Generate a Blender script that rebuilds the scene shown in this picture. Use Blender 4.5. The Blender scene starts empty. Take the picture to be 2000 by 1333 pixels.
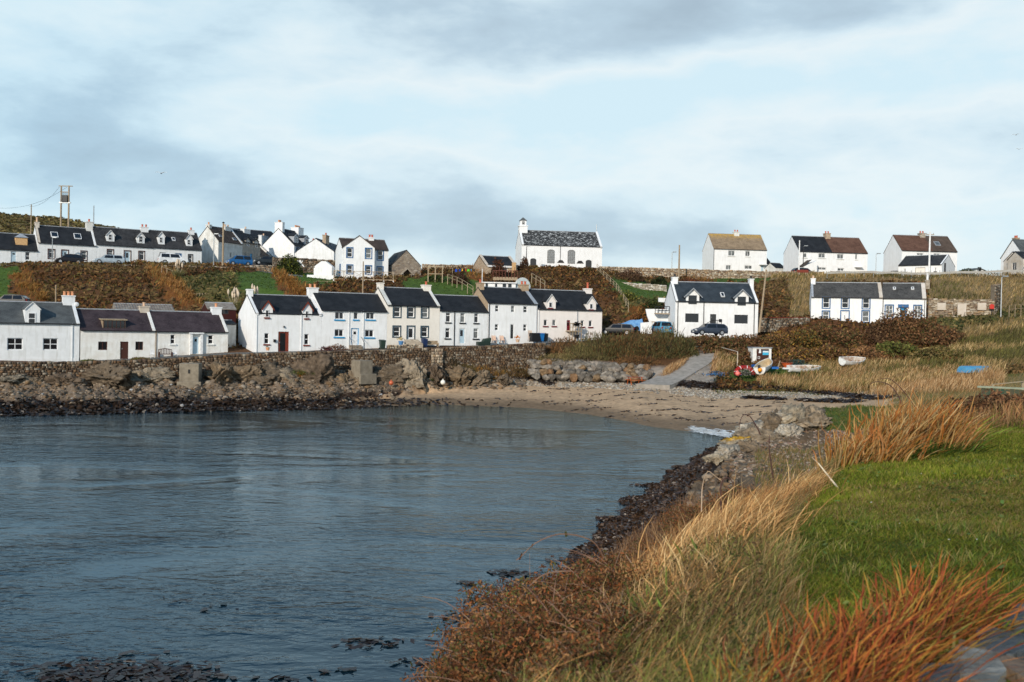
import bpy, math, random
import numpy as np
from mathutils import Vector, Matrix
from mathutils.bvhtree import BVHTree
random.seed(7); rng = np.random.default_rng(11)
sc = bpy.context.scene
COL = sc.collection
PI = math.pi
# ------------------------------------------------------------------ camera
F = 1944.0; H = 8.0
PITCH = math.atan(26.5 / F); ROLL = math.radians(1.1)
_f = Vector((0, math.cos(PITCH), -math.sin(PITCH)))
_u0 = Vector((0, math.sin(PITCH), math.cos(PITCH))); _r0 = Vector((1, 0, 0))
_r = _r0 * math.cos(ROLL) + _u0 * math.sin(ROLL)
_u = _u0 * math.cos(ROLL) - _r0 * math.sin(ROLL)
CAMP = Vector((0, 0, H))
cam = bpy.data.cameras.new("camera"); camo = bpy.data.objects.new("camera", cam); COL.objects.link(camo)
cam.lens = 35.0; cam.sensor_width = 36.0; cam.clip_end = 3000; cam.clip_start = 0.1
M = Matrix(((_r.x, _u.x, -_f.x, 0), (_r.y, _u.y, -_f.y, 0), (_r.z, _u.z, -_f.z, H), (0, 0, 0, 1)))
camo.matrix_world = M
cam.dof.use_dof = True; cam.dof.focus_distance = 24.0; cam.dof.aperture_fstop = 3.2
sc.camera = camo
# ------------------------------------------------------------------ sun, sky, exposure
SUN_EL, SUN_AZ = math.radians(23), math.radians(204)      # compass-like: angle from +Y clockwise
sd = Vector((math.sin(SUN_AZ) * math.cos(SUN_EL), math.cos(SUN_AZ) * math.cos(SUN_EL), math.sin(SUN_EL)))
sun = bpy.data.lights.new("sun", 'SUN'); suno = bpy.data.objects.new("sun", sun); COL.objects.link(suno)
sun.energy = 3.8; sun.angle = math.radians(0.6); sun.color = (1.0, 0.89, 0.75)
suno.rotation_euler = sd.to_track_quat('Z', 'Y').to_euler()
suno.location = (0, 0, 60)
w = bpy.data.worlds.new("World"); sc.world = w; w.use_nodes = True
nt = w.node_tree; nt.nodes.clear()
def N(t, ty, **kw):
    n = t.nodes.new(ty)
    for k, v in kw.items(): setattr(n, k, v)
    return n
def L(t, a, b): t.links.new(a, b)
def mth(t, op, a, b=None, clamp=False):
    n = N(t, 'ShaderNodeMath', operation=op); n.use_clamp = clamp
    for i, v in enumerate((a, b)):
        if v is None: continue
        if isinstance(v, (int, float)): n.inputs[i].default_value = v
        else: L(t, v, n.inputs[i])
    return n.outputs[0]
def mixc(t, fac, a, b, mode='MIX'):
    n = N(t, 'ShaderNodeMix', data_type='RGBA', blend_type=mode)
    for i, v in ((0, fac), (6, a), (7, b)):
        if isinstance(v, (int, float)): n.inputs[i].default_value = v
        elif isinstance(v, tuple): n.inputs[i].default_value = (*v[:3], 1)
        else: L(t, v, n.inputs[i])
    return n.outputs[2]
def ramp(t, fac, stops):
    n = N(t, 'ShaderNodeValToRGB'); cr = n.color_ramp
    while len(cr.elements) < len(stops): cr.elements.new(.5)
    for e, (p, c) in zip(cr.elements, stops):
        e.position = p; e.color = (*c, 1) if isinstance(c, tuple) else (c, c, c, 1)
    L(t, fac, n.inputs[0]); return n.outputs[0]
def S(r, g, b):
    return tuple(((c / 255) / 12.92 if c / 255 <= .04045 else ((c / 255 + .055) / 1.055) ** 2.4) for c in (r, g, b))
bgn = N(nt, 'ShaderNodeBackground'); out = N(nt, 'ShaderNodeOutputWorld')
sky = N(nt, 'ShaderNodeTexSky', sky_type='NISHITA'); sky.sun_disc = False
sky.sun_elevation = SUN_EL; sky.sun_rotation = SUN_AZ; sky.air_density = 1.0; sky.dust_density = 1.5; sky.ozone_density = 2.0
tc = N(nt, 'ShaderNodeTexCoord'); sep = N(nt, 'ShaderNodeSeparateXYZ'); L(nt, tc.outputs['Generated'], sep.inputs[0])
az = mth(nt, 'ARCTAN2', sep.outputs[0], sep.outputs[1]); el = mth(nt, 'ARCSINE', sep.outputs[2])
mp = N(nt, 'ShaderNodeMapping'); L(nt, tc.outputs['Generated'], mp.inputs[0]); mp.inputs['Scale'].default_value = (1.0, 1.0, 2.6)
def fb(scale, det, rough, dist=.0, off=0):
    n = N(nt, 'ShaderNodeTexNoise'); n.inputs['Scale'].default_value = scale; n.inputs['Detail'].default_value = det
    n.inputs['Roughness'].default_value = rough; n.inputs['Distortion'].default_value = dist
    m2 = N(nt, 'ShaderNodeVectorMath', operation='ADD'); L(nt, mp.outputs[0], m2.inputs[0]); m2.inputs[1].default_value = (off, off * .7, off * .3)
    L(nt, m2.outputs[0], n.inputs['Vector']); return n.outputs['Fac']
big = fb(2.2, 4, .5, .3, 3.1); fine = fb(6.0, 5, .5, .2, 9.0)
nz = mth(nt, 'ADD', mth(nt, 'ADD', mth(nt, 'MULTIPLY', big, .5), mth(nt, 'MULTIPLY', fine, .35)), mth(nt, 'MULTIPLY', fb(13.0, 6, .6, .2, 4.0), .15))
def blob(px, py, sx, sy, amp):                 # a bank of cloud at a compass bearing and height above the horizon
    a = math.atan((px - 1000) / F); e = math.atan((640 - py) / F)
    q = mth(nt, 'ADD', mth(nt, 'POWER', mth(nt, 'DIVIDE', mth(nt, 'ABSOLUTE', mth(nt, 'SUBTRACT', az, a)), sx / F), 2.0),
            mth(nt, 'POWER', mth(nt, 'DIVIDE', mth(nt, 'ABSOLUTE', mth(nt, 'SUBTRACT', el, e)), sy / F), 2.0))
    return mth(nt, 'MULTIPLY', mth(nt, 'EXPONENT', mth(nt, 'MULTIPLY', q, -1.0)), amp)
cov = mth(nt, 'SUBTRACT', nz, .5)
cov = mth(nt, 'MULTIPLY', cov, 3.2)
for b in ((1120, 70, 330, 100, .30), (700, -20, 300, 80, .20), (1650, 30, 480, 60, .26), (150, 150, 300, 130, .20), (300, 370, 280, 90, .42), (1820, 290, 260, 80, .50),
          (1100, 440, 620, 70, .28), (950, 245, 420, 75, -.42), (520, 300, 170, 60, -.12), (1500, 170, 300, 50, -.30), (420, 40, 110, 60, -.22), (60, 20, 200, 60, .05)):
    cov = mth(nt, 'ADD', cov, blob(*b))
cov = mth(nt, 'ADD', cov, .31)
thick = ramp(nt, cov, [(0.0, S(210, 234, 245)), (.28, S(228, 240, 245)), (.48, S(212, 231, 241)), (.70, S(186, 208, 223)), (1.0, S(168, 188, 203))])
# left part of the sky is bluer
blu = mth(nt, 'MULTIPLY', mth(nt, 'MULTIPLY', mth(nt, 'SUBTRACT', -.1, az), 1.6, True), 1.0, True)
thick = mixc(nt, mth(nt, 'MULTIPLY', blu, .8), thick, mixc(nt, 1.0, thick, (.74, .93, 1.03), 'MULTIPLY'))
# unseen sky overhead tinted dark and blue, added for deeper shade and bluer water
hi = mth(nt, 'MULTIPLY', mth(nt, 'SUBTRACT', el, .34), 3.0, True)
thick = mixc(nt, hi, thick, mixc(nt, 1.0, thick, (.07, .27, .50), 'MULTIPLY'))
c10 = mixc(nt, 1.0, thick, (10.2, 10.15, 10.0), 'MULTIPLY')
L(nt, mixc(nt, .90, sky.outputs[0], c10), bgn.inputs[0]); bgn.inputs[1].default_value = 0.1
L(nt, bgn.outputs[0], out.inputs[0])
sc.view_settings.view_transform = 'Standard'; sc.view_settings.look = 'None'; sc.view_settings.gamma = 1
sc.view_settings.exposure = 0.10
try:
    sc.cycles.use_denoising = True; sc.cycles.denoiser = 'OPENIMAGEDENOISE'
except Exception: pass
sc.cycles.max_bounces = 6; sc.cycles.sample_clamp_indirect = 8
sc.cycles.use_adaptive_sampling = True; sc.cycles.adaptive_threshold = .02
# ------------------------------------------------------------------ photo geometry helpers
def ray(px, py):
    return _f + _r * ((px - 1000) / F) + _u * (-(py - 666.5) / F)
def P(px, py, D):
    d = ray(px, py); return CAMP + d * (D / d.y)
def zat(x, y, py):
    b = -(py - 666.5) / F
    num = -(x * (_u.x - b * _f.x) + y * (_u.y - b * _f.y))
    return H + num / (_u.z - b * _f.z)
def proj(p):
    v = Vector(p) - CAMP; d = v.dot(_f); return 1000 + F * v.dot(_r) / d, 666.5 - F * v.dot(_u) / d
def projn(A):
    v = A - np.array([0, 0, H]); r = np.array(_r); u = np.array(_u); f = np.array(_f)
    d = np.maximum(v @ f, 1e-3); return 1000 + F * (v @ r) / d, 666.5 - F * (v @ u) / d
def X(px, D): return (px - 1000) / F * D
def inpoly(px, py, poly):
    c = np.zeros(px.shape, bool); n = len(poly); j = n - 1
    for i in range(n):
        xi, yi = poly[i]; xj, yj = poly[j]
        if yi != yj:
            c ^= ((yi > py) != (yj > py)) & (px < (xj - xi) * (py - yi) / (yj - yi) + xi)
        j = i
    return c
def _h(ix, iy, s):
    h = (ix * 374761393 + iy * 668265263 + s * 974634777) & 0xFFFFFFFF
    h = ((h ^ (h >> 13)) * 1274126177) & 0xFFFFFFFF
    return ((h ^ (h >> 16)) & 0xFFFF) / 65535.0
def vn(x, y, s=0):
    x = np.asarray(x, float); y = np.asarray(y, float)
    ix = np.floor(x).astype(np.int64); iy = np.floor(y).astype(np.int64); fx = x - ix; fy = y - iy
    fx = fx * fx * (3 - 2 * fx); fy = fy * fy * (3 - 2 * fy)
    a, b, c, d = _h(ix, iy, s), _h(ix + 1, iy, s), _h(ix, iy + 1, s), _h(ix + 1, iy + 1, s)
    return (a * (1 - fx) + b * fx) * (1 - fy) + (c * (1 - fx) + d * fx) * fy
def fbm(x, y, o=4, s=0):
    r = 0; a = .5; t = 0
    for i in range(o):
        r = r + a * vn(x * 2 ** i, y * 2 ** i, s + i); t += a; a *= .55
    return r / t * 2 - 1
# ------------------------------------------------------------------ materials
MATS = {}
def newmat(name):
    m = bpy.data.materials.new(name); m.use_nodes = True; t = m.node_tree
    b = t.nodes['Principled BSDF']; MATS[name] = m; return m, t, b
def noi(t, vec, scale, det=4, rough=.55):
    n = N(t, 'ShaderNodeTexNoise'); n.inputs['Scale'].default_value = scale; n.inputs['Detail'].default_value = det
    n.inputs['Roughness'].default_value = rough; L(t, vec, n.inputs['Vector']); return n.outputs['Fac']
def bumpn(t, b, h, st, dist=.05):
    n = N(t, 'ShaderNodeBump'); n.inputs['Strength'].default_value = st; n.inputs['Distance'].default_value = dist
    L(t, h, n.inputs['Height']); L(t, n.outputs[0], b.inputs['Normal'])
def pmat(name, c, c2=None, scale=3.0, rough=.8, bump=.15, bs=None, metal=0, spec=.3, world=False, streak=0):
    m, t, b = newmat(name)
    g = N(t, 'ShaderNodeTexCoord'); vec = g.outputs['Object']
    if world:
        gg = N(t, 'ShaderNodeNewGeometry'); vec = gg.outputs['Position']
    c2 = c2 or tuple(x * .7 for x in c)
    f = noi(t, vec, scale, 6, .6)
    col = mixc(t, ramp(t, f, [(.35, 0.0), (.68, 1.0)]), c, c2)
    if streak:
        mpn = N(t, 'ShaderNodeMapping'); L(t, vec, mpn.inputs[0]); mpn.inputs['Scale'].default_value = (2.2, 2.2, .35)
        f2 = noi(t, mpn.outputs[0], 1.5, 5, .6)
        col = mixc(t, mth(t, 'MULTIPLY', ramp(t, f2, [(.5, 0.0), (.75, 1.0)]), streak), col, tuple(x * y for x, y in zip(c, (.62, .60, .55))))
    L(t, col, b.inputs['Base Color']); b.inputs['Roughness'].default_value = rough
    b.inputs['Metallic'].default_value = metal; b.inputs['Specular IOR Level'].default_value = spec
    if bump: bumpn(t, b, noi(t, vec, bs or scale * 4, 4), bump)
    return m
def attrmat(name, rough=.85, bump=.0, bs=8, trans=0.0, var=.25, vs=4.0, spec=.2):
    m, t, b = newmat(name)
    a = N(t, 'ShaderNodeAttribute', attribute_name='Col'); gg = N(t, 'ShaderNodeNewGeometry'); vec = gg.outputs['Position']
    f = ramp(t, noi(t, vec, vs, 5, .65), [(.3, 1 - var), (.7, 1 + var)])
    col = mixc(t, 1.0, a.outputs['Color'], f, 'MULTIPLY')
    L(t, col, b.inputs['Base Color']); b.inputs['Roughness'].default_value = rough; b.inputs['Specular IOR Level'].default_value = spec
    if bump: bumpn(t, b, noi(t, vec, bs, 6, .65), bump, .2)
    if trans:
        tr = N(t, 'ShaderNodeBsdfTranslucent'); L(t, col, tr.inputs[0]); mx = N(t, 'ShaderNodeMixShader'); mx.inputs[0].default_value = trans
        L(t, b.outputs[0], mx.inputs[1]); L(t, tr.outputs[0], mx.inputs[2]); L(t, mx.outputs[0], t.nodes['Material Output'].inputs[0])
    return m
def slate(name, c1, c2, moss=None, lich=None, swap=False, ls=4.2, bw=.32, rh=.17):
    m, t, b = newmat(name)
    g = N(t, 'ShaderNodeTexCoord'); vec = g.outputs['Object']
    if swap:
        s = N(t, 'ShaderNodeSeparateXYZ'); L(t, vec, s.inputs[0]); cb = N(t, 'ShaderNodeCombineXYZ')
        L(t, s.outputs[1], cb.inputs[0]); L(t, s.outputs[0], cb.inputs[1]); v2 = cb.outputs[0]
    else: v2 = vec
    br = N(t, 'ShaderNodeTexBrick'); L(t, v2, br.inputs['Vector']); br.inputs['Scale'].default_value = 1
    br.inputs['Color1'].default_value = (*c1, 1); br.inputs['Color2'].default_value = (*c2, 1)
    br.inputs['Mortar'].default_value = (*[x * .45 for x in c1], 1); br.inputs['Mortar Size'].default_value = .012
    br.inputs['Brick Width'].default_value = bw; br.inputs['Row Height'].default_value = rh; br.offset = .5
    col = mixc(t, ramp(t, noi(t, vec, .9, 5), [(.35, 0.0), (.7, .55)]), br.outputs['Color'], tuple(min(1, x * 1.6 + .01) for x in c2))
    if moss:
        s3 = N(t, 'ShaderNodeSeparateXYZ'); L(t, vec, s3.inputs[0])
        mk = mth(t, 'ADD', mth(t, 'MULTIPLY', mth(t, 'SUBTRACT', s3.outputs[2], moss[1]), moss[2]), mth(t, 'MULTIPLY', mth(t, 'SUBTRACT', noi(t, vec, 2.5, 5), .5), 2.2), True)
        col = mixc(t, mk, col, moss[0])
    if lich:
        mpn = N(t, 'ShaderNodeMapping'); L(t, vec, mpn.inputs[0]); mpn.inputs['Scale'].default_value = (1.0, 3.0, 1.0)
        lk = ramp(t, noi(t, mpn.outputs[0], ls, 5, .75), [(.55, 0.0), (.60, 1.0)])
        col = mixc(t, mth(t, 'MULTIPLY', lk, lich[1]), col, lich[0])
    L(t, col, b.inputs['Base Color']); b.inputs['Roughness'].default_value = .75; b.inputs['Specular IOR Level'].default_value = .2
    bumpn(t, b, br.outputs['Fac'], .5, -.03)
    return m
def stone(name, cs, mortar, sx=2.6, sz=5.0, mw=.07):
    m, t, b = newmat(name)
    g = N(t, 'ShaderNodeTexCoord'); mpn = N(t, 'ShaderNodeMapping'); L(t, g.outputs['Object'], mpn.inputs[0]); mpn.inputs['Scale'].default_value = (sx, sx, sz)
    v = N(t, 'ShaderNodeTexVoronoi'); L(t, mpn.outputs[0], v.inputs['Vector']); v.inputs['Scale'].default_value = 1
    e = N(t, 'ShaderNodeTexVoronoi', feature='DISTANCE_TO_EDGE'); L(t, mpn.outputs[0], e.inputs['Vector']); e.inputs['Scale'].default_value = 1
    s = N(t, 'ShaderNodeSeparateColor'); L(t, v.outputs['Color'], s.inputs[0])
    col = ramp(t, s.outputs[0], [(i / (len(cs) - 1), c) for i, c in enumerate(cs)])
    col = mixc(t, mth(t, 'MULTIPLY', noi(t, g.outputs['Object'], 6, 5), .6), col, (.05, .04, .03), 'MULTIPLY') if 0 else col
    mk = ramp(t, e.outputs['Distance'], [(mw * .4, 1.0), (mw, 0.0)])
    col = mixc(t, mk, col, mortar)
    L(t, col, b.inputs['Base Color']); b.inputs['Roughness'].default_value = .9
    bumpn(t, b, mth(t, 'ADD', ramp(t, e.outputs['Distance'], [(0, 0.0), (.2, 1.0)]), noi(t, g.outputs['Object'], 12, 4)), .6, .06)
    return m
WHITE = pmat('white_harling', (.74, .76, .78), (.65, .67, .68), 1.3, .9, .25, 30, streak=.6)
WHITE2 = pmat('bright_white_render', (.77, .785, .80), (.70, .71, .72), .9, .9, .2, 30, streak=.4)
OLDW = pmat('rough_lime_wash', (.75, .76, .75), (.64, .62, .58), 1.1, .95, .6, 7, streak=.6)
GREYW = pmat('weathered_white_render', (.70, .70, .68), (.50, .50, .47), .8, .95, .3, 20, streak=.9)
CREAM = pmat('cream_render', (.76, .72, .66), (.70, .66, .60), 1.2, .9, .2, 30, streak=.2)
PINK = pmat('pale_pink_render', (.78, .735, .71), (.72, .68, .65), 1.2, .9, .2, 30, streak=.2)
TAN = pmat('grey_harled_render', (.40, .37, .32), (.30, .28, .25), 2, .95, .4, 20, streak=.4)
PUTTY = pmat('patched_cement_render', (.45, .38, .30), (.60, .55, .50), .7, .95, .3, 20)
WFR = pmat('white_painted_frame', (.80, .81, .82), None, 5, .5, 0, spec=.5)
def paint(name, *c, rough=.5): return pmat(name, S(*c), tuple(x * .8 for x in S(*c)), 6, rough, .05, 20)
BLUE = paint('bright_blue_paint', 40, 150, 205); DBLUE = paint('deep_blue_paint', 38, 92, 140); TEAL = paint('slate_blue_paint', 48, 70, 84)
REDB = paint('oxide_red_paint', 120, 52, 36); BROWN = paint('dark_brown_paint', 70, 40, 32); BLACK = paint('black_paint', 24, 24, 27)
DGREY = paint('dark_grey_paint', 56, 58, 60); PALEB = paint('pale_blue_paint', 176, 200, 214); CRIM = paint('crimson_paint', 110, 26, 34)
MAROON = paint('dark_maroon_boards', 62, 26, 22); LEAD = pmat('lead_flashing', (.35, .38, .42), (.25, .27, .30), 3, .5, .1)
WOOD = pmat('weathered_timber', (.36, .28, .19), (.24, .18, .12), 6, .85, .3, 30)
NEWW = pmat('fresh_pine_boards', (.62, .40, .20), (.50, .30, .14), 5, .8, .2, 30)
POT = pmat('terracotta', (.55, .22, .10), (.62, .34, .20), 5, .85, .1); POTP = pmat('buff_clay', (.62, .42, .28), (.5, .34, .24), 5, .85, .1)
REDP = pmat('red_clay', (.42, .09, .05), (.5, .14, .08), 5, .8, .1)
CONC = pmat('concrete', (.25, .215, .165), (.17, .145, .11), 2.0, .95, .3, 15, streak=.5)
TAR = pmat('worn_tarmac', (.11, .108, .10), (.16, .155, .14), 1.4, .92, .2, 20, world=True)
GALV = pmat('galvanised_steel', (.42, .44, .45), (.32, .34, .35), 5, .45, .05, metal=.6)
PLAST = lambda n, *c: pmat(n, S(*c), tuple(x * .85 for x in S(*c)), 4, .45, .0, spec=.5)
SL_BLACK = slate('dark_slate', (.011, .0125, .0155), (.017, .019, .023)); SL_GREY = slate('grey_slate', (.060, .065, .068), (.082, .09, .092))
SL_MED = slate('worn_slate', (.018, .018, .020), (.032, .032, .034), lich=((.14, .14, .135), .35)); SL_PURP = slate('purple_slate', (.026, .017, .021), (.044, .031, .036), lich=((.12, .11, .11), .3))
SL_MOT = slate('mottled_slate', (.022, .022, .023), (.04, .04, .04), lich=((.60, .62, .62), .95), ls=1.7); SL_LIGHT = slate('weathered_grey_slate', (.035, .034, .034), (.062, .06, .058), lich=((.2, .2, .19), .45))
SL_BLUE = slate('blue_grey_slate', (.022, .030, .039), (.031, .041, .052))
T_BROWN = slate('brown_tile', (.085, .042, .028), (.115, .06, .04)); T_BR2 = slate('dark_brown_tile', (.062, .044, .033), (.085, .06, .046))
T_GOLD = slate('lichened_tile', (.20, .145, .095), (.25, .185, .12), moss=((.50, .30, .05), 6.9, .55)); T_EBR = slate('faded_brown_slate', (.04, .029, .024), (.06, .043, .035))
CORR = pmat('rusty_corrugated_sheet', (.30, .27, .23), (.16, .12, .10), 2, .7, .1)
ST_GREY = stone('grey_brown_rubble', [(.12, .10, .085), (.22, .18, .14), (.30, .25, .19), (.18, .13, .09), (.36, .32, .27)], (.20, .17, .14))
ST_TAN = stone('sandstone_rubble', [(.30, .22, .15), (.40, .30, .21), (.46, .37, .27), (.34, .23, .15)], (.35, .28, .20), 2.2, 5)
ST_PALE = stone('pale_rubble', [(.25, .21, .16), (.36, .31, .25), (.42, .37, .30), (.22, .17, .12), (.48, .44, .38)], (.30, .26, .21), 2.0, 6.5)
SANDB = pmat('sandstone_block', (.40, .30, .20), (.30, .22, .15), 3, .9, .4, 14)
GL, _t, _b = newmat('dark_window_glass'); _b.inputs['Base Color'].default_value = (.012, .013, .016, 1); _b.inputs['Roughness'].default_value = .06; _b.inputs['Specular IOR Level'].default_value = .6
GLC = pmat('curtained_glass', (.16, .17, .17), (.05, .055, .06), 2.2, .1, 0, spec=.6); GLP = pmat('pale_leaded_glass', (.22, .22, .215), (.14, .14, .14), 3, .25, 0, spec=.5)
VEG = attrmat('leafy_growth', .75, trans=.30, var=.30, vs=3.0); VEGD = attrmat('dry_stems', .7, trans=.22, var=.18, vs=5)
ROCKA = attrmat('shore_rock', .95, bump=1.0, bs=3.2, var=.55, vs=2.2)
STA = attrmat('laid_stone', .92, bump=.5, bs=9, var=.25, vs=6)
# ------------------------------------------------------------------ object helpers
def tag(o, label=None, cat=None, group=None, kind=None):
    if label: o['label'] = label
    if cat: o['category'] = cat
    if group: o['group'] = group
    if kind: o['kind'] = kind
    return o
def thing(name, label, cat, loc=(0, 0, 0), rz=0, group=None):
    o = bpy.data.objects.new(name, None); COL.objects.link(o); o.location = loc; o.rotation_euler = (0, 0, rz)
    o.empty_display_size = .2
    return tag(o, label, cat, group)
def copy_tree(o, parent=None):
    c = o.copy(); COL.objects.link(c); c.parent = parent
    for ch in list(o.children): copy_tree(ch, c)
    return c
class MB:
    def __init__(s): s.v = []; s.f = []
    def poly(s, pts):
        n = len(s.v); s.v += [tuple(p) for p in pts]; s.f.append(tuple(range(n, n + len(pts)))); return s
    def box(s, x0, y0, z0, x1, y1, z1):
        return s.hexa([(x0, y0, z0), (x1, y0, z0), (x1, y1, z0), (x0, y1, z0), (x0, y0, z1), (x1, y0, z1), (x1, y1, z1), (x0, y1, z1)])
    def hexa(s, p):
        n = len(s.v); s.v += [tuple(q) for q in p]
        s.f += [(n, n + 3, n + 2, n + 1), (n + 4, n + 5, n + 6, n + 7), (n, n + 1, n + 5, n + 4), (n + 1, n + 2, n + 6, n + 5), (n + 2, n + 3, n + 7, n + 6), (n + 3, n, n + 4, n + 7)]
        return s
    def slab(s, quad, t):            # four points of the top face, thickness downwards along the normal
        a, b, c, d = [Vector(q) for q in quad]; nrm = (b - a).cross(d - a).normalized() * -t
        return s.hexa([a + nrm, b + nrm, c + nrm, d + nrm, a, b, c, d])
    def tube(s, a, b, r0, r1=None, n=8, cap=True):
        a = Vector(a); b = Vector(b); r1 = r0 if r1 is None else r1; d = (b - a).normalized()
        q = d.orthogonal().normalized(); e = d.cross(q); k = len(s.v)
        for c, r in ((a, r0), (b, r1)):
            for i in range(n):
                t = 2 * PI * i / n; s.v.append(tuple(c + q * math.cos(t) * r + e * math.sin(t) * r))
        for i in range(n): s.f.append((k + i, k + (i + 1) % n, k + n + (i + 1) % n, k + n + i))
        if cap: s.f.append(tuple(range(k + n - 1, k - 1, -1))); s.f.append(tuple(range(k + n, k + 2 * n)))
        return s
    def pipe(s, pts, r, n=6):
        for i in range(len(pts) - 1):
            ra = r[i] if isinstance(r, (list, tuple)) else r; rb = r[i + 1] if isinstance(r, (list, tuple)) else r
            s.tube(pts[i], pts[i + 1], ra, rb, n)
        return s
    def lathe(s, prof, c=(0, 0, 0), n=12, axis='z'):
        k = len(s.v)
        for r, h in prof:
            for i in range(n):
                t = 2 * PI * i / n
                p = (r * math.cos(t), r * math.sin(t), h) if axis == 'z' else (r * math.cos(t), h, r * math.sin(t))
                s.v.append((c[0] + p[0], c[1] + p[1], c[2] + p[2]))
        m = len(prof)
        for j in range(m - 1):
            for i in range(n): s.f.append((k + j * n + i, k + j * n + (i + 1) % n, k + (j + 1) * n + (i + 1) % n, k + (j + 1) * n + i))
        s.f.append(tuple(range(k + n - 1, k - 1, -1))); s.f.append(tuple(range(k + (m - 1) * n, k + m * n)))
        return s
    def grid(s, rows, close=False):
        k = len(s.v); m = len(rows[0])
        for r in rows: s.v += [tuple(p) for p in r]
        for j in range(len(rows) - 1):
            for i in range(m - 1 + (1 if close else 0)):
                i2 = (i + 1) % m; s.f.append((k + j * m + i, k + j * m + i2, k + (j + 1) * m + i2, k + (j + 1) * m + i))
        return s
    def build(s, name, m, parent=None, smooth=False, bevel=0):
        me = bpy.data.meshes.new(name); me.from_pydata(s.v, [], s.f); me.update()
        me.materials.append(m)
        if smooth: me.shade_smooth()
        o = bpy.data.objects.new(name, me); COL.objects.link(o)
        if parent: o.parent = parent
        if bevel:
            md = o.modifiers.new('bevel', 'BEVEL'); md.width = bevel; md.segments = 2; md.limit_method = 'ANGLE'
        return o
def meshnp(name, V, Fc, mat, cols=None, smooth=False, parent=None):
    me = bpy.data.meshes.new(name); n = Fc.shape[1]
    me.vertices.add(len(V)); me.vertices.foreach_set('co', np.ascontiguousarray(V, dtype=np.float32).ravel())
    me.loops.add(Fc.size); me.loops.foreach_set('vertex_index', np.ascontiguousarray(Fc, dtype=np.int32).ravel())
    me.polygons.add(len(Fc)); me.polygons.foreach_set('loop_start', np.arange(0, Fc.size, n, dtype=np.int32))
    if smooth: me.polygons.foreach_set('use_smooth', np.ones(len(Fc), bool))
    me.update(calc_edges=True); me.materials.append(mat)
    if cols is not None:
        a = me.color_attributes.new('Col', 'FLOAT_COLOR', 'POINT'); c4 = np.ones((len(V), 4), np.float32); c4[:, :3] = cols
        a.data.foreach_set('color', c4.ravel())
    o = bpy.data.objects.new(name, me); COL.objects.link(o)
    if parent: o.parent = parent
    return o
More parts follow.
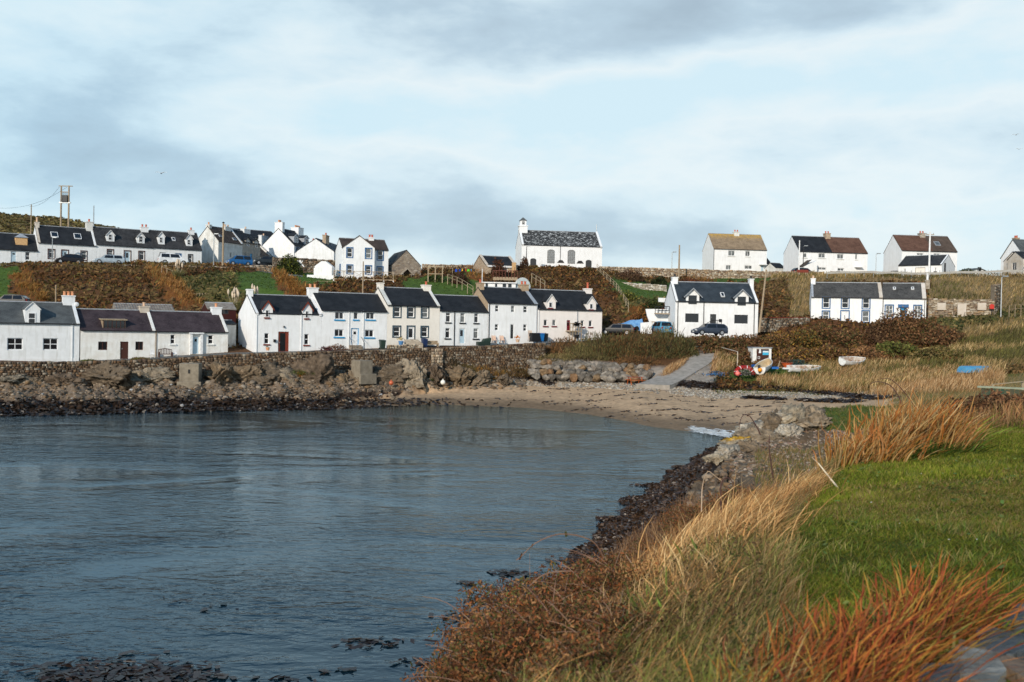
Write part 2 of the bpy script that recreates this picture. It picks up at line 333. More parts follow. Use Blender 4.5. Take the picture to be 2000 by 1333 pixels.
# ------------------------------------------------------------------ terrain, lofted along bearings
COLS = {
 0:   [(-8,6.4),(2,6.1),(3,5.3),(4,4.2),(6,1.5),(9,-.5),(20,-1.2),(50,-1.5),812,(91.5,765),(95.2,743),(95.9,709),(98,4.0),(111,5.0),(128,10.5),(143,520),(150,516),(165,17.5),(300,418),(520,30)],
 130: [(-8,6.4),(2,6.1),(3,5.3),(4,4.2),(6,1.5),(9,-.5),(20,-1.2),(50,-1.5),810,(94,765),(98.3,743),(99.0,709),(101.5,706),(113,5.0),(129,10.5),(146,518),(154,514),(170,17.8),(300,430),(520,30)],
 250: [(-8,6.4),(2,6.1),(3,5.3),(4,4.3),(6,1.8),(10,-.5),(20,-1.2),(50,-1.5),806,(96,765),(100.3,744),(101,706),(103.5,702),(114,5.3),(130,11),(148,520),(158,515),(170,18),(300,452),(520,30)],
 450: [(-8,6.4),(2,6.2),(3,5.5),(4,4.6),(7,2.0),(11,-.4),(20,-1.2),(50,-1.5),801,(99.5,762),(104.3,730),(105,694),(108.5,690),(119,5.8),(133,560),(149,524),(162,520),(178,19),(300,475),(520,28)],
 640: [(-8,6.4),(2.5,6.2),(4,5.4),(5.5,4.6),(8,2.6),(13,-.3),(20,-1.2),(50,-1.5),799,(103,768),(107.6,723),(108.7,687),(112.5,686),(123,7.0),(134,575),(143,550),(148,546),(178,18),(300,18),(520,10)],
 850: [(-8,6.5),(3,6.3),(5,5.6),(7,4.8),(10,3.0),(15,1.0),(21,-.3),(50,-1.5),790,(108,768),(113,725),(114.2,681),(119,680),(128,7.5),(138,590),(150,548),(162,527),(180,18),(300,18),(520,10)],
 1030:[(-8,6.5),(3,6.35),(5,6.1),(8,5.1),(12,3.3),(18,1.6),(26,-.1),(50,-1.5),797,(110,767),(117.5,741),(119.6,700),(125.5,671),(135,7.6),(148,572),(160,530),(176,524),(195,20),(300,18),(520,10)],
 1150:[(-8,6.5),(3,6.4),(6,6.0),(10,5.0),(14,3.3),(22,1.6),(33,0),(50,-1.3),810,(106,772),(116,743),(118,706),(128,668),(138,8),(149,572),(165,537),(176,526),(195,20),(300,18),(520,10)],
 1260:[(-8,6.5),(3,6.4),(6.5,6.1),(12,5.0),(17,3.1),(30,1.7),(44,.0),(56,-1.0),830,(98,780),(113,749),(115.5,720),(128,655),(136,645),(147,592),(172,548),(180,17.6),(204,20.4),(300,18),(520,10)],
 1330:[(-8,6.5),(3,6.4),(7,6.2),(12.5,5.25),(18,3.4),(38,2.0),(54,.1),(62,-.8),840,(94,792),(106,762),(114,722),(126,668),(134,645),(146,600),(172,548),(180,17.6),(204,20.4),(300,18),(520,10)],
 1400:[(-8,6.5),(3,6.45),(7.5,6.25),(13,5.4),(19,3.9),(45,905),(64,.1),(70,-.5),847,(92,802),(104,768),(114,715),(125,676),(132,650),(146,600),(172,550),(180,17.6),(204,20.4),(300,18),(520,10)],
 1450:[(-8,6.5),(3,6.45),(8,6.3),(13.5,5.5),(21,4.0),(54,874),(70,852),(75,.1),(78,.15),(92,796),(103,768),(112,730),(122,690),(132,652),(147,592),(170,550),(180,17.8),(204,20.4),(300,18),(520,10)],
 1520:[(-8,6.5),(3,6.45),(8,6.35),(13,5.7),(21,4.1),(52,880),(67,815),(72,.5),(80,.45),(91,795),(101,769),(110,738),(119,700),(131,655),(147,588),(168,545),(182,18.2),(200,20),(300,18),(520,10)],
 1600:[(-8,6.5),(3,6.45),(8,6.4),(12.5,6.15),(22,4.2),(50,878),(68,803),(74,1.0),(80,.8),(90,795),(99,772),(108,742),(118,702),(131,650),(148,588),(168,545),(183,18.4),(196,19.8),(300,18),(520,10)],
 1700:[(-8,6.5),(3,6.45),(8,6.42),(14.5,6.3),(24,4.5),(46,866),(70,796),(76,1.8),(82,1.4),(90,785),(99,768),(108,735),(118,697),(132,645),(150,588),(168,543),(184,18.3),(196,19.4),(300,18),(520,10)],
 1820:[(-8,6.5),(3,6.45),(8,6.45),(16,6.35),(24,4.8),(45,3.4),(70,3.0),(78,2.8),(84,2.7),(90,2.8),(99,752),(108,722),(118,690),(134,622),(150,585),(168,540),(182,18.0),(196,19),(300,18),(520,10)],
 1930:[(-8,6.5),(3,6.5),(8,6.5),(17,6.4),(27,5.2),(45,3.8),(64,3.4),(74,3.3),(82,3.3),(90,3.4),(98,738),(107,708),(118,672),(134,610),(150,575),(166,540),(182,18.0),(196,19),(300,18),(520,10)],
 2000:[(-8,6.5),(3,6.5),(8,6.5),(18,6.45),(28,5.4),(45,4.0),(64,3.6),(74,3.5),(82,3.5),(88,3.6),(97,733),(106,700),(118,660),(134,605),(150,572),(165,540),(180,17.9),(196,19),(300,18),(520,10)],
}
K = 20
def _colarr(px, fs):
    u = (px - 1000) / F; r = []
    for f in fs:
        if isinstance(f, (int, float)):                # waterline: height 0 seen at this row
            a, b = 40., 140.
            for _ in range(50):
                m = (a + b) / 2
                if zat(u * m, m, f) > 0: a = m
                else: b = m
            r.append((a, 0.0))
        else:
            D, v = f; r.append((D, zat(u * D, D, v) if v > 200 else v))
    return r
_pk = sorted(COLS); _arr = np.array([_colarr(p, COLS[p]) for p in _pk])
_us = np.array([(p - 1000) / F for p in _pk])
UG = np.concatenate([[-6, -3, -2, -1.4, -1, -.8, -.68, -.6], np.arange(-.55, .5501, .0022), [.6, .68, .8, 1, 1.4, 2, 3, 6]])
SUB = [8, 10, 12, 12, 14, 22, 20, 12, 26, 26, 10, 8, 12, 22, 24, 10, 10, 14, 8]
TG = np.concatenate([k + np.arange(n) / n for k, n in enumerate(SUB)] + [[K - 1]])
def featat(u):
    return np.stack([np.stack([np.interp(u, _us, _arr[:, k, c]) for k in range(K)], -1) for c in (0, 1)], -1)
_FA = featat(UG)                       # nu,K,2
nu, ntg = len(UG), len(TG)
DG = np.zeros((nu, ntg)); ZG = np.zeros((nu, ntg))
for i in range(nu):
    DG[i] = np.interp(TG, np.arange(K), _FA[i, :, 0]); ZG[i] = np.interp(TG, np.arange(K), _FA[i, :, 1])
UU = np.repeat(UG[:, None], ntg, 1); TT = np.repeat(TG[None, :], nu, 0)
XG = UU * np.maximum(DG, 3.0)
PXG = 1000 + UU * F
# roughness by ground type
amp = np.full(XG.shape, .0)
hill = (TT > 12.6) & (TT < 18); amp[hill] = .35
rock = (TT > 8.15) & (TT < 10.4) & (PXG < 690 + 190 * (TT - 8.2)); amp[rock] = .75
head = (TT > 4.2) & (TT < 7) & (PXG > 1150) & (PXG < 1720); amp[head] = .45
amp[(TT > 10.4) & (TT < 12.6) & (PXG > 1410)] = .25
amp[(TT > 3) & (TT <= 4.2)] = .12
amp[(TT > 18)] = 1.5
amp[(TT > 7.5) & (TT < 10) & (PXG > 1030)] = .05
amp[(TT > 15.0) & (TT < 16.9) & (PXG < 620)] = .03
for _ in range(3):
    a2 = amp.copy(); a2[1:-1, 1:-1] = (amp[1:-1, 1:-1] * 2 + amp[2:, 1:-1] + amp[:-2, 1:-1] + amp[1:-1, 2:] + amp[1:-1, :-2]) / 6; amp = a2
sharp = np.abs(fbm(XG * .55, DG * .55, 5, 3)); soft = fbm(XG * .3, DG * .3, 4, 5)
isr = ((rock | head)).astype(float)
ZG = ZG + amp * (np.where(isr > 0, (sharp * 2.2 - .45), soft))
ZG = ZG + np.where(TT < 3, .02 * fbm(XG * 1.5, DG * 1.5, 3, 9), 0)
GP = np.stack([XG, DG, ZG], -1)
gpx, gpy = projn(GP.reshape(-1, 3)); gpx = gpx.reshape(XG.shape); gpy = gpy.reshape(XG.shape)
# ---- colours of the ground itself
BR = np.array([.095, .045, .018]); GRN = np.array([.060, .105, .018]); STRAW = np.array([.30, .20, .09]); OLV = np.array([.10, .085, .028])
ORG = np.array([.26, .10, .025]); DRK = np.array([.030, .018, .010]); SANDC = np.array([.45, .305, .185]); RK = np.array([.17, .13, .095]); WEED = np.array([.020, .012, .008])
ZONES = [
 ('g', [(-40,520),(42,519),(14,560),(30,578),(62,588),(60,600),(-40,600)]), ('o', [(20,540),(60,520),(70,560),(100,590),(60,592),(28,572)]),
 ('l', [(330,545),(460,530),(480,560),(470,600),(380,600),(350,580)]), ('o', [(288,525),(320,520),(380,580),(395,600),(350,600),(300,560)]),
 ('g', [(455,532),(528,528),(548,560),(566,592),(500,586),(470,570)]), ('o', [(525,530),(548,520),(600,565),(620,590),(575,590),(545,560)]),
 ('g', [(560,530),(660,530),(660,560),(570,556)]), ('b', [(640,553),(760,553),(760,575),(640,572)]),
 ('g', [(780,545),(935,535),(940,560),(925,585),(845,592),(790,570)]), ('o', [(905,525),(945,525),(945,550),(905,545)]),
 ('b', [(1010,518),(1165,520),(1200,560),(1226,620),(1175,640),(1100,580),(1010,560)]),
 ('g', [(1185,545),(1312,556),(1312,590),(1215,583)]), ('l', [(1205,580),(1310,585),(1310,640),(1230,640)]), ('o', [(1250,592),(1262,592),(1262,625),(1225,640),(1225,600)]),
 ('g', [(1395,540),(1502,533),(1502,550),(1400,553)]), ('o', [(1340,545),(1395,543),(1400,555),(1345,555)]),
 ('s', [(1500,534),(2040,538),(2040,612),(1960,606),(1815,606),(1815,552),(1585,550),(1582,622),(1545,622),(1500,560)]),
 ('b', [(1482,545),(1545,545),(1545,620),(1482,618)]), ('r', [(1480,625),(1960,620),(1960,640),(1830,700),(1700,712),(1500,708),(1400,690),(1400,652)]),
 ('l', [(1815,622),(2040,598),(2040,660),(1880,660)]), ('s', [(1880,640),(2040,620),(2040,720),(1900,715),(1850,690)]),
 ('g', [(1425,725),(1500,715),(1590,722),(1700,735),(1900,748),(1900,770),(1740,775),(1600,765),(1480,748),(1425,745)]),
 ('s', [(1590,705),(1960,715),(1960,765),(1740,772),(1640,745),(1560,735)]), ('s', [(1480,738),(1600,742),(1740,762),(1740,775),(1600,768),(1480,752)]),
 ('s', [(1395,690),(1440,680),(1440,720),(1380,742),(1360,735)]),
 ('m', [(1555,800),(1750,785),(1770,830),(1690,850),(1600,838)]),
]
PAL = {'g': GRN, 'o': ORG * .6, 'l': OLV, 'b': BR, 's': STRAW * .8, 'r': BR * np.array([1.25, 1.1, 1.0]), 'm': np.array([.075, .105, .022])}
def zonecode(px, py):
    z = np.full(px.shape, 'b', dtype='<U1'); jx = 16 * fbm(px / 17, py / 9, 4, 3) + 7 * fbm(px / 4, py / 3, 3, 13); py = py + 9 * fbm(px / 19, py / 11, 4, 33) + 3 * fbm(px / 4, py / 3, 3, 43); px = px + jx
    for c, poly in ZONES: z[inpoly(px, py, poly)] = c
    return z
CG = np.zeros(XG.shape + (3,)); CG[:] = BR
nse = fbm(XG * .9, DG * .9, 4, 21); nse2 = fbm(XG * .25, DG * .25, 4, 31)
far = TT > 10.9
zc = zonecode(gpx, gpy)
for c, v in PAL.items():
    m_ = far & (zc == c); CG[m_] = v
shore = (TT > 7.6) & (TT <= 11.05)
lft = np.clip((690 + 195 * np.clip(TT - 8.3, 0, 2) - PXG) / 60 + nse * 1.5, 0, 1)[..., None]
rockc = RK * (1 + .45 * nse[..., None]); wet = np.clip((ZG - .6 - .5 * nse2 - .3 * nse) / .5, 0, 1)[..., None]
rockc = WEED * (1.2 + nse[..., None]) * (1 - wet) + rockc * wet
sandc = SANDC * (1 + .12 * nse[..., None]); wets = np.clip((ZG - .22 - .1 * nse2) / .4, 0, 1)[..., None]
sandc = sandc * (.42 + .58 * wets)
shing = np.clip((TT - 9.72 + .12 * nse) / .10, 0, 1)[..., None]
shc = np.array([.27, .23, .19]) * (1 + .6 * nse[..., None])
sandc = sandc * (1 - shing) + shc * shing
bc = rockc * lft + sandc * (1 - lft)
CG[shore] = bc[shore]
# grassy top edge of shore to the right of the slipway
rg = (TT > 9.95) & (TT <= 11.1) & (PXG > 1400)
for c in 'gsl':
    mm_ = rg & (zc == c); CG[mm_] = PAL[c]
rem = rg & (zc == 'b'); CG[rem] = (OLV * 1.1)
gr_ = shore & (TT < 10) & (PXG > 1745 + 30 * nse); CG[gr_] = OLV * 1.3 + STRAW * .2
# near bank
nearb = TT <= 7.6
CG[nearb] = OLV * .8
lawn = TT <= 3.05
CG[lawn] = np.array([.075, .115, .014])
hd = (TT > 4.2) & (TT <= 7.6)
hc = np.array([.16, .105, .062]) * (1 + .6 * nse[..., None])
DTH = np.interp(PXG, [1240, 1330, 1400, 1470, 1560], [3.0, 2.7, 2.1, 1.3, .9]); dk = np.clip((ZG - DTH - .35 * nse2 - .3 * nse) / .45, 0, 1)[..., None]
hc = WEED * (1.1 + .6 * nse[..., None]) * (1 - dk) + hc * dk
hd2 = hd & (PXG < 1745 + 25 * nse); CG[hd2] = hc[hd2]
mnd = (TT > 5.35) & (TT < 7.4) & (zc == 'm'); CG[mnd] = PAL['m']
CG[(TT > 15.9) & (TT < 16.9) & (PXG < 520)] = np.array([.12, .11, .10])
far2 = TT > 17; CG[far2] = (OLV * 1.5 + STRAW * .25)
CG *= (1 + .18 * fbm(XG * 3, DG * 3, 3, 77))[..., None]
CG = np.clip(CG, .003, 1)
idx = np.arange(nu * ntg).reshape(nu, ntg)
FG = np.stack([idx[:-1, :-1], idx[1:, :-1], idx[1:, 1:], idx[:-1, 1:]], -1).reshape(-1, 4)
GROUND_M = attrmat('ground_soil', .95, bump=.55, bs=2.6, var=.28, vs=1.6)
ground = meshnp('ground', GP.reshape(-1, 3), FG, GROUND_M, CG.reshape(-1, 3), smooth=True); tag(ground, kind='structure')
BV = BVHTree.FromPolygons([tuple(p) for p in GP.reshape(-1, 3)], [tuple(f) for f in FG.tolist()])
def gz(x, y):
    h = BV.ray_cast(Vector((x, y, 200)), Vector((0, 0, -1)))
    return h[0].z if h[0] else 0.0
def G(px, py, tmin=0.0):
    d = ray(px, py).normalized(); o = CAMP + d * tmin
    h = BV.ray_cast(o, d)
    return h[0] if h[0] else P(px, py, 130)
def GD(px, D):
    x = X(px, D); return Vector((x, D, gz(x, D)))
def gridpt(u, t):
    """points on the ground at bearing u and profile position t (arrays)"""
    iu = np.clip(np.searchsorted(UG, u) - 1, 0, nu - 2); it = np.clip(np.searchsorted(TG, t) - 1, 0, ntg - 2)
    fu = ((u - UG[iu]) / (UG[iu + 1] - UG[iu]))[:, None]; ft = ((t - TG[it]) / (TG[it + 1] - TG[it]))[:, None]
    return (GP[iu, it] * (1 - fu) + GP[iu + 1, it] * fu) * (1 - ft) + (GP[iu, it + 1] * (1 - fu) + GP[iu + 1, it + 1] * fu) * ft
def scatter(n, pxr, tr, D2=True):
    """random ground points, even over the real area between two bearings and two profile positions"""
    out_ = []; tot = 0
    while tot < n:
        u = rng.uniform((pxr[0] - 1000) / F, (pxr[1] - 1000) / F, n * 3); t = rng.uniform(tr[0], tr[1], n * 3)
        p = gridpt(u, t); p2 = gridpt(u, np.minimum(t + .02, K - 1.01))
        wgt = p[:, 1] * np.hypot(*(p2 - p)[:, 1:].T); wgt = wgt / np.percentile(wgt, 97)
        k = rng.random(len(u)) < wgt; out_.append(p[k]); tot += k.sum()
    return np.concatenate(out_)[:n]
# ------------------------------------------------------------------ water
wm, wt, wb = newmat('sea_water')
wb.inputs['Base Color'].default_value = (.003, .016, .030, 1); wb.inputs['Roughness'].default_value = .05
wb.inputs['IOR'].default_value = 1.333; wb.inputs['Specular Tint'].default_value = (.38, .78, 1.0, 1); wb.inputs['Specular IOR Level'].default_value = .5
gg = N(wt, 'ShaderNodeNewGeometry')
def wn(sx, sy, rot, det=3, dist=0):
    m_ = N(wt, 'ShaderNodeMapping'); L(wt, gg.outputs['Position'], m_.inputs[0]); m_.inputs['Scale'].default_value = (sx, sy, 1); m_.inputs['Rotation'].default_value = (0, 0, rot)
    n = N(wt, 'ShaderNodeTexNoise'); n.inputs['Scale'].default_value = 1; n.inputs['Detail'].default_value = det; n.inputs['Roughness'].default_value = .5; n.inputs['Distortion'].default_value = dist
    L(wt, m_.outputs[0], n.inputs['Vector']); return n.outputs['Fac']
hgt = mth(wt, 'ADD', mth(wt, 'MULTIPLY', wn(.42, .80, .5, 3, .9), .95), mth(wt, 'ADD', mth(wt, 'MULTIPLY', wn(1.7, 2.9, .3, 3, .5), .55), mth(wt, 'MULTIPLY', wn(5, 10, -.2, 2), .10)))
calm = ramp(wt, wn(.06, .09, .6, 3, .8), [(.38, .18), (.60, 1.0)])
hgt = mth(wt, 'MULTIPLY', hgt, calm)
bumpn(wt, wb, hgt, 1.0, .145)
# colour: shallow sand near the beach
sp_ = N(wt, 'ShaderNodeSeparateXYZ'); L(wt, gg.outputs['Position'], sp_.inputs[0])
shal = mth(wt, 'MULTIPLY', mth(wt, 'SUBTRACT', mth(wt, 'ADD', mth(wt, 'MULTIPLY', sp_.outputs[0], .9), sp_.outputs[1]), 62.0), .028, True)
wc = mixc(wt, mth(wt, 'MULTIPLY', shal, .8), (.005, .018, .030), (.12, .11, .08)); L(wt, wc, wb.inputs['Base Color'])
# deep blue body under a cool tinted fresnel reflection
wbump = wb.inputs['Normal'].links[0].from_socket; wdf = N(wt, 'ShaderNodeBsdfDiffuse'); L(wt, wc, wdf.inputs[0]); wgl = N(wt, 'ShaderNodeBsdfGlossy'); wgl.inputs[0].default_value = (.68, .84, .93, 1); wgl.inputs['Roughness'].default_value = .05
wfr = N(wt, 'ShaderNodeFresnel'); wfr.inputs[0].default_value = 1.36; wmx = N(wt, 'ShaderNodeMixShader')
for n_ in (wdf, wgl, wfr): L(wt, wbump, n_.inputs['Normal'])
L(wt, wfr.outputs[0], wmx.inputs[0]); L(wt, wdf.outputs[0], wmx.inputs[1]); L(wt, wgl.outputs[0], wmx.inputs[2]); L(wt, wmx.outputs[0], wt.nodes['Material Output'].inputs[0])
nx, ny = 60, 60
water = MB().grid([[(-900 + 1500 * i / nx, -60 + 200 * j / ny, 0) for i in range(nx + 1)] for j in range(ny + 1)]).build('water', wm)
tag(water, kind='structure')
# ------------------------------------------------------------------ buildings
def zm(ox, oy, s): return lambda a, b: (ox + a / s, oy + b / s)
Z0 = zm(0, 0, 1); Z1 = zm(0, 340, 3.333); Z2 = zm(370, 340, 3.333); Z3 = zm(730, 400, 4.1667); Z4 = zm(1000, 400, 3.808); Z5 = zm(1500, 430, 4)
ZS = zm(440, 500, 8.333); ZT = zm(820, 490, 8.333); ZU = zm(1000, 560, 8.333); ZV = zm(1200, 540, 8.333); ZW = zm(1420, 660, 7.143)
ZX = zm(370, 420, 6.667); ZY = zm(1450, 440, 7.407); ZZ = zm(1720, 440, 6.664); ZA = zm(0, 400, 5.554)
class House:
    def __init__(s, name, label, pL, dL, pR, dR, base, eave, ridge, depth, wall, roof, cat='house', group=None, gf=False, over=.14, side=.02, z=Z0, back=None, gable=None, backroof=True, thick=.10):
        fy = lambda v: v if isinstance(v, (int, float)) else v
        A = P(pL, base, dL); B = P(pR, base, dR); s.B = B
        d = Vector((B.x - A.x, B.y - A.y, 0)); s.w = d.length; s.ang = math.atan2(d.y, d.x); d.normalize(); n = Vector((-d.y, d.x, 0))
        s.A = A; s.d = d; s.n = n; s.depth = depth; s.wallm = wall; s.roofm = roof; s.gf = gf
        s.he = zat(A.x, A.y, eave) - A.z
        if gf: q = A + d * (s.w / 2)
        else: q = A + n * (depth / 2)
        s.hr = zat(q.x, q.y, ridge) - A.z
        s.root = thing(name, label, cat, A, s.ang, group); s.holes = []; s.over = over; s.side = side; s.gm = gable; s.thick = thick
        s.slope = (s.hr - s.he) / ((s.w if gf else depth) / 2); s.T = Matrix.Translation(A) @ Matrix.Rotation(s.ang, 4, 'Z'); s.Ti = s.T.inverted(); s.roofdone = False
    def hit(s, px, py, y=0.0):
        o = s.Ti @ CAMP; d = s.Ti.to_3x3() @ ray(px, py); k = (y - o.y) / d.y; p = o + d * k; return p.x, p.z
    def rhit(s, px, py):
        o = s.Ti @ CAMP; d = s.Ti.to_3x3() @ ray(px, py); k = (s.he + s.slope * o.y - o.z) / (d.z - s.slope * d.y); return o + d * k
    def rect(s, z, r, y=0.0):
        a = s.hit(*z(r[0], r[1]), y); b = s.hit(*z(r[2], r[3]), y); c = s.hit(*z(r[0], r[3]), y)
        return min(a[0], c[0]), c[1] if len(r) else 0, b[0], a[1]
    def rect2(s, z, r, y=0.0):
        ym = (r[1] + r[3]) / 2; xm = (r[0] + r[2]) / 2
        x0 = s.hit(*z(r[0], ym), y)[0]; x1 = s.hit(*z(r[2], ym), y)[0]; z1 = s.hit(*z(xm, r[1]), y)[1]; z0 = s.hit(*z(xm, r[3]), y)[1]
        return x0, z0, x1, z1
    def win(s, z, r, kind='sash', fr=None, sur=None, sill=None, gl=None, R_=None):
        x0, z0, x1, z1 = R_ or s.rect2(z, r)
        x0 = max(x0, .12); x1 = min(x1, s.w - .12); z1 = min(z1, s.he - .04)
        s.holes.append((x0, z0, x1, z1)); window(s.root, x0, z0, x1, z1, .11, kind, fr or WFR, sur, sill, gl, 0.0)
    def door(s, z, r, m, fr=None, glass=None, sur=None, handle=True, R_=None):
        x0, z0, x1, z1 = R_ or s.rect2(z, r); x0 = max(x0, .12); x1 = min(x1, s.w - .12)
        s.holes.append((x0, z0, x1, z1)); f = .09
        fm = fr or WFR
        b = MB(); b.box(x0, .06, z0, x0 + f, .16, z1); b.box(x1 - f, .06, z0, x1, .16, z1); b.box(x0 + f, .06, z1 - f, x1 - f, .16, z1)
        dd = MB().box(x0 + f, .10, z0, x1 - f, .15, z1 - f).build('door', m, s.root); b.build('door_frame', fm, dd)
        if glass:
            g = glass; wd = x1 - x0 - 2 * f; hh = z1 - f - z0
            MB().box(x0 + f + wd * g[0], .085, z0 + hh * g[1], x0 + f + wd * g[2], .099, z0 + hh * g[3]).build('pane', GL, dd)
        if handle: MB().box(x0 + f + .08, .05, z0 + 1.0, x0 + f + .13, .099, z0 + 1.12).build('handle', GALV, dd)
        if sur: surround(x0, z0, x1, z1, 0, .14, False).build('surround', sur, dd)
        return dd, (x0, z0, x1, z1)
    def chim(s, z, r, m=None, pots=1, pm=None, end='L', dp=.75, cap=True, y=None, ph=.42, h0=None):
        """r = (x0, top, x1) in the picture"""
        y = s.depth / 2 if y is None else y
        if s.gf: y = y
        xa = s.hit(*z(r[0], r[1]), y)[0]; xb, zt = s.hit(*z(r[2], r[1]), y)
        xa = max(xa, .0 + .02); 
        if end == 'R': xb = min(xb, s.w - .02) if xb - s.w < .6 else xb
        if end == 'L' and xa < .02: xa = .02
        if xb - xa < .45: xb = xa + .55
        zb = (s.hr if not s.gf else s.he) - .75
        b = MB().box(xa, y - dp / 2, zb, xb, y + dp / 2, zt - (.12 if cap else 0))
        if cap: b.box(xa - .06, y - dp / 2 - .06, zt - .12, xb + .06, y + dp / 2 + .06, zt)
        o = b.build('chimney', m or s.wallm, s.root)
        for i in range(pots):
            px = xa + (xb - xa) * (i + .5) / pots
            q = MB().lathe([(.15, zt), (.13, zt + ph * .8), (.17, zt + ph * .85), (.17, zt + ph)], (px, y, 0), 8)
            q.build('chimney_pot', pm or POT, o)
        return o
    def skew(s, end, m=None, wd=.30, up=.13):
        m = m or s.wallm; x0 = .02 if end == 'L' else s.w - wd - .02; x1 = x0 + wd; d = s.depth; b = MB()
        for sg in (0, 1):
            ya, yb = (-.12, d / 2) if sg == 0 else (d + .12, d / 2)
            za = s.he - .12 * s.slope; zr = s.hr + up
            b.hexa([(x0, ya, za - .15), (x1, ya, za - .15), (x1, yb, s.hr - .15), (x0, yb, s.hr - .15), (x0, ya, za + up), (x1, ya, za + up), (x1, yb, zr), (x0, yb, zr)] if sg == 0 else
                   [(x1, ya, za - .15), (x0, ya, za - .15), (x0, yb, s.hr - .15), (x1, yb, s.hr - .15), (x1, ya, za + up), (x0, ya, za + up), (x0, yb, zr), (x1, yb, zr)])
        b.build('gable_coping', m, s.root)
    def pipe(s, z, x, m=None, top=None):
        xl = s.hit(*z(x, 0), 0)[0]
        xm = s.hit(proj(s.T @ Vector((0, 0, s.he)))[0], 0)[0]
        px, _ = z(x, 0); o = s.Ti @ CAMP
        pyy = proj(s.T @ Vector((s.w / 2, 0, s.he * .5)))[1]
        xl = s.hit(px, pyy)[0]
        MB().box(xl - .04, -.09, -1, xl + .04, -.01, (top or s.he) - .02).build('downpipe', m or s.wallm, s.root)
    def gutter(s, m=None):
        MB().box(.03, -s.over - .08, s.he - s.over * s.slope - .06, s.w - .03, -s.over, s.he - s.over * s.slope + .04).build('gutter', m or BLACK, s.root)
    def skylight(s, z, r, wd=None, ht=None, fr=None, gl=None):
        a = s.rhit(*z(r[0], (r[1] + r[3]) / 2)); b = s.rhit(*z(r[2], (r[1] + r[3]) / 2)); c = s.rhit(*z((r[0] + r[2]) / 2, r[3])); d = s.rhit(*z((r[0] + r[2]) / 2, r[1]))
        xa, xb = a.x, b.x; ya, yb = c.y, d.y; sl = s.slope
        def q(x, y, k): return (x, y - k * sl / math.hypot(1, sl), s.he + sl * y + k / math.hypot(1, sl))
        o = MB().slab([q(xa, ya, .16), q(xb, ya, .16), q(xb, yb, .16), q(xa, yb, .16)], .14).build('skylight', fr or WFR, s.root)
        i = .09
        MB().slab([q(xa + i, ya + i, .175), q(xb - i, ya + i, .175), q(xb - i, yb - i, .175), q(xa + i, yb - i, .175)], .012).build('pane', gl or GL, o)
    def dormer(s, z=None, face=None, eave=None, apex=None, win=None, R_=None, setback=0.0, wall=None, roof=None, barge=None, kind='sash', sill=None, over=.12, fr=None, base=None, gl=None, sur=None, bw=.16):
        """gabled dormer: face=(x0,x1) eave/apex rows in picture, or R_=(x0,x1,z_eave,z_apex) in metres"""
        yf = setback - .035 if setback == 0 else setback
        if R_: x0, x1, z1, z2 = R_
        else:
            xm = (face[0] + face[1]) / 2
            x0 = s.hit(*z(face[0], eave), yf)[0]; x1 = s.hit(*z(face[1], eave), yf)[0]; z1 = s.hit(*z(xm, eave), yf)[1]; z2 = s.hit(*z(xm, apex), yf)[1]
        xm = (x0 + x1) / 2; he, sl = s.he, s.slope; zb = he + sl * setback - (.12 if setback else .3); wall = wall or s.wallm; roof = roof or s.roofm
        z2 = min(z2, s.hr - .05); z1 = min(z1, z2 - .2)
        ye = (z1 - he) / sl; yr = (z2 - he) / sl
        ye = max(ye, yf + .05)
        b = MB(); b.poly([(x0, yf, zb), (x1, yf, zb), (x1, yf, z1), (xm, yf, z2 - .03), (x0, yf, z1)])
        y0 = (zb - he) / sl
        for x in (x0, x1):
            p = [(x, yf, zb), (x, yf, z1), (x, ye + .05, z1), (x, max(y0, yf + .01), zb)]; b.poly(p if x == x0 else p[::-1])
        o = b.build('dormer', wall, s.root); dz = over * (z2 - z1) / max(xm - x0, .1)
        r = MB(); ov = over
        r.slab([(x0 - ov, yf - ov, z1 - dz + .02), (xm, yf - ov, z2 + .02), (xm, yr, z2 + .02), (x0 - ov, max(ye - dz / sl, yf), z1 - dz + .02)][::1], -.09)
        r.slab([(xm, yf - ov, z2 + .02), (x1 + ov, yf - ov, z1 - dz + .02), (x1 + ov, max(ye - dz / sl, yf), z1 - dz + .02), (xm, yr, z2 + .02)], -.09)
        r.build('dormer_roof', roof, o)
        if barge:
            g = MB(); yb = yf - ov - .03
            for xa, xb in ((x0 - ov, xm), (x1 + ov, xm)):
                za, zc = z1 - dz + .06, z2 + .08
                q = [(xa, yb, za - bw), (xb, yb, zc - bw), (xb, yb, zc), (xa, yb, za)]
                q2 = [(a, yb + .05, c) for a, _, c in q]
                g.hexa([q[0], q[1], q2[1], q2[0], q[3], q[2], q2[2], q2[3]] if xa < xb else [q[1], q[0], q2[0], q2[1], q[2], q[3], q2[3], q2[2]])
            g.build('bargeboard', barge, o)
        if win is not None:
            w_ = win if len(win) == 4 and R_ else s.rect2(z, win, yf)
            window(o, *w_, yf - .02, kind, fr or WFR, sur, sill, gl, yf, proud=True)
        return o
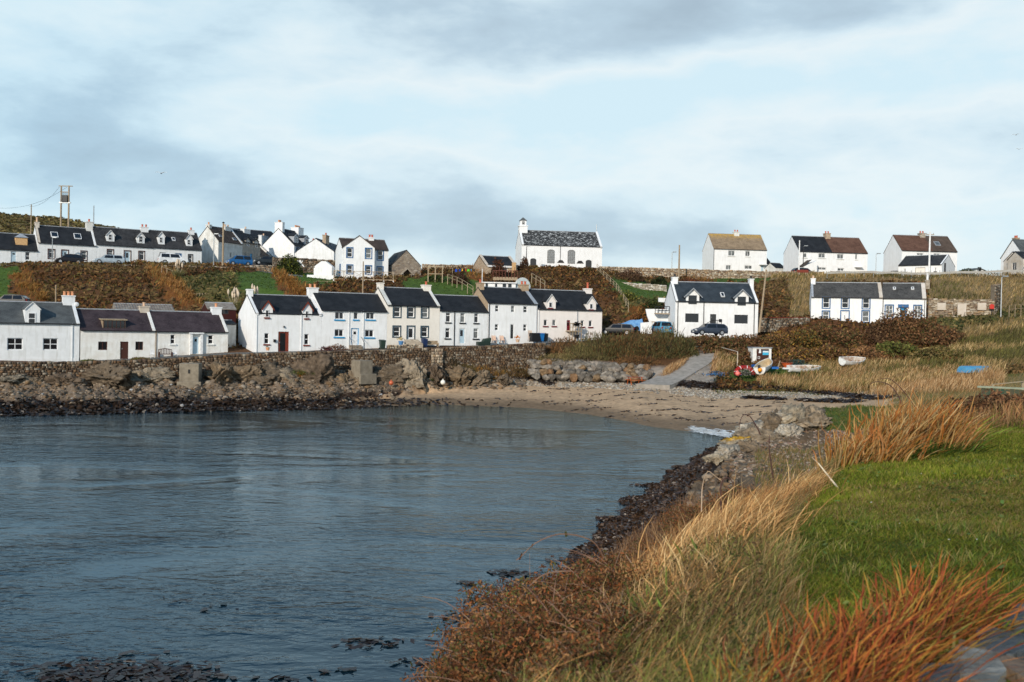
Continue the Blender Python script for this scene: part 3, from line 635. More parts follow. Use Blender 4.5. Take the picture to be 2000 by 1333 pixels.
    def finish(s, gut=True, foot=2.2):
        d, w, he, hr, m = s.depth, s.w, s.he, s.hr, s.wallm; e = .012; b = MB(); zb = -foot
        xs = sorted({e, w - e} | {x for h in s.holes for x in (h[0], h[2])}); zs = sorted({zb, he} | {q for h in s.holes for q in (h[1], h[3])})
        for i in range(len(xs) - 1):
            for j in range(len(zs) - 1):
                cx, cz = (xs[i] + xs[i + 1]) / 2, (zs[j] + zs[j + 1]) / 2
                if xs[i + 1] - xs[i] < 1e-4 or zs[j + 1] - zs[j] < 1e-4: continue
                if any(h[0] < cx < h[2] and h[1] < cz < h[3] for h in s.holes): continue
                b.poly([(xs[i], 0, zs[j]), (xs[i + 1], 0, zs[j]), (xs[i + 1], 0, zs[j + 1]), (xs[i], 0, zs[j + 1])])
        for x0, z0, x1, z1 in s.holes:
            b.poly([(x0, 0, z0), (x0, 0, z1), (x0, .25, z1), (x0, .25, z0)]); b.poly([(x1, 0, z1), (x1, 0, z0), (x1, .25, z0), (x1, .25, z1)])
            b.poly([(x0, 0, z1), (x1, 0, z1), (x1, .25, z1), (x0, .25, z1)]); b.poly([(x1, 0, z0), (x0, 0, z0), (x0, .25, z0), (x1, .25, z0)])
        if not s.gf:
            g = MB()
            g.poly([(e, d, zb), (e, 0, zb), (e, 0, he), (e, d / 2, hr - .03), (e, d, he)]); g.poly([(w - e, 0, zb), (w - e, d, zb), (w - e, d, he), (w - e, d / 2, hr - .03), (w - e, 0, he)])
            b.poly([(w - e, d, zb), (e, d, zb), (e, d, he), (w - e, d, he)])
            if s.gm: g.build('gable_wall', s.gm, s.root)
            else:
                n = len(b.v); b.v += g.v; b.f += [tuple(i + n for i in f) for f in g.f]
            o = s.over; zo = he - o * s.slope; t = s.thick; sd_ = -s.side
            r = MB(); r.slab([(sd_, -o, zo + .03), (w - sd_, -o, zo + .03), (w - sd_, d / 2, hr + .03), (sd_, d / 2, hr + .03)], t)
            r.slab([(w - sd_, d + o, zo + .03), (sd_, d + o, zo + .03), (sd_, d / 2, hr + .03), (w - sd_, d / 2, hr + .03)], t)
        else:
            b.poly([(e, 0, he), (w - e, 0, he), (w / 2, 0, hr - .03)]); b.poly([(w - e, d, zb), (e, d, zb), (e, d, he), (w / 2, d, hr - .03), (w - e, d, he)])
            b.poly([(e, d, zb), (e, 0, zb), (e, 0, he), (e, d, he)]); b.poly([(w - e, 0, zb), (w - e, d, zb), (w - e, d, he), (w - e, 0, he)])
            o = s.over; sl = s.slope; zo = he - o * sl; r = MB(); f = -o * .8
            r.slab([(-o, f, zo + .03), (w / 2, f, hr + .03), (w / 2, d + .1, hr + .03), (-o, d + .1, zo + .03)][::1], -s.thick if 0 else s.thick)
            r.slab([(w / 2, f, hr + .03), (w + o, f, zo + .03), (w + o, d + .1, zo + .03), (w / 2, d + .1, hr + .03)], s.thick)
        b.build('wall', m, s.root); r.build('roof', s.roofm, s.root)
        if gut and not s.gf: s.gutter()
        if not s.gf: MB().box(.03, d / 2 - .09, hr + .0, w - .03, d / 2 + .09, hr + .10).build('ridge_cap', LEAD, s.root)
        return s
def surround(x0, z0, x1, z1, y, t=.14, bottom=True):
    b = MB(); a, c = y - .035, y + .02
    b.box(x0 - t, a, z0 - (t if bottom else 0), x0, c, z1 + t); b.box(x1, a, z0 - (t if bottom else 0), x1 + t, c, z1 + t); b.box(x0, a, z1, x1, c, z1 + t)
    if bottom: b.box(x0, a, z0 - t, x1, c, z0)
    return b
def window(parent, x0, z0, x1, z1, y, kind, fr, sur, sill, gl, ywall, proud=False):
    f = .085 if (x1 - x0) > .7 else .07; b = MB(); ya, yb = (y - .03, y + .02) if proud else (y, y + .05)
    b.box(x0, ya, z0, x0 + f, yb, z1); b.box(x1 - f, ya, z0, x1, yb, z1); b.box(x0 + f, ya, z1 - f, x1 - f, yb, z1); b.box(x0 + f, ya, z0, x1 - f, yb, z0 + f)
    xm, zm_ = (x0 + x1) / 2, (z0 + z1) / 2; m = .035
    if kind in ('sash', 'grid'): b.box(x0 + f, ya + .002, zm_ - m, x1 - f, yb - .002, zm_ + m)
    if kind == 'top': b.box(x0 + f, ya + .002, z1 - (z1 - z0) * .30 - m, x1 - f, yb - .002, z1 - (z1 - z0) * .30 + m)
    if kind in ('case', 'grid'): b.box(xm - m, ya + .004, z0 + f, xm + m, yb - .004, z1 - f)
    if kind == 'six':
        for k in (1, 2): 
            zz = z0 + (z1 - z0) * k / 3; b.box(x0 + f, ya + .002, zz - .025, x1 - f, yb - .002, zz + .025)
        b.box(xm - .03, ya + .004, z0 + f, xm + .03, yb - .004, z1 - f)
    o = b.build('window', fr, parent) if parent.parent is None else b.build('window', fr, parent)
    tgt = o if parent.parent is None else parent
    g = gl or (GL if random.random() < .7 else GLC)
    MB().box(x0 + f * .5, (ya + yb) / 2 - .006, z0 + f * .5, x1 - f * .5, (ya + yb) / 2 + .006, z1 - f * .5).build('pane', g, tgt)
    if sur: surround(x0, z0, x1, z1, ywall).build('surround', sur, tgt)
    if sill: MB().box(x0 - .12, ywall - .12, z0 - .16, x1 + .12, ywall + .02, z0 - .02).build('sill', sill, tgt)
    return o
RA = 'white cottages along the harbour road'; RC = 'cottages along the upper road'; RF = 'houses on the skyline'
# --- row A (left, above the sea wall)
h = House('cottage', 'white cottage with smooth grey slate roof and one tall pointed dormer at the left edge', -40, 96.1, 155, 101, 707, 628.5, 588, 6.2, WHITE, SL_GREY, group=RA)
h.win(Z1, (47, 1068, 150, 1147), 'grid'); h.win(Z1, (280, 1070, 378, 1147), 'grid')
h.dormer(Z1, (165, 262), 880, 833, (182, 903, 233, 980), wall=WHITE, roof=SL_GREY, barge=WFR, bw=.1, over=.08)
h.chim(Z1, (408, 793, 487), pots=3, end='R'); h.skew('R')
MB().lathe([(.02, .0), (.2, .04), (.24, .08)], (h.w + .1, h.depth / 2 - .6, h.hr - .1), 12, 'y').build('satellite_dish', WFR, h.root)
MB().box(0.05, -.04, -.9, h.w - .05, .01, .35).build('plinth', WHITE, h.root); h.pipe(Z1, 470); h.finish(foot=2.6)
h = House('cottage', 'low white cottage with purple slate roof, wide box dormer and dark brown door', 157, 101, 303, 105, 703, 643.6, 604, 5.8, OLDW, SL_PURP, group=RA)
h.win(Z1, (640, 1092, 700, 1147), 'case', BROWN); h.win(Z1, (882, 1092, 933, 1147), 'case', BROWN); h.door(Z1, (783, 1092, 836, 1205), BROWN, BROWN)
a = h.rhit(*Z1(668, 1003)); c = h.rhit(*Z1(818, 1003)); zt = h.hit(*Z1(740, 948), a.y)[1]; zb = h.he + h.slope * a.y; ye = (zt - h.he) / h.slope
b = MB().poly([(a.x, a.y, zb - .1), (c.x, a.y, zb - .1), (c.x, a.y, zt), (a.x, a.y, zt)]); b.poly([(a.x, a.y, zb - .1), (a.x, a.y, zt), (a.x, ye, zt)]); b.poly([(c.x, a.y, zt), (c.x, a.y, zb - .1), (c.x, ye, zt)])
o = b.build('dormer', WOOD, h.root); MB().slab([(a.x - .15, a.y - .2, zt + .02), (c.x + .15, a.y - .2, zt + .02), (c.x + .15, ye + .1, zt + .1), (a.x - .15, ye + .1, zt + .1)], .1).build('dormer_roof', WOOD, o)
b = MB(); n_ = 5; W_ = c.x - a.x
for i in range(n_ + 1): xx = a.x + .1 + (W_ - .2) * i / n_; b.box(xx - .03, a.y - .05, zb, xx + .03, a.y - .01, zt - .1)
b.build('window', BROWN, o); MB().box(a.x + .1, a.y - .03, zb + .05, c.x - .1, a.y - .012, zt - .12).build('pane', GL, o)
h.chim(Z1, (908, 862, 968), PUTTY, 1, POTP, end='R'); h.skew('R'); h.pipe(Z1, 1015, WOOD); h.finish()
h = House('cottage', 'low white cottage with purple slate roof and a white framed porch door, bench outside', 303, 105, 445, 109.2, 700, 646, 608, 5.6, OLDW, SL_PURP, group=RA)
h.win(Z2, (122, 1050, 155, 1107), 'sash', sill=OLDW, gl=GL); h.win(Z1, (1110, 1047, 1140, 1107), 'sash', sill=OLDW, gl=GL)
dd, r = h.door(Z1, (1252, 1057, 1298, 1170), PALEB, WFR, (.3, .72, .7, .88))
b = MB().box(r[0] - .3, -.3, r[1] - .3, r[0] - .05, .02, r[3] + .25); b.box(r[2] + .05, -.3, r[1] - .3, r[2] + .3, .02, r[3] + .25); b.box(r[0] - .4, -.4, r[3] + .25, r[2] + .4, .02, r[3] + .40); b.build('porch_surround', WFR, h.root)
MB().box(r[0] - .3, -.6, r[1] - .5, r[2] + .3, -.31, r[1] - .05).build('step', CONC, h.root)
h.chim(Z2, (143, 868, 213), WHITE, 1, POT, end='R'); h.skew('R'); h.finish()
# sheds behind row A
h = House('shed', 'low shed with rusty corrugated sheet roof behind the purple roofed cottages', 225, 116, 341, 119, 640, 606, 593.5, 5, ST_GREY, CORR, 'shed', thick=.06)
b = MB(); n_ = 22
for i in range(n_):
    x = .15 + (h.w - .3) * i / (n_ - 1); b.slab([(x - .05, -.1, h.he - .1 * h.slope + .09), (x + .05, -.1, h.he - .1 * h.slope + .09), (x + .05, 2.5, h.hr + .09), (x - .05, 2.5, h.hr + .09)], .07)
b.build('roof_ribs', CORR, h.root); h.finish(False)
h = House('shed', 'dark red boarded shed with ribbed roof behind the white cottage', 405, 117, 461, 118.5, 640, 603, 591.5, 4, MAROON, CORR, 'shed'); h.win(Z2, (212, 883, 255, 912), 'case', DGREY); h.finish(False)
h = House('outhouse', 'small white outhouse squeezed between two cottages', 443, 112.6, 461, 113.2, 668, 633, 626, 3, GREYW, SL_MED, 'outhouse'); h.finish(False)
# --- row B
h = House('cottage', 'white cottage with red brown trimmed pointed dormers and brown framed doorway', 498, 109, 627, 112.8, 686, 611, 575.5, 7.0, WHITE2, SL_BLACK, group=RA)
h.dormer(ZS, (612, 775), 850, 737, (650, 880, 710, 1000), barge=REDB, sill=REDB, over=.14, bw=.2, gl=GL); h.dormer(ZS, (1265, 1415), 865, 757, (1300, 895, 1352, 1015), barge=REDB, sill=REDB, over=.14, bw=.2, gl=GL)
h.win(Z2, (488, 1037, 518, 1107), sill=REDB, gl=GL); h.win(Z2, (748, 1042, 777, 1112), sill=REDB, gl=GL); dd, r = h.door(Z2, (578, 1027, 647, 1160), REDB, REDB, (.12, .05, .72, .97))
MB().box(r[0] - .55, -.2, r[1] + 1.1, r[0] - .3, -.01, r[1] + 1.4).build('mailbox', BLACK, h.root); MB().tube(((r[0] + r[2]) / 2, -.12, r[3] + .45), ((r[0] + r[2]) / 2, -.12, r[3] + .65), .1, .06).build('wall_lamp', BLACK, h.root)
h.chim(Z2, (343, 751, 400), pots=0, end='L', dp=.9); h.chim(Z2, (772, 742, 832), pots=2, pm=POT, end='R', dp=.9); h.skew('L', up=.05); h.skew('R'); h.pipe(Z2, 437); h.pipe(Z2, 727); h.finish(False)
h = House('house', 'white two storey house with bright blue window sills and blue framed door', 627, 112.8, 755, 116.7, 682, 605, 571, 6.4, WHITE2, SL_BLACK, group=RA)
for r in ((948, 897, 1005, 947), (945, 1012, 1003, 1060), (1150, 900, 1205, 947), (1143, 1015, 1200, 1063)): h.win(Z2, r, 'case', sill=BLUE)
h.win(Z2, (1070, 900, 1098, 947), 'plain', sill=BLUE); dd, r = h.door(Z2, (1052, 1005, 1103, 1112), WFR, BLUE, (.3, .66, .7, .84))
for i in range(4): pass
b = MB()
for i in range(4): b.box(r[0] - .25, -.30 - .3 * i, r[1] - .9, r[2] + .25, -.31 - .3 * (i - 1) - .0, r[1] - .05 - .2 * i)
b.build('door_steps', ST_GREY, h.root)
b = MB()
for x in (r[0] - .25, r[2] + .25):
    b.pipe([(x, -.1, r[1] + .9), (x, -1.25, r[1] + .2)], .025); b.tube((x, -1.25, r[1] - .8), (x, -1.25, r[1] + .2), .025)
b.build('handrail', BLACK, h.root)
h.pipe(Z2, 1038, WFR); h.pipe(Z2, 1132, WFR); h.finish()
h = House('house', 'cream two storey house with slate blue window surrounds and low stone garden wall', 755, 116.7, 858, 119.9, 680, 595, 561.5, 6.4, CREAM, SL_BLACK, group=RA)
for r in ((163, 831, 217, 915), (278, 833, 330, 917), (391, 838, 443, 919), (160, 993, 214, 1074), (388, 995, 439, 1077)): h.win(Z3, r, 'sash', sur=TEAL)
h.door(Z3, (275, 993, 329, 1100), WFR, WFR, (.15, .2, .85, .9), sur=TEAL); MB().box(.06, -.03, -1, h.w - .06, .01, .3).build('plinth', TEAL, h.root)
h.chim(Z3, (-32, 636, 42), pots=0, end='L', dp=1.0); h.chim(Z3, (397, 656, 477), pots=1, pm=REDP, end='R', dp=.9); h.skew('L', GREYW, .45); h.skew('R', GREYW, .35); h.finish()
h = House('house', 'narrow white two storey house with black plinth and dark sills', 858, 119.9, 952, 122.8, 677, 606.4, 576.4, 6.2, WHITE, SL_BLACK, group=RA)
for r in ((587, 880, 625, 957), (705, 883, 742, 960), (818, 886, 852, 962), (583, 1005, 620, 1087), (812, 1008, 850, 1090)): h.win(Z3, r, 'top', sill=BLACK)
h.door(Z3, (697, 1007, 745, 1128), PALEB, WFR, (.1, .5, .65, .92)); h.pipe(Z3, 655, BLACK); MB().box(.06, -.04, -1.2, h.w - .06, .01, .12).build('plinth', BLACK, h.root); h.finish()
h = House('house', 'white two storey house with a sandstone gable top, stepping above the lower roof beside it', 952, 122.8, 1049, 125.8, 671, 591, 561, 6.4, WHITE2, SL_BLACK, group=RA, gable=SANDB)
for r in ((988, 820, 1018, 873), (1117, 823, 1147, 878), (1217, 828, 1250, 880), (985, 973, 1015, 1025), (1217, 975, 1245, 1030)): h.win(Z3, r, 'sash')
h.door(Z3, (1110, 972, 1142, 1090), DGREY, WFR, (.05, .05, .95, .95), handle=False)
h.chim(Z3, (797, 636, 868), SANDB, 1, REDP, end='L', dp=1.3, cap=True); h.chim(Z3, (1192, 652, 1258), SANDB, 2, REDP, end='R', dp=1.2); h.skew('R', LEAD, .5, .08); h.pipe(Z3, 937, BLACK); h.pipe(Z3, 1325, LEAD); h.finish()
h = House('house', 'pale pink house with two white edged dormers, crimson door and four small ground windows', 1049, 125.8, 1175, 129.6, 669, 602.6, 565.5, 6.6, PINK, SL_BLACK, group=RA)
for r in ((517, 540, 575, 640), (657, 540, 715, 640), (1120, 552, 1172, 652), (1250, 555, 1305, 655)): h.win(ZU, r, 'plain', sill=CRIM)
h.door(ZU, (890, 548, 945, 715), CRIM, CRIM, (.2, .5, .8, .9)); h.pipe(ZU, 1060, LEAD); h.pipe(ZU, 430, WHITE)
h.dormer(ZU, (568, 712), 235, 133, (597, 255, 652, 345), kind='plain', barge=WFR, sill=CRIM, bw=.09, gl=GL); h.dormer(ZU, (1222, 1368), 268, 168, (1262, 280, 1312, 370), kind='plain', barge=WFR, sill=CRIM, bw=.09, gl=GL)
h.chim(ZU, (1185, 38, 1333), pots=1, pm=REDP, end='R', dp=.9, ph=.8); h.finish()
dr = h.root; b = MB()      # timber landing outside the crimson door
x0 = h.hit(*ZU(870, 700))[0]; x1 = h.hit(*ZU(1055, 700))[0]; zz = h.hit(*ZU(950, 715))[1]
b.box(x0, -1.3, zz - .15, x1, -.02, zz - .03)
for i in range(5): xx = x0 + (x1 - x0) * i / 4; b.box(xx - .04, -1.3, zz - 1.6, xx + .04, -1.22, zz + .9)
b.box(x0, -1.33, zz + .85, x1, -1.2, zz + .95); b.box(x0, -1.29, zz + .4, x1, -1.23, zz + .46); b.build('door_landing', WOOD, h.root)
# --- row C, upper left
h = House('cottage', 'white cottage with dark roof and an unfinished timber box dormer under a lead cap', -60, 144.8, 74, 150, 514, 482.5, 451.5, 6, WHITE, SL_BLACK, group=RC)
h.door(ZA, (118, 507, 180, 632), PALEB, WFR, (.2, .75, .8, .9)); h.win(ZA, (275, 514, 325, 602), 'sash')
a = h.rhit(*ZA(172, 437)); c = h.rhit(*ZA(297, 437)); zb = h.he + h.slope * a.y; zt = h.hit(*ZA(235, 358), a.y)[1]
o = MB().box(a.x, a.y, zb - .2, c.x, a.y + 1.6, zt).build('dormer', NEWW, h.root)
mx_ = (a.x + c.x) / 2; zp = h.hit(*ZA(230, 308), a.y)[1]; k = (a.x - .15, c.x + .15); b = MB()
for q in ([(k[0], a.y - .15, zt), (k[1], a.y - .15, zt), (mx_, a.y + .7, zp)], [(k[0], a.y + 1.6, zt), (k[0], a.y - .15, zt), (mx_, a.y + .7, zp)], [(k[1], a.y - .15, zt), (k[1], a.y + 1.6, zt), (mx_, a.y + .7, zp)], [(k[1], a.y + 1.6, zt), (k[0], a.y + 1.6, zt), (mx_, a.y + .7, zp)]): b.poly(q)
b.build('dormer_roof', LEAD, o); h.finish()
h = House('cottage', 'white cottage with black roof, two skylights and brown edged windows', 74, 150, 188, 154.7, 514.5, 473, 440.5, 6, WHITE, SL_BLACK, group=RC)
h.win(ZA, (528, 490, 590, 582), 'top', sur=BROWN); h.win(ZA, (883, 508, 940, 600), 'top', sur=BROWN); h.door(ZA, (673, 497, 738, 625), PALEB, WFR, (.35, .5, .7, .9), sur=BROWN)
h.skylight(ZA, (552, 305, 628, 360)); h.skylight(ZA, (803, 322, 880, 378)); h.chim(ZA, (315, 190, 390), PUTTY, 1, POTP, end='L', ph=.75, dp=.9); h.skew('L', PUTTY, .3); h.chim(ZA, (932, 190, 1010), GREYW, 1, REDP, end='R', dp=.9); h.skew('R', WHITE); h.finish()
h = House('cottage', 'white cottage with two small pointed roof dormers and brown edged windows above the silver car', 188, 154.7, 300, 159.7, 514.5, 476.5, 443.5, 6, WHITE, SL_MED, group=RC)
h.win(Z1, (701, 495, 737, 560), 'top', sur=BROWN); h.win(Z1, (906, 506, 939, 561), 'top', sur=BROWN); h.door(Z1, (811, 503, 849, 585), PALEB, WFR, (.2, .5, .7, .9), sur=BROWN)
h.dormer(Z1, (694, 746), 397, 368, (705, 393, 730, 432), setback=.55, barge=WFR, bw=.1, kind='sash'); h.dormer(Z1, (893, 942), 410, 384, (903, 405, 930, 445), setback=.55, barge=WFR, bw=.1)
h.chim(Z1, (915, 348, 963), pots=2, pm=REDP, end='R'); h.finish()
h = House('cottage', 'white cottage with blue door, two lead sided dormers and the white off roader parked outside', 300, 159.7, 394, 164, 516, 482.5, 450, 6, WHITE, SL_MED, group=RC)
h.win(Z1, (1045, 518, 1072, 572), 'sash', sur=BLACK); h.win(Z1, (1229, 528, 1252, 578), 'sash', sur=BLACK); h.door(Z1, (1138, 517, 1184, 590), DBLUE, DBLUE)
h.dormer(Z1, (1032, 1073), 405, 379, (1038, 413, 1058, 448), setback=.5, barge=WFR, bw=.1); h.dormer(Z1, (1213, 1254), 420, 393, (1218, 428, 1240, 462), setback=.5, barge=WFR, bw=.1)
h.skylight(Z1, (1118, 418, 1140, 438)); h.chim(Z1, (1225, 368, 1262), pots=1, pm=REDP, end='R'); h.finish()
h = House('cottage', 'tall white gabled cottage end with stained wall beside the wooden power pole', 426, 168, 473, 174, 519, 469.8, 441.8, 4.6, GREYW, T_EBR, group=RC)
h.skylight(ZX, (385, 268, 412, 290), fr=LEAD); h.skylight(ZX, (565, 308, 603, 335), fr=LEAD)
for r in ((430, 497, 446, 560), (527, 490, 550, 560), (607, 515, 624, 540)): h.win(ZX, r, 'plain')
h.chim(ZX, (158, 122, 205), pots=1, pm=POT, end='L', dp=.8); h.chim(ZX, (445, 165, 520), pots=2, pm=POTP, end='R'); h.skew('R', WHITE, .4); h.finish()
h = House('cottage', 'grey harled cottage with light blue door behind the blue car', 473, 174.1, 508, 180, 517.5, 471.8, 448, 4.6, TAN, SL_BLACK, group=RC)
h.door(ZX, (787, 507, 815, 645), BLUE, BLUE); h.win(ZX, (720, 490, 737, 560), 'plain'); h.win(ZX, (868, 515, 882, 600), 'plain')
h.dormer(R_=(h.w * .16, h.w * .42, h.he + .35, h.he + .8), win=(h.w * .22, h.he - .7, h.w * .36, h.he + .25), wall=TAN, kind='plain'); h.dormer(R_=(h.w * .62, h.w * .88, h.he + .35, h.he + .8), win=(h.w * .68, h.he - .7, h.w * .82, h.he + .25), wall=TAN, kind='plain')
h.chim(ZX, (690, 195, 770), WHITE, 1, POTP, end='R', dp=.8); h.finish()
h = House('outbuilding', 'low outbuilding with dark brown roof next to the light blue door', 507.5, 180.5, 535, 187, 515, 500, 480, 4.6, WHITE, T_EBR, 'outbuilding'); h.win(ZX, (950, 545, 980, 585), 'plain'); h.finish()
h = House('cottage', 'low cottage with grey roof and slim skylights half behind the dark evergreen', 532, 186, 568, 195, 515, 501, 478, 5, GREYW, SL_LIGHT, group=RC)
h.skylight(ZX, (1095, 455, 1120, 487)); h.skylight(ZX, (1160, 425, 1190, 460)); h.chim(ZX, (910, 285, 1010), WHITE, 1, POTP, end='L', dp=.6); h.skew('L', WHITE, .5); h.finish()
h = House('house', 'large white house with many pots on its gable chimney and two grey cheeked dormers', 574, 185, 615, 193, 512, 478.5, 446, 6.6, WHITE2, SL_BLACK, group=RC)
for x0, x1, a_, b_ in ((1395, 1420, 427, 545), (1440, 1478, 432, 548), (1505, 1530, 442, 550), (1565, 1590, 457, 550)): h.win(ZX, (x0, a_, x1, b_), 'sash', sur=DBLUE)
for x0 in (.9, 4.9): h.dormer(R_=(x0, x0 + 1.7, h.he + 1.75, h.he + 2.2), win=(x0 + .35, h.he + .6, x0 + 1.35, h.he + 1.6), setback=.5, wall=LEAD, barge=WFR, bw=.1)
h.chim(ZX, (1082, 102, 1190), pots=4, pm=POT, end='L', dp=1.6); h.chim(ZX, (1372, 178, 1452), pots=4, pm=POT, end='R', dp=1.6); h.finish()
h = House('house', 'long dark hipped roof house behind the white gables', 425, 198, 545, 206, 500, 459, 443.5, 8, WHITE, SL_BLACK, group=RC); h.finish()
h = House('house', 'white gabled house with blue grey roof and brown brick chimney beside the blue trimmed house', 652, 172, 690, 186, 512, 491, 466, 6.5, WHITE, SL_BLUE, group=RC)
h.chim(ZX, (1755, 275, 1800), ST_TAN, 1, REDP, end='L', dp=.6, y=h.depth * .35); h.finish()
h = House('cottage', 'small white cottage with dormered dark roof seen between two white gables', 615, 185, 642, 195, 512, 500, 482, 4.5, WHITE, SL_BLACK, group=RC)
h.dormer(R_=(.8, 2.2, h.he + 1.2, h.he + 1.7), win=(1.1, h.he + .4, 1.9, h.he + 1.1), setback=.3); h.dormer(R_=(4.2, 5.6, h.he + 1.2, h.he + 1.7), win=(4.5, h.he + .4, 5.3, h.he + 1.1), setback=.3)
h.chim(ZX, (1600, 350, 1650), pots=2, pm=REDP, end='L', dp=.8); h.finish()
# --- blue trimmed house with gable wing
h = House('house', 'white two storey house with deep blue window surrounds, brown roof and timber deck', 668, 148.6, 758, 151, 545, 484.5, 465.5, 6, WHITE2, T_EBR, group=RC)
for r in ((1225, 500, 1260, 560), (1223, 607, 1258, 658)): h.win(Z2, r, 'sash', sur=DBLUE)
h.chim(Z2, (1165, 415, 1198), pots=2, pm=REDP, end='M', dp=.8)
gw = House('house', 'tmp', 670, 147.4, 731, 148.6, 545, 481.5, 460, 2.4, WHITE2, T_EBR, gf=True, over=.12)
for r in ((1027, 483, 1061, 542), (1148, 487, 1184, 549), (1027, 595, 1061, 648), (1148, 600, 1183, 650)): gw.win(Z2, r, 'sash', sur=DBLUE)
gw.finish()
for ch in list(gw.root.children):
    ch.matrix_basis = h.Ti @ gw.T
    if ch.name.startswith('wall'): ch.name = 'bay_wall'
    ch.parent = h.root
bpy.data.objects.remove(gw.root)
b = MB().box(-.06, 1.2, .3, -.01, 2.0, 2.3); b.build('side_door', DBLUE, h.root); h.finish()
# memorial like white outbuilding
A_ = P(614.5, 543, 148); B_ = P(648, 543, 148); w_ = (B_ - A_).length; t = thing('store_shed', 'small blank white gabled store with low side walls on the green', 'shed', A_)
e_ = zat(A_.x, A_.y, 520) - A_.z; ap = zat((A_.x + B_.x) / 2, A_.y, 510.5) - A_.z
b = MB(); fr_ = [(0, 0, -1), (w_, 0, -1), (w_, 0, e_), (w_ / 2 + .3, 0, ap), (w_ / 2 - .3, 0, ap), (0, 0, e_)]; bk = [(x, 2.4, z) for x, _, z in fr_]; b.poly(fr_); b.poly(bk[::-1])
for i in range(6): j = (i + 1) % 6; b.poly([fr_[j], fr_[i], bk[i], bk[j]])
b.build('wall', WHITE2, t); MB().box(-1.1, -.15, -1, w_ + .35, -.02, .42).build('side_wall', WHITE2, t); MB().box(-.2, .3, -1, -.02, 1.5, e_ * .85).build('side_leaf', WHITE2, t)
# stone gabled outbuilding
h = House('stone_barn', 'rubble stone barn with a pointed gable, slate roof and small porch', 764, 152, 822, 153.5, 551, 517.5, 488.5, 9, ST_GREY, SL_MED, 'barn', gf=True, over=.05)
x0, z0, x1, z1 = h.rect2(Z3, (222, 545, 298, 610)); pr = MB(); m_ = (x0 + x1) / 2; zt = h.hit(*Z3(258, 528))[1]
pr.poly([(x0, -1.0, -.6), (x0, -1.0, z1 - .4), (x0, 0, z1 - .4), (x0, 0, -.6)]); pr.poly([(x1, 0, -.6), (x1, 0, z1 - .4), (x1, -1.0, z1 - .4), (x1, -1.0, -.6)])
pr.box(x0, -1.0, -.6, x0 + .22, -.8, z1 - .4); pr.box(x1 - .22, -1.0, -.6, x1, -.8, z1 - .4); pr.build('porch', ST_GREY, h.root)
g = MB(); g.slab([(x0 - .2, -1.2, z1 - .6), (m_, -1.2, zt), (m_, .0, zt), (x0 - .2, 0, z1 - .6)], -.12); g.slab([(m_, -1.2, zt), (x1 + .2, -1.2, z1 - .6), (x1 + .2, 0, z1 - .6), (m_, 0, zt)], -.12); g.build('porch_roof', ST_PALE, h.root)
MB().box(x0 + .25, -.06, -.5, x1 - .25, -.01, z1 - .5).build('door', BLACK, h.root); h.finish(False)
# stone cottage with terrace door
h = House('stone_cottage', 'small stone cottage with black roof, pale gable copings and white glazed terrace doors', 948, 158, 1010, 160, 531, 517.5, 499.8, 6, ST_TAN, SL_BLACK, 'cottage', gable=ST_TAN)
x0, z0, x1, z1 = h.rect2(ZT, (1270, 255, 1430, 400)); z1 = min(z1, h.he - .1); h.holes.append((x0, z0 - .2, x1, z1)); window(h.root, x0, z0 - .2, x1, z1, .1, 'case', WFR, None, None, GL, 0)
h.skew('L', PUTTY, .38, .2); h.skew('R', PUTTY, .38, .2); MB().box(.3, -.22, h.he - .32, h.w - .3, -.15, h.he - .05).build('fascia', WFR, h.root)
MB().box(h.w * .80, -.8, -1, h.w * .9, -.4, 1.6).build('timber_screen', NEWW, h.root); h.finish(False)
# church
h = House('church', 'long white church with lichen mottled slate roof, two tall arched windows and a small bellcote', 1018, 190, 1175.5, 192, 523, 478, 450, 9, WHITE2, SL_MOT, 'church', over=.08)
def arch(h, z, r, m, name, y=-.03, fm=None):
    x0, z0, x1, z1 = h.rect2(z, r); hw = (x1 - x0) / 2; cx = (x0 + x1) / 2; zc = z1 - hw * .55
    pts = [(x0, y, z0), (x1, y, z0)] + [(cx + hw * math.cos(t), y, zc + hw * .55 * math.sin(t)) for t in np.linspace(0, PI, 11)]
    b = MB().poly(pts); n = len(pts); q = [(a, .01, c) for a, _, c in pts]
    for i in range(n): j = (i + 1) % n; b.poly([pts[j], pts[i], q[i], q[j]])
    o = b.build(name, m, h.root)
    if name == 'window':
        g = MB()
        for k in range(1, 4): g.box(x0 + (x1 - x0) * k / 4 - .03, y - .03, z0 + .05, x0 + (x1 - x0) * k / 4 + .03, y - .005, zc)
        for k in range(1, 6): zz = z0 + (zc - z0) * k / 5; g.box(x0 + .05, y - .035, zz - .025, x1 - .05, y - .03, zz + .025)
        g.build('glazing_bar', GALV, o)
    return o
arch(h, Z3, (1412, 365, 1472, 478), GLP, 'window'); arch(h, Z3, (1577, 368, 1638, 482), GLP, 'window'); arch(h, Z3, (1273, 437, 1322, 500), DGREY, 'door'); arch(h, Z3, (1724, 450, 1772, 515), DGREY, 'door')
h.skew('L', WHITE2, .4, .2); h.skew('R', WHITE2, .4, .2); h.pipe(Z3, 1517, BLACK)
xc, zc = h.hit(*Z3(1213, 205), 4.5); bz = h.hr; x0, x1 = xc - .75, xc + .75
zt1 = h.hit(*Z3(1213, 180), 4.5)[1]; zt2 = h.hit(*Z3(1213, 133), 4.5)[1]; zt3 = h.hit(*Z3(1213, 103), 4.5)[1]
b = MB().box(xc - .8, 3.6, bz - 1, xc + .8, 5.4, zt1); b.box(xc - .95, 3.5, zt1, xc + .95, 5.5, zt1 + .15); b.box(xc - .6, 3.9, zt1 + .15, xc + .6, 5.1, zt2); bell = b.build('bellcote', WHITE2, h.root)
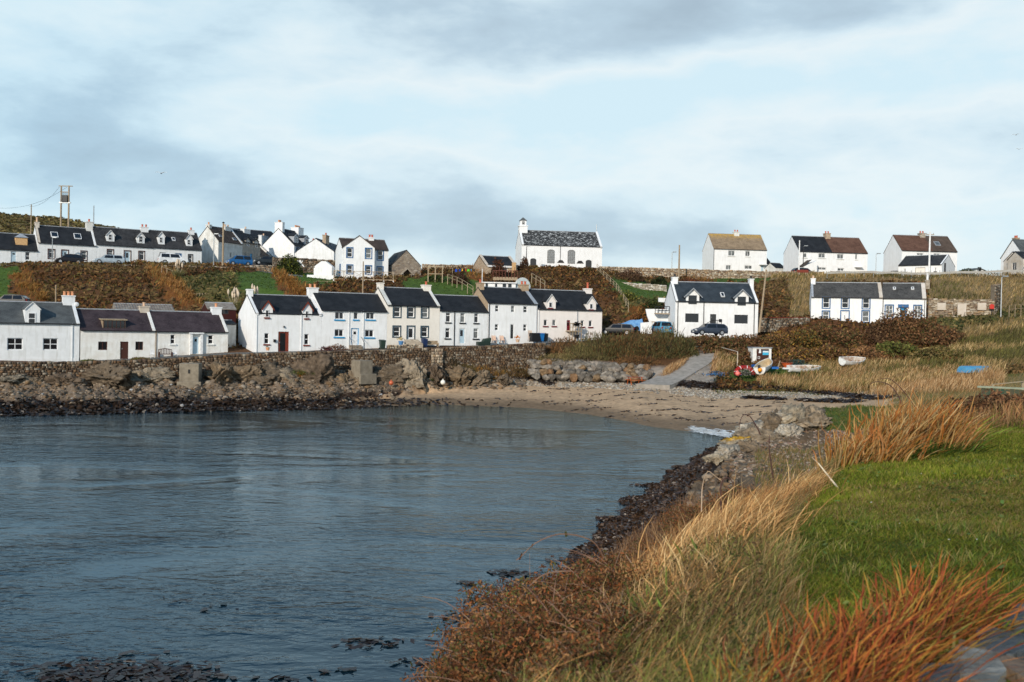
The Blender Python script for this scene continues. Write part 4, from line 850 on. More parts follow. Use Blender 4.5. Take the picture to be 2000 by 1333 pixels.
b = MB(); p = [(xc - .75, 3.8, zt2), (xc + .75, 3.8, zt2), (xc + .75, 5.2, zt2), (xc - .75, 5.2, zt2)]
for i in range(4): b.poly([p[i], p[(i + 1) % 4], (xc, 4.5, zt3)])
b.build('bellcote_cap', SL_GREY, bell)
b = MB(); dz = (zt2 - zt1 - .15)
for k in (.25, .6): b.box(xc - .25, 3.86, zt1 + .15 + dz * k, xc + .25, 3.895, zt1 + .15 + dz * (k + .22))
b.build('bell_opening', BLACK, bell); MB().tube((h.w - .25, 4.5, h.hr), (h.w - .25, 4.5, h.hr + 1.6), .07).build('finial', GALV, h.root)
h.finish()
for (a0, a1, yy) in ((1503, 1540, 468), (1660, 1697, 473)):
    p = P(*Z3((a0 + a1) / 2, yy), 184.5); g = gz(p.x, p.y); hh = p.z - g
    t = thing('stone_marker', 'white wall tablet with small dark pitched cap below the %s church window' % ('left' if a0 < 1600 else 'right'), 'tablet', (p.x, p.y, g)); wd = .75
    MB().box(-wd, -.15, -.5, wd, .15, hh - .15).build('tablet', WHITE2, t); b = MB(); b.hexa([(-wd * .9, -.25, hh - .15), (wd * .9, -.25, hh - .15), (wd * .9, .25, hh - .15), (-wd * .9, .25, hh - .15), (-.3, -.2, hh + .35), (.3, -.2, hh + .35), (.3, .2, hh + .35), (-.3, .2, hh + .35)]); b.build('cap', BLACK, t)
# --- F skyline houses
h = House('house', 'white semi detached house with yellow lichen on its brown roof ridge', 1393, 210, 1497, 211.5, 528, 485.3, 456.5, 7.5, WHITE2, T_GOLD, group=RF)
for r in ((1608, 342, 1657, 382), (1735, 345, 1770, 385), (1590, 450, 1628, 485)): h.win(Z4, r, 'case', sill=GREYW, gl=GLC)
h.win(Z4, (1730, 453, 1785, 480), 'case', gl=GLC); h.chim(Z4, (1648, 204, 1685), GREYW, 2, REDP, end='M', dp=1.0); h.pipe(Z4, 1500, BLACK)
x0, z0, x1, z1 = h.rect2(Z4, (1835, 447, 1885, 475)); b = MB().box(x0, -1.0, z1 - .1, x1, -.01, z1 + .05); b.build('door_canopy', WHITE2, h.root); MB().box(x0 + .5, -.04, z0 - 1, x1 - .5, -.01, z1 - .3).build('door', PALEB, h.root); h.finish()
h = House('outbuilding', 'tiny outbuilding with brown black roof at the right end of the lichened roof house', 1497.5, 213, 1509, 213.5, 528, 518, 502, 5, PALEB, T_EBR, 'outbuilding'); h.finish(False)
h = House('shed', 'small grey sided shed with black roof standing alone behind the wall', 1514, 205, 1533.5, 206, 529, 522.5, 514, 3.5, GREYW, SL_BLACK, 'shed'); h.finish(False)
h = House('house', 'white semi detached house whose roof is half black slate and half red brown tile', 1560, 195, 1693.7, 197, 534, 490.6, 461.3, 7.5, WHITE2, SL_BLACK, group=RF, side=0)
for r in ((880, 410, 933, 470), (1100, 410, 1198, 475), (1370, 420, 1462, 490), (1632, 422, 1662, 498)): h.win(ZY, r, 'case' if r[2] - r[0] > 60 else 'plain', sill=GREYW, gl=GLC)
h.win(ZY, (1090, 612, 1210, 650), 'case', gl=GLC); h.win(ZY, (1375, 622, 1468, 665), 'case', gl=GLC)
h.chim(ZY, (1185, 122, 1258), ST_TAN, 2, REDP, end='M', dp=1.1)
xm = h.hit(*ZY(1298, 380))[0]; o_ = h.over; zo = h.he - o_ * h.slope
MB().slab([(xm, -o_, zo + .07), (h.w, -o_, zo + .07), (h.w, h.depth / 2, h.hr + .07), (xm, h.depth / 2, h.hr + .07)], .035).build('tiled_roof_half', T_BROWN, h.root)
h.finish()
cs = h.rhit(*ZY(930, 560)); b = MB(); x0, z0 = h.hit(*ZY(800, 610)); x1, z1 = h.hit(*ZY(930, 510)); b.hexa([(x0, -2.2, z0 - .1), (x1, -2.2, z1 - .1), (x1, -.02, z1 - .1), (x0, -.02, z0 - .1), (x0, -2.2, z0), (x1, -2.2, z1), (x1, -.02, z1), (x0, -.02, z0)]); b.build('lean_to_roof', T_EBR, h.root)
MB().hexa([(x0, -2.1, -1), (x1 + 1.2, -2.1, -1), (x1 + 1.2, -.02, -1), (x0, -.02, -1), (x0, -2.1, z0 - .12), (x1 + 1.2, -2.1, z1 - .12), (x1 + 1.2, -.02, z1 - .12), (x0, -.02, z0 - .12)]).build('lean_to', WHITE2, h.root)
x0, z0, x1, z1 = h.rect2(ZY, (1615, 612, 1720, 650)); MB().box(x0, -.9, z1 - .05, x1, -.01, z1 + .08).build('door_canopy', WHITE2, h.root)
h = House('house', 'white semi detached house with dark brown tiled roof and one skylight above the garage', 1760, 190, 1868.6, 191, 536, 488.8, 459.5, 7.5, WHITE2, T_BR2, group=RF)
h.win(ZZ, (470, 365, 555, 395), 'case', gl=GLC); h.win(ZZ, (690, 370, 770, 400), 'case', gl=GLC); h.skylight(ZZ, (700, 222, 765, 272), fr=LEAD, gl=GLC)
h.chim(ZZ, (497, 108, 565), ST_PALE, 2, REDP, end='M', dp=1.1); h.finish()
MB().slab([(.0, -h.over, h.he - h.over * h.slope + .075), (h.w * .56, -h.over, h.he - h.over * h.slope + .075), (h.w * .56, h.depth / 2, h.hr + .075), (0, h.depth / 2, h.hr + .075)], .035).build('tiled_roof_half', T_BROWN, h.root)
h = House('garage', 'low white garage building with slate roof, shutter door and tall right gable', 1754, 179, 1839, 174, 537, 518.8, 501, 7, WHITE2, SL_MED, 'garage', side=.0)
h.door(ZZ, (447, 552, 580, 632), CREAM, TAN, handle=False); h.win(ZZ, (303, 568, 325, 605), 'plain', sill=BLACK, gl=GL); h.win(ZZ, (702, 552, 722, 600), 'sash', sill=BLACK, gl=GL); h.pipe(ZZ, 637, BLACK); MB().box(h.w, 1.2, -.5, h.w + .03, 2.0, 2.0).build('side_door', BLACK, h.root); h.skew('R', WHITE2, .25, .08); h.finish()
h = House('boat_shed', 'tiny white shed with a dark square opening on the skyline', 1902, 228, 1921.5, 229, 532, 527, 524, 4, WHITE2, SL_GREY, 'shed', gf=True, over=.4); MB().box(h.w * .35, -.04, .0, h.w * .72, -.01, 1.2).build('opening', BLACK, h.root); h.finish(False)
h2 = House('house', 'steep white gable house with clay chimney pots behind the patched cement annexe', 1954, 186, 2000, 180.2, 536, 504, 467.5, 9, WHITE2, SL_GREY, group=RF, gf=True, over=.15)
h2.chim(ZZ, (1738, 165, 1782), SANDB, 2, REDP, end='M', dp=.9, y=1.0); h2.finish()
MB().box(h2.w * .98, 1.5, h2.he * .5, h2.w + 3.5, 4.5, h2.hr - .4).build('dormer', WHITE2, h2.root)
h = House('annexe', 'patched cement gabled annexe with white glazed doors and small brick planter outside', 1967, 178, 1998, 173.3, 537, 508, 491.5, 5, PUTTY, SL_BLACK, 'annexe', gf=True, over=.12); x0, z0, x1, z1 = h.rect2(ZZ, (1705, 490, 1765, 605)); h.holes.append((x0, z0, x1, z1)); window(h.root, x0, z0, x1, z1, .1, 'case', WFR, None, None, GL, 0); h.finish(False)
h = House('annexe', 'flat cement walled extension with dark roof beside the glazed annexe at the right edge', 1993.5, 175.3, 2050, 176, 537, 507, 492, 5, PUTTY, SL_BLACK, 'annexe'); h.finish(False)
# --- G lower right
h = House('house', 'white cottage with dark grey framed windows, two overhanging dormers and dark car outside', 1318, 129, 1480, 129.6, 643, 587.5, 551, 6.6, WHITE2, SL_BLUE, group='white houses above the slipway')
h.win(Z4, (1288, 810, 1388, 875), 'case', DGREY, gl=GL); h.win(Z4, (1653, 820, 1754, 885), 'case', DGREY, gl=GL); h.door(Z4, (1473, 815, 1518, 900), DGREY, DGREY)
h.dormer(Z4, (1295, 1393), 672, 625, (1312, 675, 1373, 740), kind='sash', fr=DGREY, barge=LEAD, over=.35, bw=.13, gl=GL); h.dormer(Z4, (1659, 1760), 680, 633, (1677, 685, 1738, 750), kind='sash', fr=DGREY, barge=LEAD, over=.35, bw=.13, gl=GL)
h.skylight(Z4, (1550, 660, 1578, 690)); h.chim(Z4, (1190, 540, 1230), pots=1, pm=BLACK, end='L', dp=.8); h.chim(Z4, (1762, 553, 1812), pots=1, pm=BLACK, end='R', dp=.8); h.skew('L'); h.skew('R')
for x in (1232, 1425, 1800): h.pipe(Z4, x, BLACK)
x0, z0 = h.hit(*Z4(1430, 900)); x1, z1 = h.hit(*Z4(1475, 875)); b = MB(); b.pipe([(x0, -1.3, z0 + .3), (x1, -1.3, z1 + .25), (x1 + 1.1, -1.3, z1 + .25)], .045)
for k in (0, .55, 1.1): b.tube((x1 + k, -1.3, z1 - 1.2), (x1 + k, -1.3, z1 + .25), .04)
b.build('handrail', BLACK, h.root); x2, z2 = h.hit(*Z4(1548, 863)); MB().box(x2 - .18, -.08, z2 - .2, x2 + .22, -.01, z2 + .2).build('wall_plaque', BLACK, h.root); h.finish()
h = House('house', 'white cottage with deep blue edged windows and worn slate roof behind brown brambles', 1583, 138, 1723, 135.7, 634, 579.5, 552.5, 5.6, WHITE2, SL_LIGHT, group='white houses above the slipway')
for r in ((428, 606, 480, 687), (576, 608, 629, 688), (739, 610, 792, 691), (426, 714, 477, 775), (736, 712, 789, 795)): h.win(Z5, r, 'sash', sur=DBLUE)
h.door(Z5, (571, 712, 629, 800), WFR, WFR, (.45, .3, .55, .7), sur=DBLUE); h.chim(Z5, (333, 458, 370), pots=1, pm=POTP, end='L', dp=.8); h.skew('L', LEAD, .3); h.skew('R', PUTTY, .45, .12); h.finish()
h = House('house', 'lower white cottage with paned windows and a blue porch door, joined to the stone ruin', 1723.3, 135.7, 1808, 134, 634, 582, 554, 5.6, WHITE2, SL_LIGHT, group='white houses above the slipway')
h.win(Z5, (918, 668, 974, 765), 'six', sur=DBLUE, gl=GLC); h.win(Z5, (1141, 670, 1195, 768), 'six', sur=DBLUE, gl=GLC); h.door(Z5, (1030, 685, 1082, 790), BLUE, DBLUE, (.1, .3, .9, .85)); x0, z0, x1, z1 = h.rect2(Z5, (1015, 660, 1098, 684)); MB().box(x0, -.25, z0, x1, -.01, z1).build('door_canopy', DBLUE, h.root)
h.skylight(Z5, (975, 530, 998, 548), gl=GLC); h.skylight(Z5, (1117, 530, 1140, 548), gl=GLC); h.chim(Z5, (1228, 470, 1256), ST_PALE, 1, WFR, end='R', dp=.9, ph=.9); h.skew('R', PUTTY, .5, .12); h.pipe(Z5, 897, BLACK); h.pipe(Z5, 1222, BLACK); h.finish()
# ------------------------------------------------------------------ roads and slipway path
def ribbon(name, us, ts, mat, lift=.03, kind='structure', label=None):
    rows = []
    for t in ts:
        p = gridpt(np.array([(u - 1000) / F for u in us]), np.full(len(us), t)); rows.append([(a, b, c + lift) for a, b, c in p])
    o = MB().grid(rows).build(name, mat, smooth=True); tag(o, label, kind=kind); return o
road = ribbon('road', np.linspace(120, 1078, 160), np.linspace(11.12, 11.97, 8), TAR, .05)
uroad = ribbon('road', np.linspace(-120, 590, 120), np.linspace(15.04, 15.9, 9), TAR, .05)
EL_ = [(1243, 760), (1290, 737), (1330, 714), (1352, 697), (1358, 686), (1352, 677)]; ER_ = [(1308, 762), (1345, 738), (1382, 714), (1402, 699), (1400, 689), (1380, 678)]
Lp = [G(*q) for q in EL_]; Rp = [G(*q) for q in ER_]
def dens(ps, n=6):
    r = []
    for a, b in zip(ps[:-1], ps[1:]):
        for i in range(n): r.append(a.lerp(b, i / n))
    return r + [ps[-1]]
Lp = dens(Lp); Rp = dens(Rp); zl = [(a.z + b.z) / 2 for a, b in zip(Lp, Rp)]
zz = np.convolve(np.pad(zl, 6, 'edge'), np.ones(13) / 13, 'valid')
b = MB()
top = [[(a.lerp(c, k / 4).x, a.lerp(c, k / 4).y, z + .22) for k in range(5)] for (a, c), z in zip(zip(Lp, Rp), zz)]
b.grid(top); b.grid([[r[0] for r in top], [(r[0][0], r[0][1], r[0][2] - 1.6) for r in top]]); b.grid([[(r[4][0], r[4][1], r[4][2] - 1.6) for r in top], [r[4] for r in top]]); b.grid([[(r[0], r[1], r[2] - 1.6) for r in top[0]], top[0]])
PATHM = pmat('slipway_concrete', (.36, .32, .28), (.22, .20, .17), 1.6, .95, .3, 10)
pth = b.build('path', PATHM); tag(pth, kind='structure')
# ------------------------------------------------------------------ laid stone walls
ICO = None
def ico():
    global ICO
    if ICO is None:
        t = (1 + 5 ** .5) / 2; v = np.array([(-1, t, 0), (1, t, 0), (-1, -t, 0), (1, -t, 0), (0, -1, t), (0, 1, t), (0, -1, -t), (0, 1, -t), (t, 0, -1), (t, 0, 1), (-t, 0, -1), (-t, 0, 1)], float); v /= np.linalg.norm(v[0])
        f = np.array([(0, 11, 5), (0, 5, 1), (0, 1, 7), (0, 7, 10), (0, 10, 11), (1, 5, 9), (5, 11, 4), (11, 10, 2), (10, 7, 6), (7, 1, 8), (3, 9, 4), (3, 4, 2), (3, 2, 6), (3, 6, 8), (3, 8, 9), (4, 9, 5), (2, 4, 11), (6, 2, 10), (8, 6, 7), (9, 8, 1)])
        ICO = v, f
    return ICO
def subdiv(v, f):
    v = list(map(tuple, v)); c = {}; nf = []
    def mid(a, b):
        k = (min(a, b), max(a, b))
        if k not in c:
            m = (np.array(v[a]) + np.array(v[b])) / 2; v.append(tuple(m / np.linalg.norm(m))); c[k] = len(v) - 1
        return c[k]
    for a, b, d in f:
        x, y, z = mid(a, b), mid(b, d), mid(d, a); nf += [(a, x, z), (b, y, x), (d, z, y), (x, y, z)]
    return np.array(v), np.array(nf)
RKC = np.array([(.30, .27, .22), (.20, .18, .15), (.38, .34, .28), (.26, .20, .14), (.17, .16, .15), (.34, .29, .24), (.30, .22, .14), (.45, .42, .37)])
def rockcol(n, pal=RKC, v=.2):
    return np.clip(pal[rng.integers(0, len(pal), n)] * rng.uniform(1 - v, 1 + v, (n, 1)), .005, .8)
def randrot(n):
    q = rng.normal(size=(n, 4)); q /= np.linalg.norm(q, axis=1)[:, None]; a, b, c, d = q.T
    return np.stack([np.stack([1 - 2 * (c * c + d * d), 2 * (b * c - a * d), 2 * (b * d + a * c)], -1), np.stack([2 * (b * c + a * d), 1 - 2 * (b * b + d * d), 2 * (c * d - a * b)], -1), np.stack([2 * (b * d - a * c), 2 * (c * d + a * b), 1 - 2 * (b * b + c * c)], -1)], -2)
def pebbles(name, pts, size, cols, mat=None, squash=.6, label=None, kind='stuff'):
    v, f = ico(); n = len(pts)
    vv = v[None] * rng.uniform(.7, 1.25, (n, 12, 1)) * size[:, None, None] * rng.uniform(.6, 1.2, (n, 1, 3)); vv = np.einsum('nij,nkj->nki', randrot(n), vv); vv[..., 2] *= squash; vv += pts[:, None]
    ff = f[None] + (np.arange(n) * 12)[:, None, None]
    o = meshnp(name, vv.reshape(-1, 3), ff.reshape(-1, 3), mat or STA, np.repeat(cols, 12, 0)); tag(o, label, kind=kind); return o
def stone_wall(name, label, path, th=.5, sw=.4, sh=.2, pal=RKC, cat='wall', back=False, cap=None, group=None):
    """path: (px, D, row of top, row of foot)"""
    pts = [Vector((X(p, D), D, 0)) for p, D, _, _ in path]; zt = [zat(q.x, q.y, r[2]) for q, r in zip(pts, path)]; zb = [zat(q.x, q.y, r[3]) if r[3] > 50 else zt[i] - r[3] for i, (q, r) in enumerate(zip(pts, path))]
    root = thing(name, label, cat, (pts[0].x, pts[0].y, zb[0]), 0, group); O = np.array([pts[0].x, pts[0].y, zb[0]])
    V = []; C = []; core = MB(); mort = np.array((.13, .11, .085))
    for i in range(len(pts) - 1):
        a, b_ = pts[i], pts[i + 1]; d = (b_ - a); ln = d.length; d = d / ln; n = Vector((-d.y, d.x, 0))
        def W(s, k, z): q = a + d * s + n * k; return np.array([q.x, q.y, z]) - O
        za, zc, fa, fc = zt[i], zt[i + 1], zb[i] - .6, zb[i + 1] - .6
        core.hexa([W(0, .06, fa), W(ln, .06, fc), W(ln, th - .05, fc), W(0, th - .05, fa), W(0, .06, za - .06), W(ln, .06, zc - .06), W(ln, th - .05, zc - .06), W(0, th - .05, za - .06)])
        z = 0.0
        hmax = max(za - fa, zc - fc)
        while z < hmax:
            hh = sh * random.uniform(.7, 1.35); s = -random.random() * sw
            while s < ln:
                ww = sw * random.uniform(.5, 1.6); m = (s + ww / 2) / ln; top = za + (zc - za) * m; foot = fa + (fc - fa) * m
                zz0 = top - z - hh; 
                if zz0 > foot - hh and s + ww > 0:
                    s0, s1 = max(s, 0) + .015, min(s + ww, ln) - .015
                    if s1 - s0 > .05:
                        j = lambda q=.04: random.uniform(-q, q) 
                        y0 = -random.uniform(0, .10); t0, t1 = zz0 + .012, zz0 + hh - .012 + (random.uniform(0, .12) if z == 0 else 0)
                        q = .03 * sw / .4; y1 = th * random.uniform(.9, 1.0) if z == 0 else .2
                        c8 = [W(s0 + j(q), y0 + j(q), t0 + j(q)), W(s1 + j(q), y0 + j(q), t0 + j(q)), W(s1, y1, t0), W(s0, y1, t0), W(s0 + j(q), y0 + j(q), t1 + j(q)), W(s1 + j(q), y0 + j(q), t1 + j(q)), W(s1, y1, t1), W(s0, y1, t1)]
                        V += c8; C.append(rockcol(1, pal)[0])
                s += ww
            z += hh
    n = len(C); f8 = np.array([(0, 3, 2, 1), (4, 5, 6, 7), (0, 1, 5, 4), (1, 2, 6, 5), (2, 3, 7, 6), (3, 0, 4, 7)])
    meshnp('stonework', np.array(V), (f8[None] + (np.arange(n) * 8)[:, None, None]).reshape(-1, 4), STA, np.repeat(np.array(C), 8, 0), parent=root)
    me_c = core.build('wall_core', pmat('mortar_' + name, tuple(mort), None, 4, .95, .3), root)
    return root
BRN = np.array([(.22, .17, .12), (.15, .115, .085), (.28, .22, .16), (.19, .13, .085), (.33, .29, .23), (.12, .10, .08), (.24, .16, .10), (.38, .34, .28)])
BRW = np.array([(.14, .095, .06), (.10, .068, .045), (.17, .125, .085), (.12, .08, .05), (.20, .16, .12), (.08, .055, .04), (.15, .09, .05), (.27, .23, .18)])
TANP = np.array([(.36, .29, .21), (.28, .22, .16), (.42, .35, .26), (.24, .17, .12), (.32, .22, .13), (.47, .41, .33)])
stone_wall('sea_wall', 'long rough rubble sea wall holding up the harbour road', [(px, D - .75, yt, h_) for px, D, yt, h_ in [(-110, 95.2, 709, 3.4), (0, 95.6, 709, 3.4), (130, 98.7, 708, 3.4), (250, 100.7, 705, 3.4), (350, 102.8, 701, 3.6), (450, 104.7, 693.5, 3.6), (640, 108.3, 687.5, 3.6), (760, 111.3, 685, 3.6), (850, 113.8, 680, 3.4), (950, 116.6, 677, 3.4), (1040, 118.9, 672, 3.2), (1066, 119.6, 671, 3.0)]], 1.3, .32, .19, BRW)
stone_wall('stone_buttress', 'square stone buttress jutting from the sea wall above the grassy ledge', [(843, 112.6, 683, 3.0), (866, 113.0, 683, 3.0)], 1.3, .38, .25, TANP, 'buttress')
stone_wall('field_wall', 'long tan rubble wall on the skyline between the church and the right hand houses', [(1168, 176.5, 521, 545), (1300, 176.8, 525, 549), (1400, 177, 528, 552), (1500, 177.5, 531, 549)], .5, .45, .22, TANP)
stone_wall('field_wall', 'low wall in front of the half black half brown roofed house', [(1500, 180, 531, 548), (1560, 181, 531, 545), (1607, 182, 532, 545)], .5, .45, .22, TANP)
stone_wall('field_wall', 'short wall piece between the house gateway and the lamp post on the skyline', [(1619, 182, 530.5, 545), (1708, 183, 533, 546)], .5, .45, .22, BRN)
stone_wall('field_wall', 'dark wall stub left of the brown roofed house with the red car', [(1722, 183, 533.5, 546), (1744, 183, 534, 546)], .5, .45, .22, BRN)
stone_wall('field_wall', 'weedy stone wall on the skyline behind the washing line', [(822, 166, 517, 540), (880, 167, 517.5, 540), (942, 168, 519, 542)], .5, .45, .22, TANP)
stone_wall('garden_wall', 'low pale drystone wall above the sloping green garden', [(1208, 163, 552, 562), (1245, 161, 555, 566), (1300, 159.5, 558, 570)], .5, .45, .22, np.array([(.46, .42, .36), (.38, .33, .27), (.52, .49, .44), (.3, .26, .2)]))
stone_wall('retaining_wall', 'low stone wall below the blue car and wooden power pole', [(428, 148.6, 522, 534), (470, 149.4, 521, 533), (530, 150.6, 518.5, 532)], .5, .45, .22, BRN)
stone_wall('retaining_wall', 'overgrown brown wall in front of the large many potted house', [(530, 158, 503, 530), (600, 160, 506, 525), (655, 161, 509, 525)], .6, .5, .25, BRN * .8)
stone_wall('retaining_wall', 'thin stone edging along the front of the upper road above the bracken', [(-80, 142.8, 519, 1.2), (130, 146.2, 517.5, 1.2), (250, 148.2, 518, 1.2), (428, 148.6, 521, 1.2)], .4, .45, .2, BRN * .7)
stone_wall('ruined_wall', 'roofless stone cottage front wall with blocked openings and a red box on it', [(1811, 134.2, 584.5, 622), (1860, 133.4, 585.5, 622), (1941, 132, 587, 612)], .6, .55, .17, TANP)
stone_wall('ruined_gable', 'dark ruined gable stub standing up beside the lamp post', [(1941, 131.9, 559, 612), (1953, 136.5, 556, 608)], .6, .5, .2, BRN * .8)
for i, (x, dk) in enumerate(((1839, 133.7), (1879, 133.05), (1918, 132.4))):
    p = P(x, 592 if i != 1 else 593, dk - .12); g = P(x, 606 if i != 1 else 620, dk - .12)
    t = thing('blocked_opening', ['blocked window, left one in the ruined stone wall', 'blocked doorway in the middle of the ruined stone wall', 'blocked window nearest the red box on the ruined stone wall'][i], 'opening', (p.x, p.y, g.z), -.1)
    MB().box(-.55, -.02, 0, .55, .18, p.z - g.z).build('cement_fill', PUTTY, t, bevel=.02)
t = thing('letter_box', 'small red box on a thin stand against the ruined stone wall', 'box', P(1936.5, 612, 131.6)); zz = P(1936.5, 594.5, 131.6).z - t.location.z; z3 = P(1936.5, 604, 131.6).z - t.location.z
RED = paint('signal_red_paint', 200, 60, 50); b = MB().box(-.26, -.15, z3, .26, .15, zz - .06); b.build('box', RED, t, bevel=.04); MB().tube((0, 0, zz - .08), (0, 0, zz + .02), .2, .1, 10).build('cap', RED, t); MB().tube((0, 0, -.5), (0, 0, z3), .05).build('post', BLACK, t)
stone_wall('garden_wall', 'low wall with a red coping between the two white houses above the slipway', [(1483, 131, 622, 638), (1545, 134, 622.5, 640), (1581, 136, 622, 640)], .4, .5, .2, BRN)
pa, pb = P(1500, 621.6, 131.6), P(1580, 621.6, 136); b = MB(); d = (pb - pa).normalized(); n = Vector((-d.y, d.x, 0)) * .35; q = Vector((0, 0, .1)); b.hexa([pa - n * .3, pb - n * .3, pb + n, pa + n, pa - n * .3 + q, pb - n * .3 + q, pb + n + q, pa + n + q]); tag(b.build('wall_coping', REDB), 'thin red coping lying on the low wall between the two white houses', 'coping')
# white garden walls left of the white house with grey windows
t = thing('garden_wall', 'white painted garden wall stepping up beside the grey windowed cottage', 'wall', P(1262, 645, 131.5)); O = t.location
def prof(name, pts, D, th, m, par, O):
    b = MB(); f = [P(x, y, D) - O for x, y in pts]; bk = [q + Vector((0, th, 0)) for q in f]; b.poly(f[::-1]); b.poly(bk); n = len(f)
    for i in range(n): j = (i + 1) % n; b.poly([f[i], f[j], bk[j], bk[i]])
    return b.build(name, m, par)
prof('upper_wall', [(1261, 604), (1278, 604), (1308, 605), (1308, 640), (1272, 640), (1264, 618)], 133.5, .35, WHITE2, t, O)
prof('top_wall', [(1286, 582), (1308, 583), (1308, 592), (1286, 590)], 139, .3, WHITE2, t, O)
t = thing('garden_wall', 'low white wall between the blue tarpaulin and the small blue van', 'wall', P(1255, 648, 130)); prof('wall_panel', [(1251, 631), (1273, 629), (1273, 652), (1251, 652)], 130, .3, WHITE2, t, t.location)
# ------------------------------------------------------------------ boulders
BV_ = []
def rockmesh(name, seed, sub=2, sq=(1, 1, .75), rough=.35, cut=4, pal=RKC):
    v, f = ico()
    for _ in range(sub): v, f = subdiv(v, f)
    r = np.random.default_rng(seed); vv = v.copy()
    for _ in range(cut + 3):                        # planar facets like broken rock
        n = r.normal(size=3); n /= np.linalg.norm(n); dd = vv @ n; k = r.uniform(.5, .8); m = dd > k; vv[m] -= ((dd[m] - k) * .92)[:, None] * n
    rg_ = fbm(v[:, 0] * 2.4 + seed, v[:, 1] * 2.4 + v[:, 2] * 1.9, 5, seed); vv *= (1 + rough * (rg_ * .6 + (.35 - 1.6 * np.abs(fbm(v[:, 0] * 3.5 - seed, v[:, 1] * 3.1 - v[:, 2] * 3.7, 4, seed + 9))) * .5))[:, None]; vv *= np.array(sq)
    base = pal[seed % len(pal)]; c = base[None] * (1 + .35 * fbm(v[:, 0] * 3 + seed, v[:, 2] * 3 + v[:, 1], 3, seed + 5))[:, None]
    me_o = meshnp(name, vv, f, ROCKA, np.clip(c, .01, .8)); return me_o
def place(o, p, s, rz=None, first=False, tilt=.3):
    if not first: o2 = o.copy(); COL.objects.link(o2); o = o2
    o.location = p; o.scale = s if hasattr(s, '__len__') else (s, s, s); o.rotation_euler = (random.uniform(-tilt, tilt), random.uniform(-tilt, tilt), random.uniform(0, 6.28) if rz is None else rz); return o
GREYP = np.array([(.30, .29, .27), (.22, .215, .205), (.36, .34, .31), (.33, .24, .15), (.27, .25, .23), (.40, .38, .35), (.30, .19, .11), (.25, .24, .22)])
BMESH = [rockmesh('boulder', 40 + i, 3, (1, .9, .85), .30, 9, GREYP * np.array([.60, .55, .50])) for i in range(8)]
used = [False] * 8; nb = 0
rowsb = [(0, 20), (1, 20), (2, 19), (3, 16)]
for r_, n_ in rowsb:
    for i in range(n_):
        px = 1036 + (1270 - 1036) * (i + random.uniform(.2, .8) + (r_ % 2) * .3) / n_; yt = 702 + 15 * (px - 1030) / 240; yb = 741 + 4 * (px - 1030) / 240
        if r_ == 0 and px > 1262: continue
        py = yt + (yb - yt) * (r_ + .5) / 4 + random.uniform(-1.5, 1.5); D = 117.8 - 4.2 * (px - 1030) / 240 - r_ * .55
        if px > 1258 and r_ > 2: continue
        k = random.randrange(8); p = P(px, py, D); s = random.uniform(.55, .82)
        o = place(BMESH[k], p, (s * 1.15, s * .9, s * .85), None, not used[k]); used[k] = True; nb += 1
        tag(o, 'grey or rusty brown boulder stacked in the rock bank at the back of the sand', 'boulder', 'boulders of the rock bank behind the beach')
# outcrops below the sea wall
OUT = [(60, 752, 1.6, .6), (205, 738, 3.2, 1.2), (290, 742, 2.4, .8), (345, 752, 1.5, .6), (432, 742, 2.7, 1.3), (478, 735, 2.4, 1.2), (528, 738, 2.6, 1.5), (575, 748, 2.3, 1.3), (618, 738, 2.8, 1.8), (660, 748, 2.0, 1.2), (705, 745, 2.4, 1.2), (762, 738, 2.6, 1.5), (805, 738, 2.8, 1.7), (852, 742, 2.4, 1.6), (898, 740, 2.3, 1.4), (940, 744, 1.9, 1.0), (985, 746, 1.6, .8), (20, 745, 1.8, .5), (120, 748, 1.7, .7)]
LB = ['low', 'long pale', 'flat', 'small', 'sloping', 'humped', 'blocky', 'cracked', 'tall craggy', 'brown', 'broken', 'grass capped', 'grass topped craggy', 'steep', 'ribbed', 'lower', 'last small', 'edge', 'grey']
WH = ['under the leftmost cottage windows', 'below the box dormer cottage', 'between the pale slab and the square concrete block', 'beside the tall concrete block', 'just right of the tall concrete block', 'below the gap in the cottage row', 'under the brown framed doorway', 'under the red silled window', 'left of the second concrete block', 'touching the second concrete block', 'right of the second concrete block', 'below the cream house', 'left of the stone buttress', 'under the stone buttress', 'below the narrow house with black plinth', 'under the orange bracken on the wall', 'where the rocks meet the sand', 'at the left picture edge', 'left of the long pale slab']
OP = np.array([(.18, .135, .09), (.13, .10, .07), (.23, .19, .14), (.115, .085, .06), (.165, .12, .075)])
for i, (px, py, s, hz) in enumerate(OUT):
    D0 = np.interp(px, [0, 250, 450, 640, 850, 1030], [94, 99, 102.6, 106, 111, 114.5]); o = rockmesh('rock_outcrop', 90 + i, 4, (1, .8, 1), .95, 9, OP)
    p = P(px, py, D0); place(o, (p.x, p.y, p.z + .1), (s * 1.05, s * .7, hz * 1.15), random.uniform(0, 6), True, .15); tag(o, LB[i] + ' rock outcrop ' + WH[i], 'rock', 'rock outcrops below the sea wall')
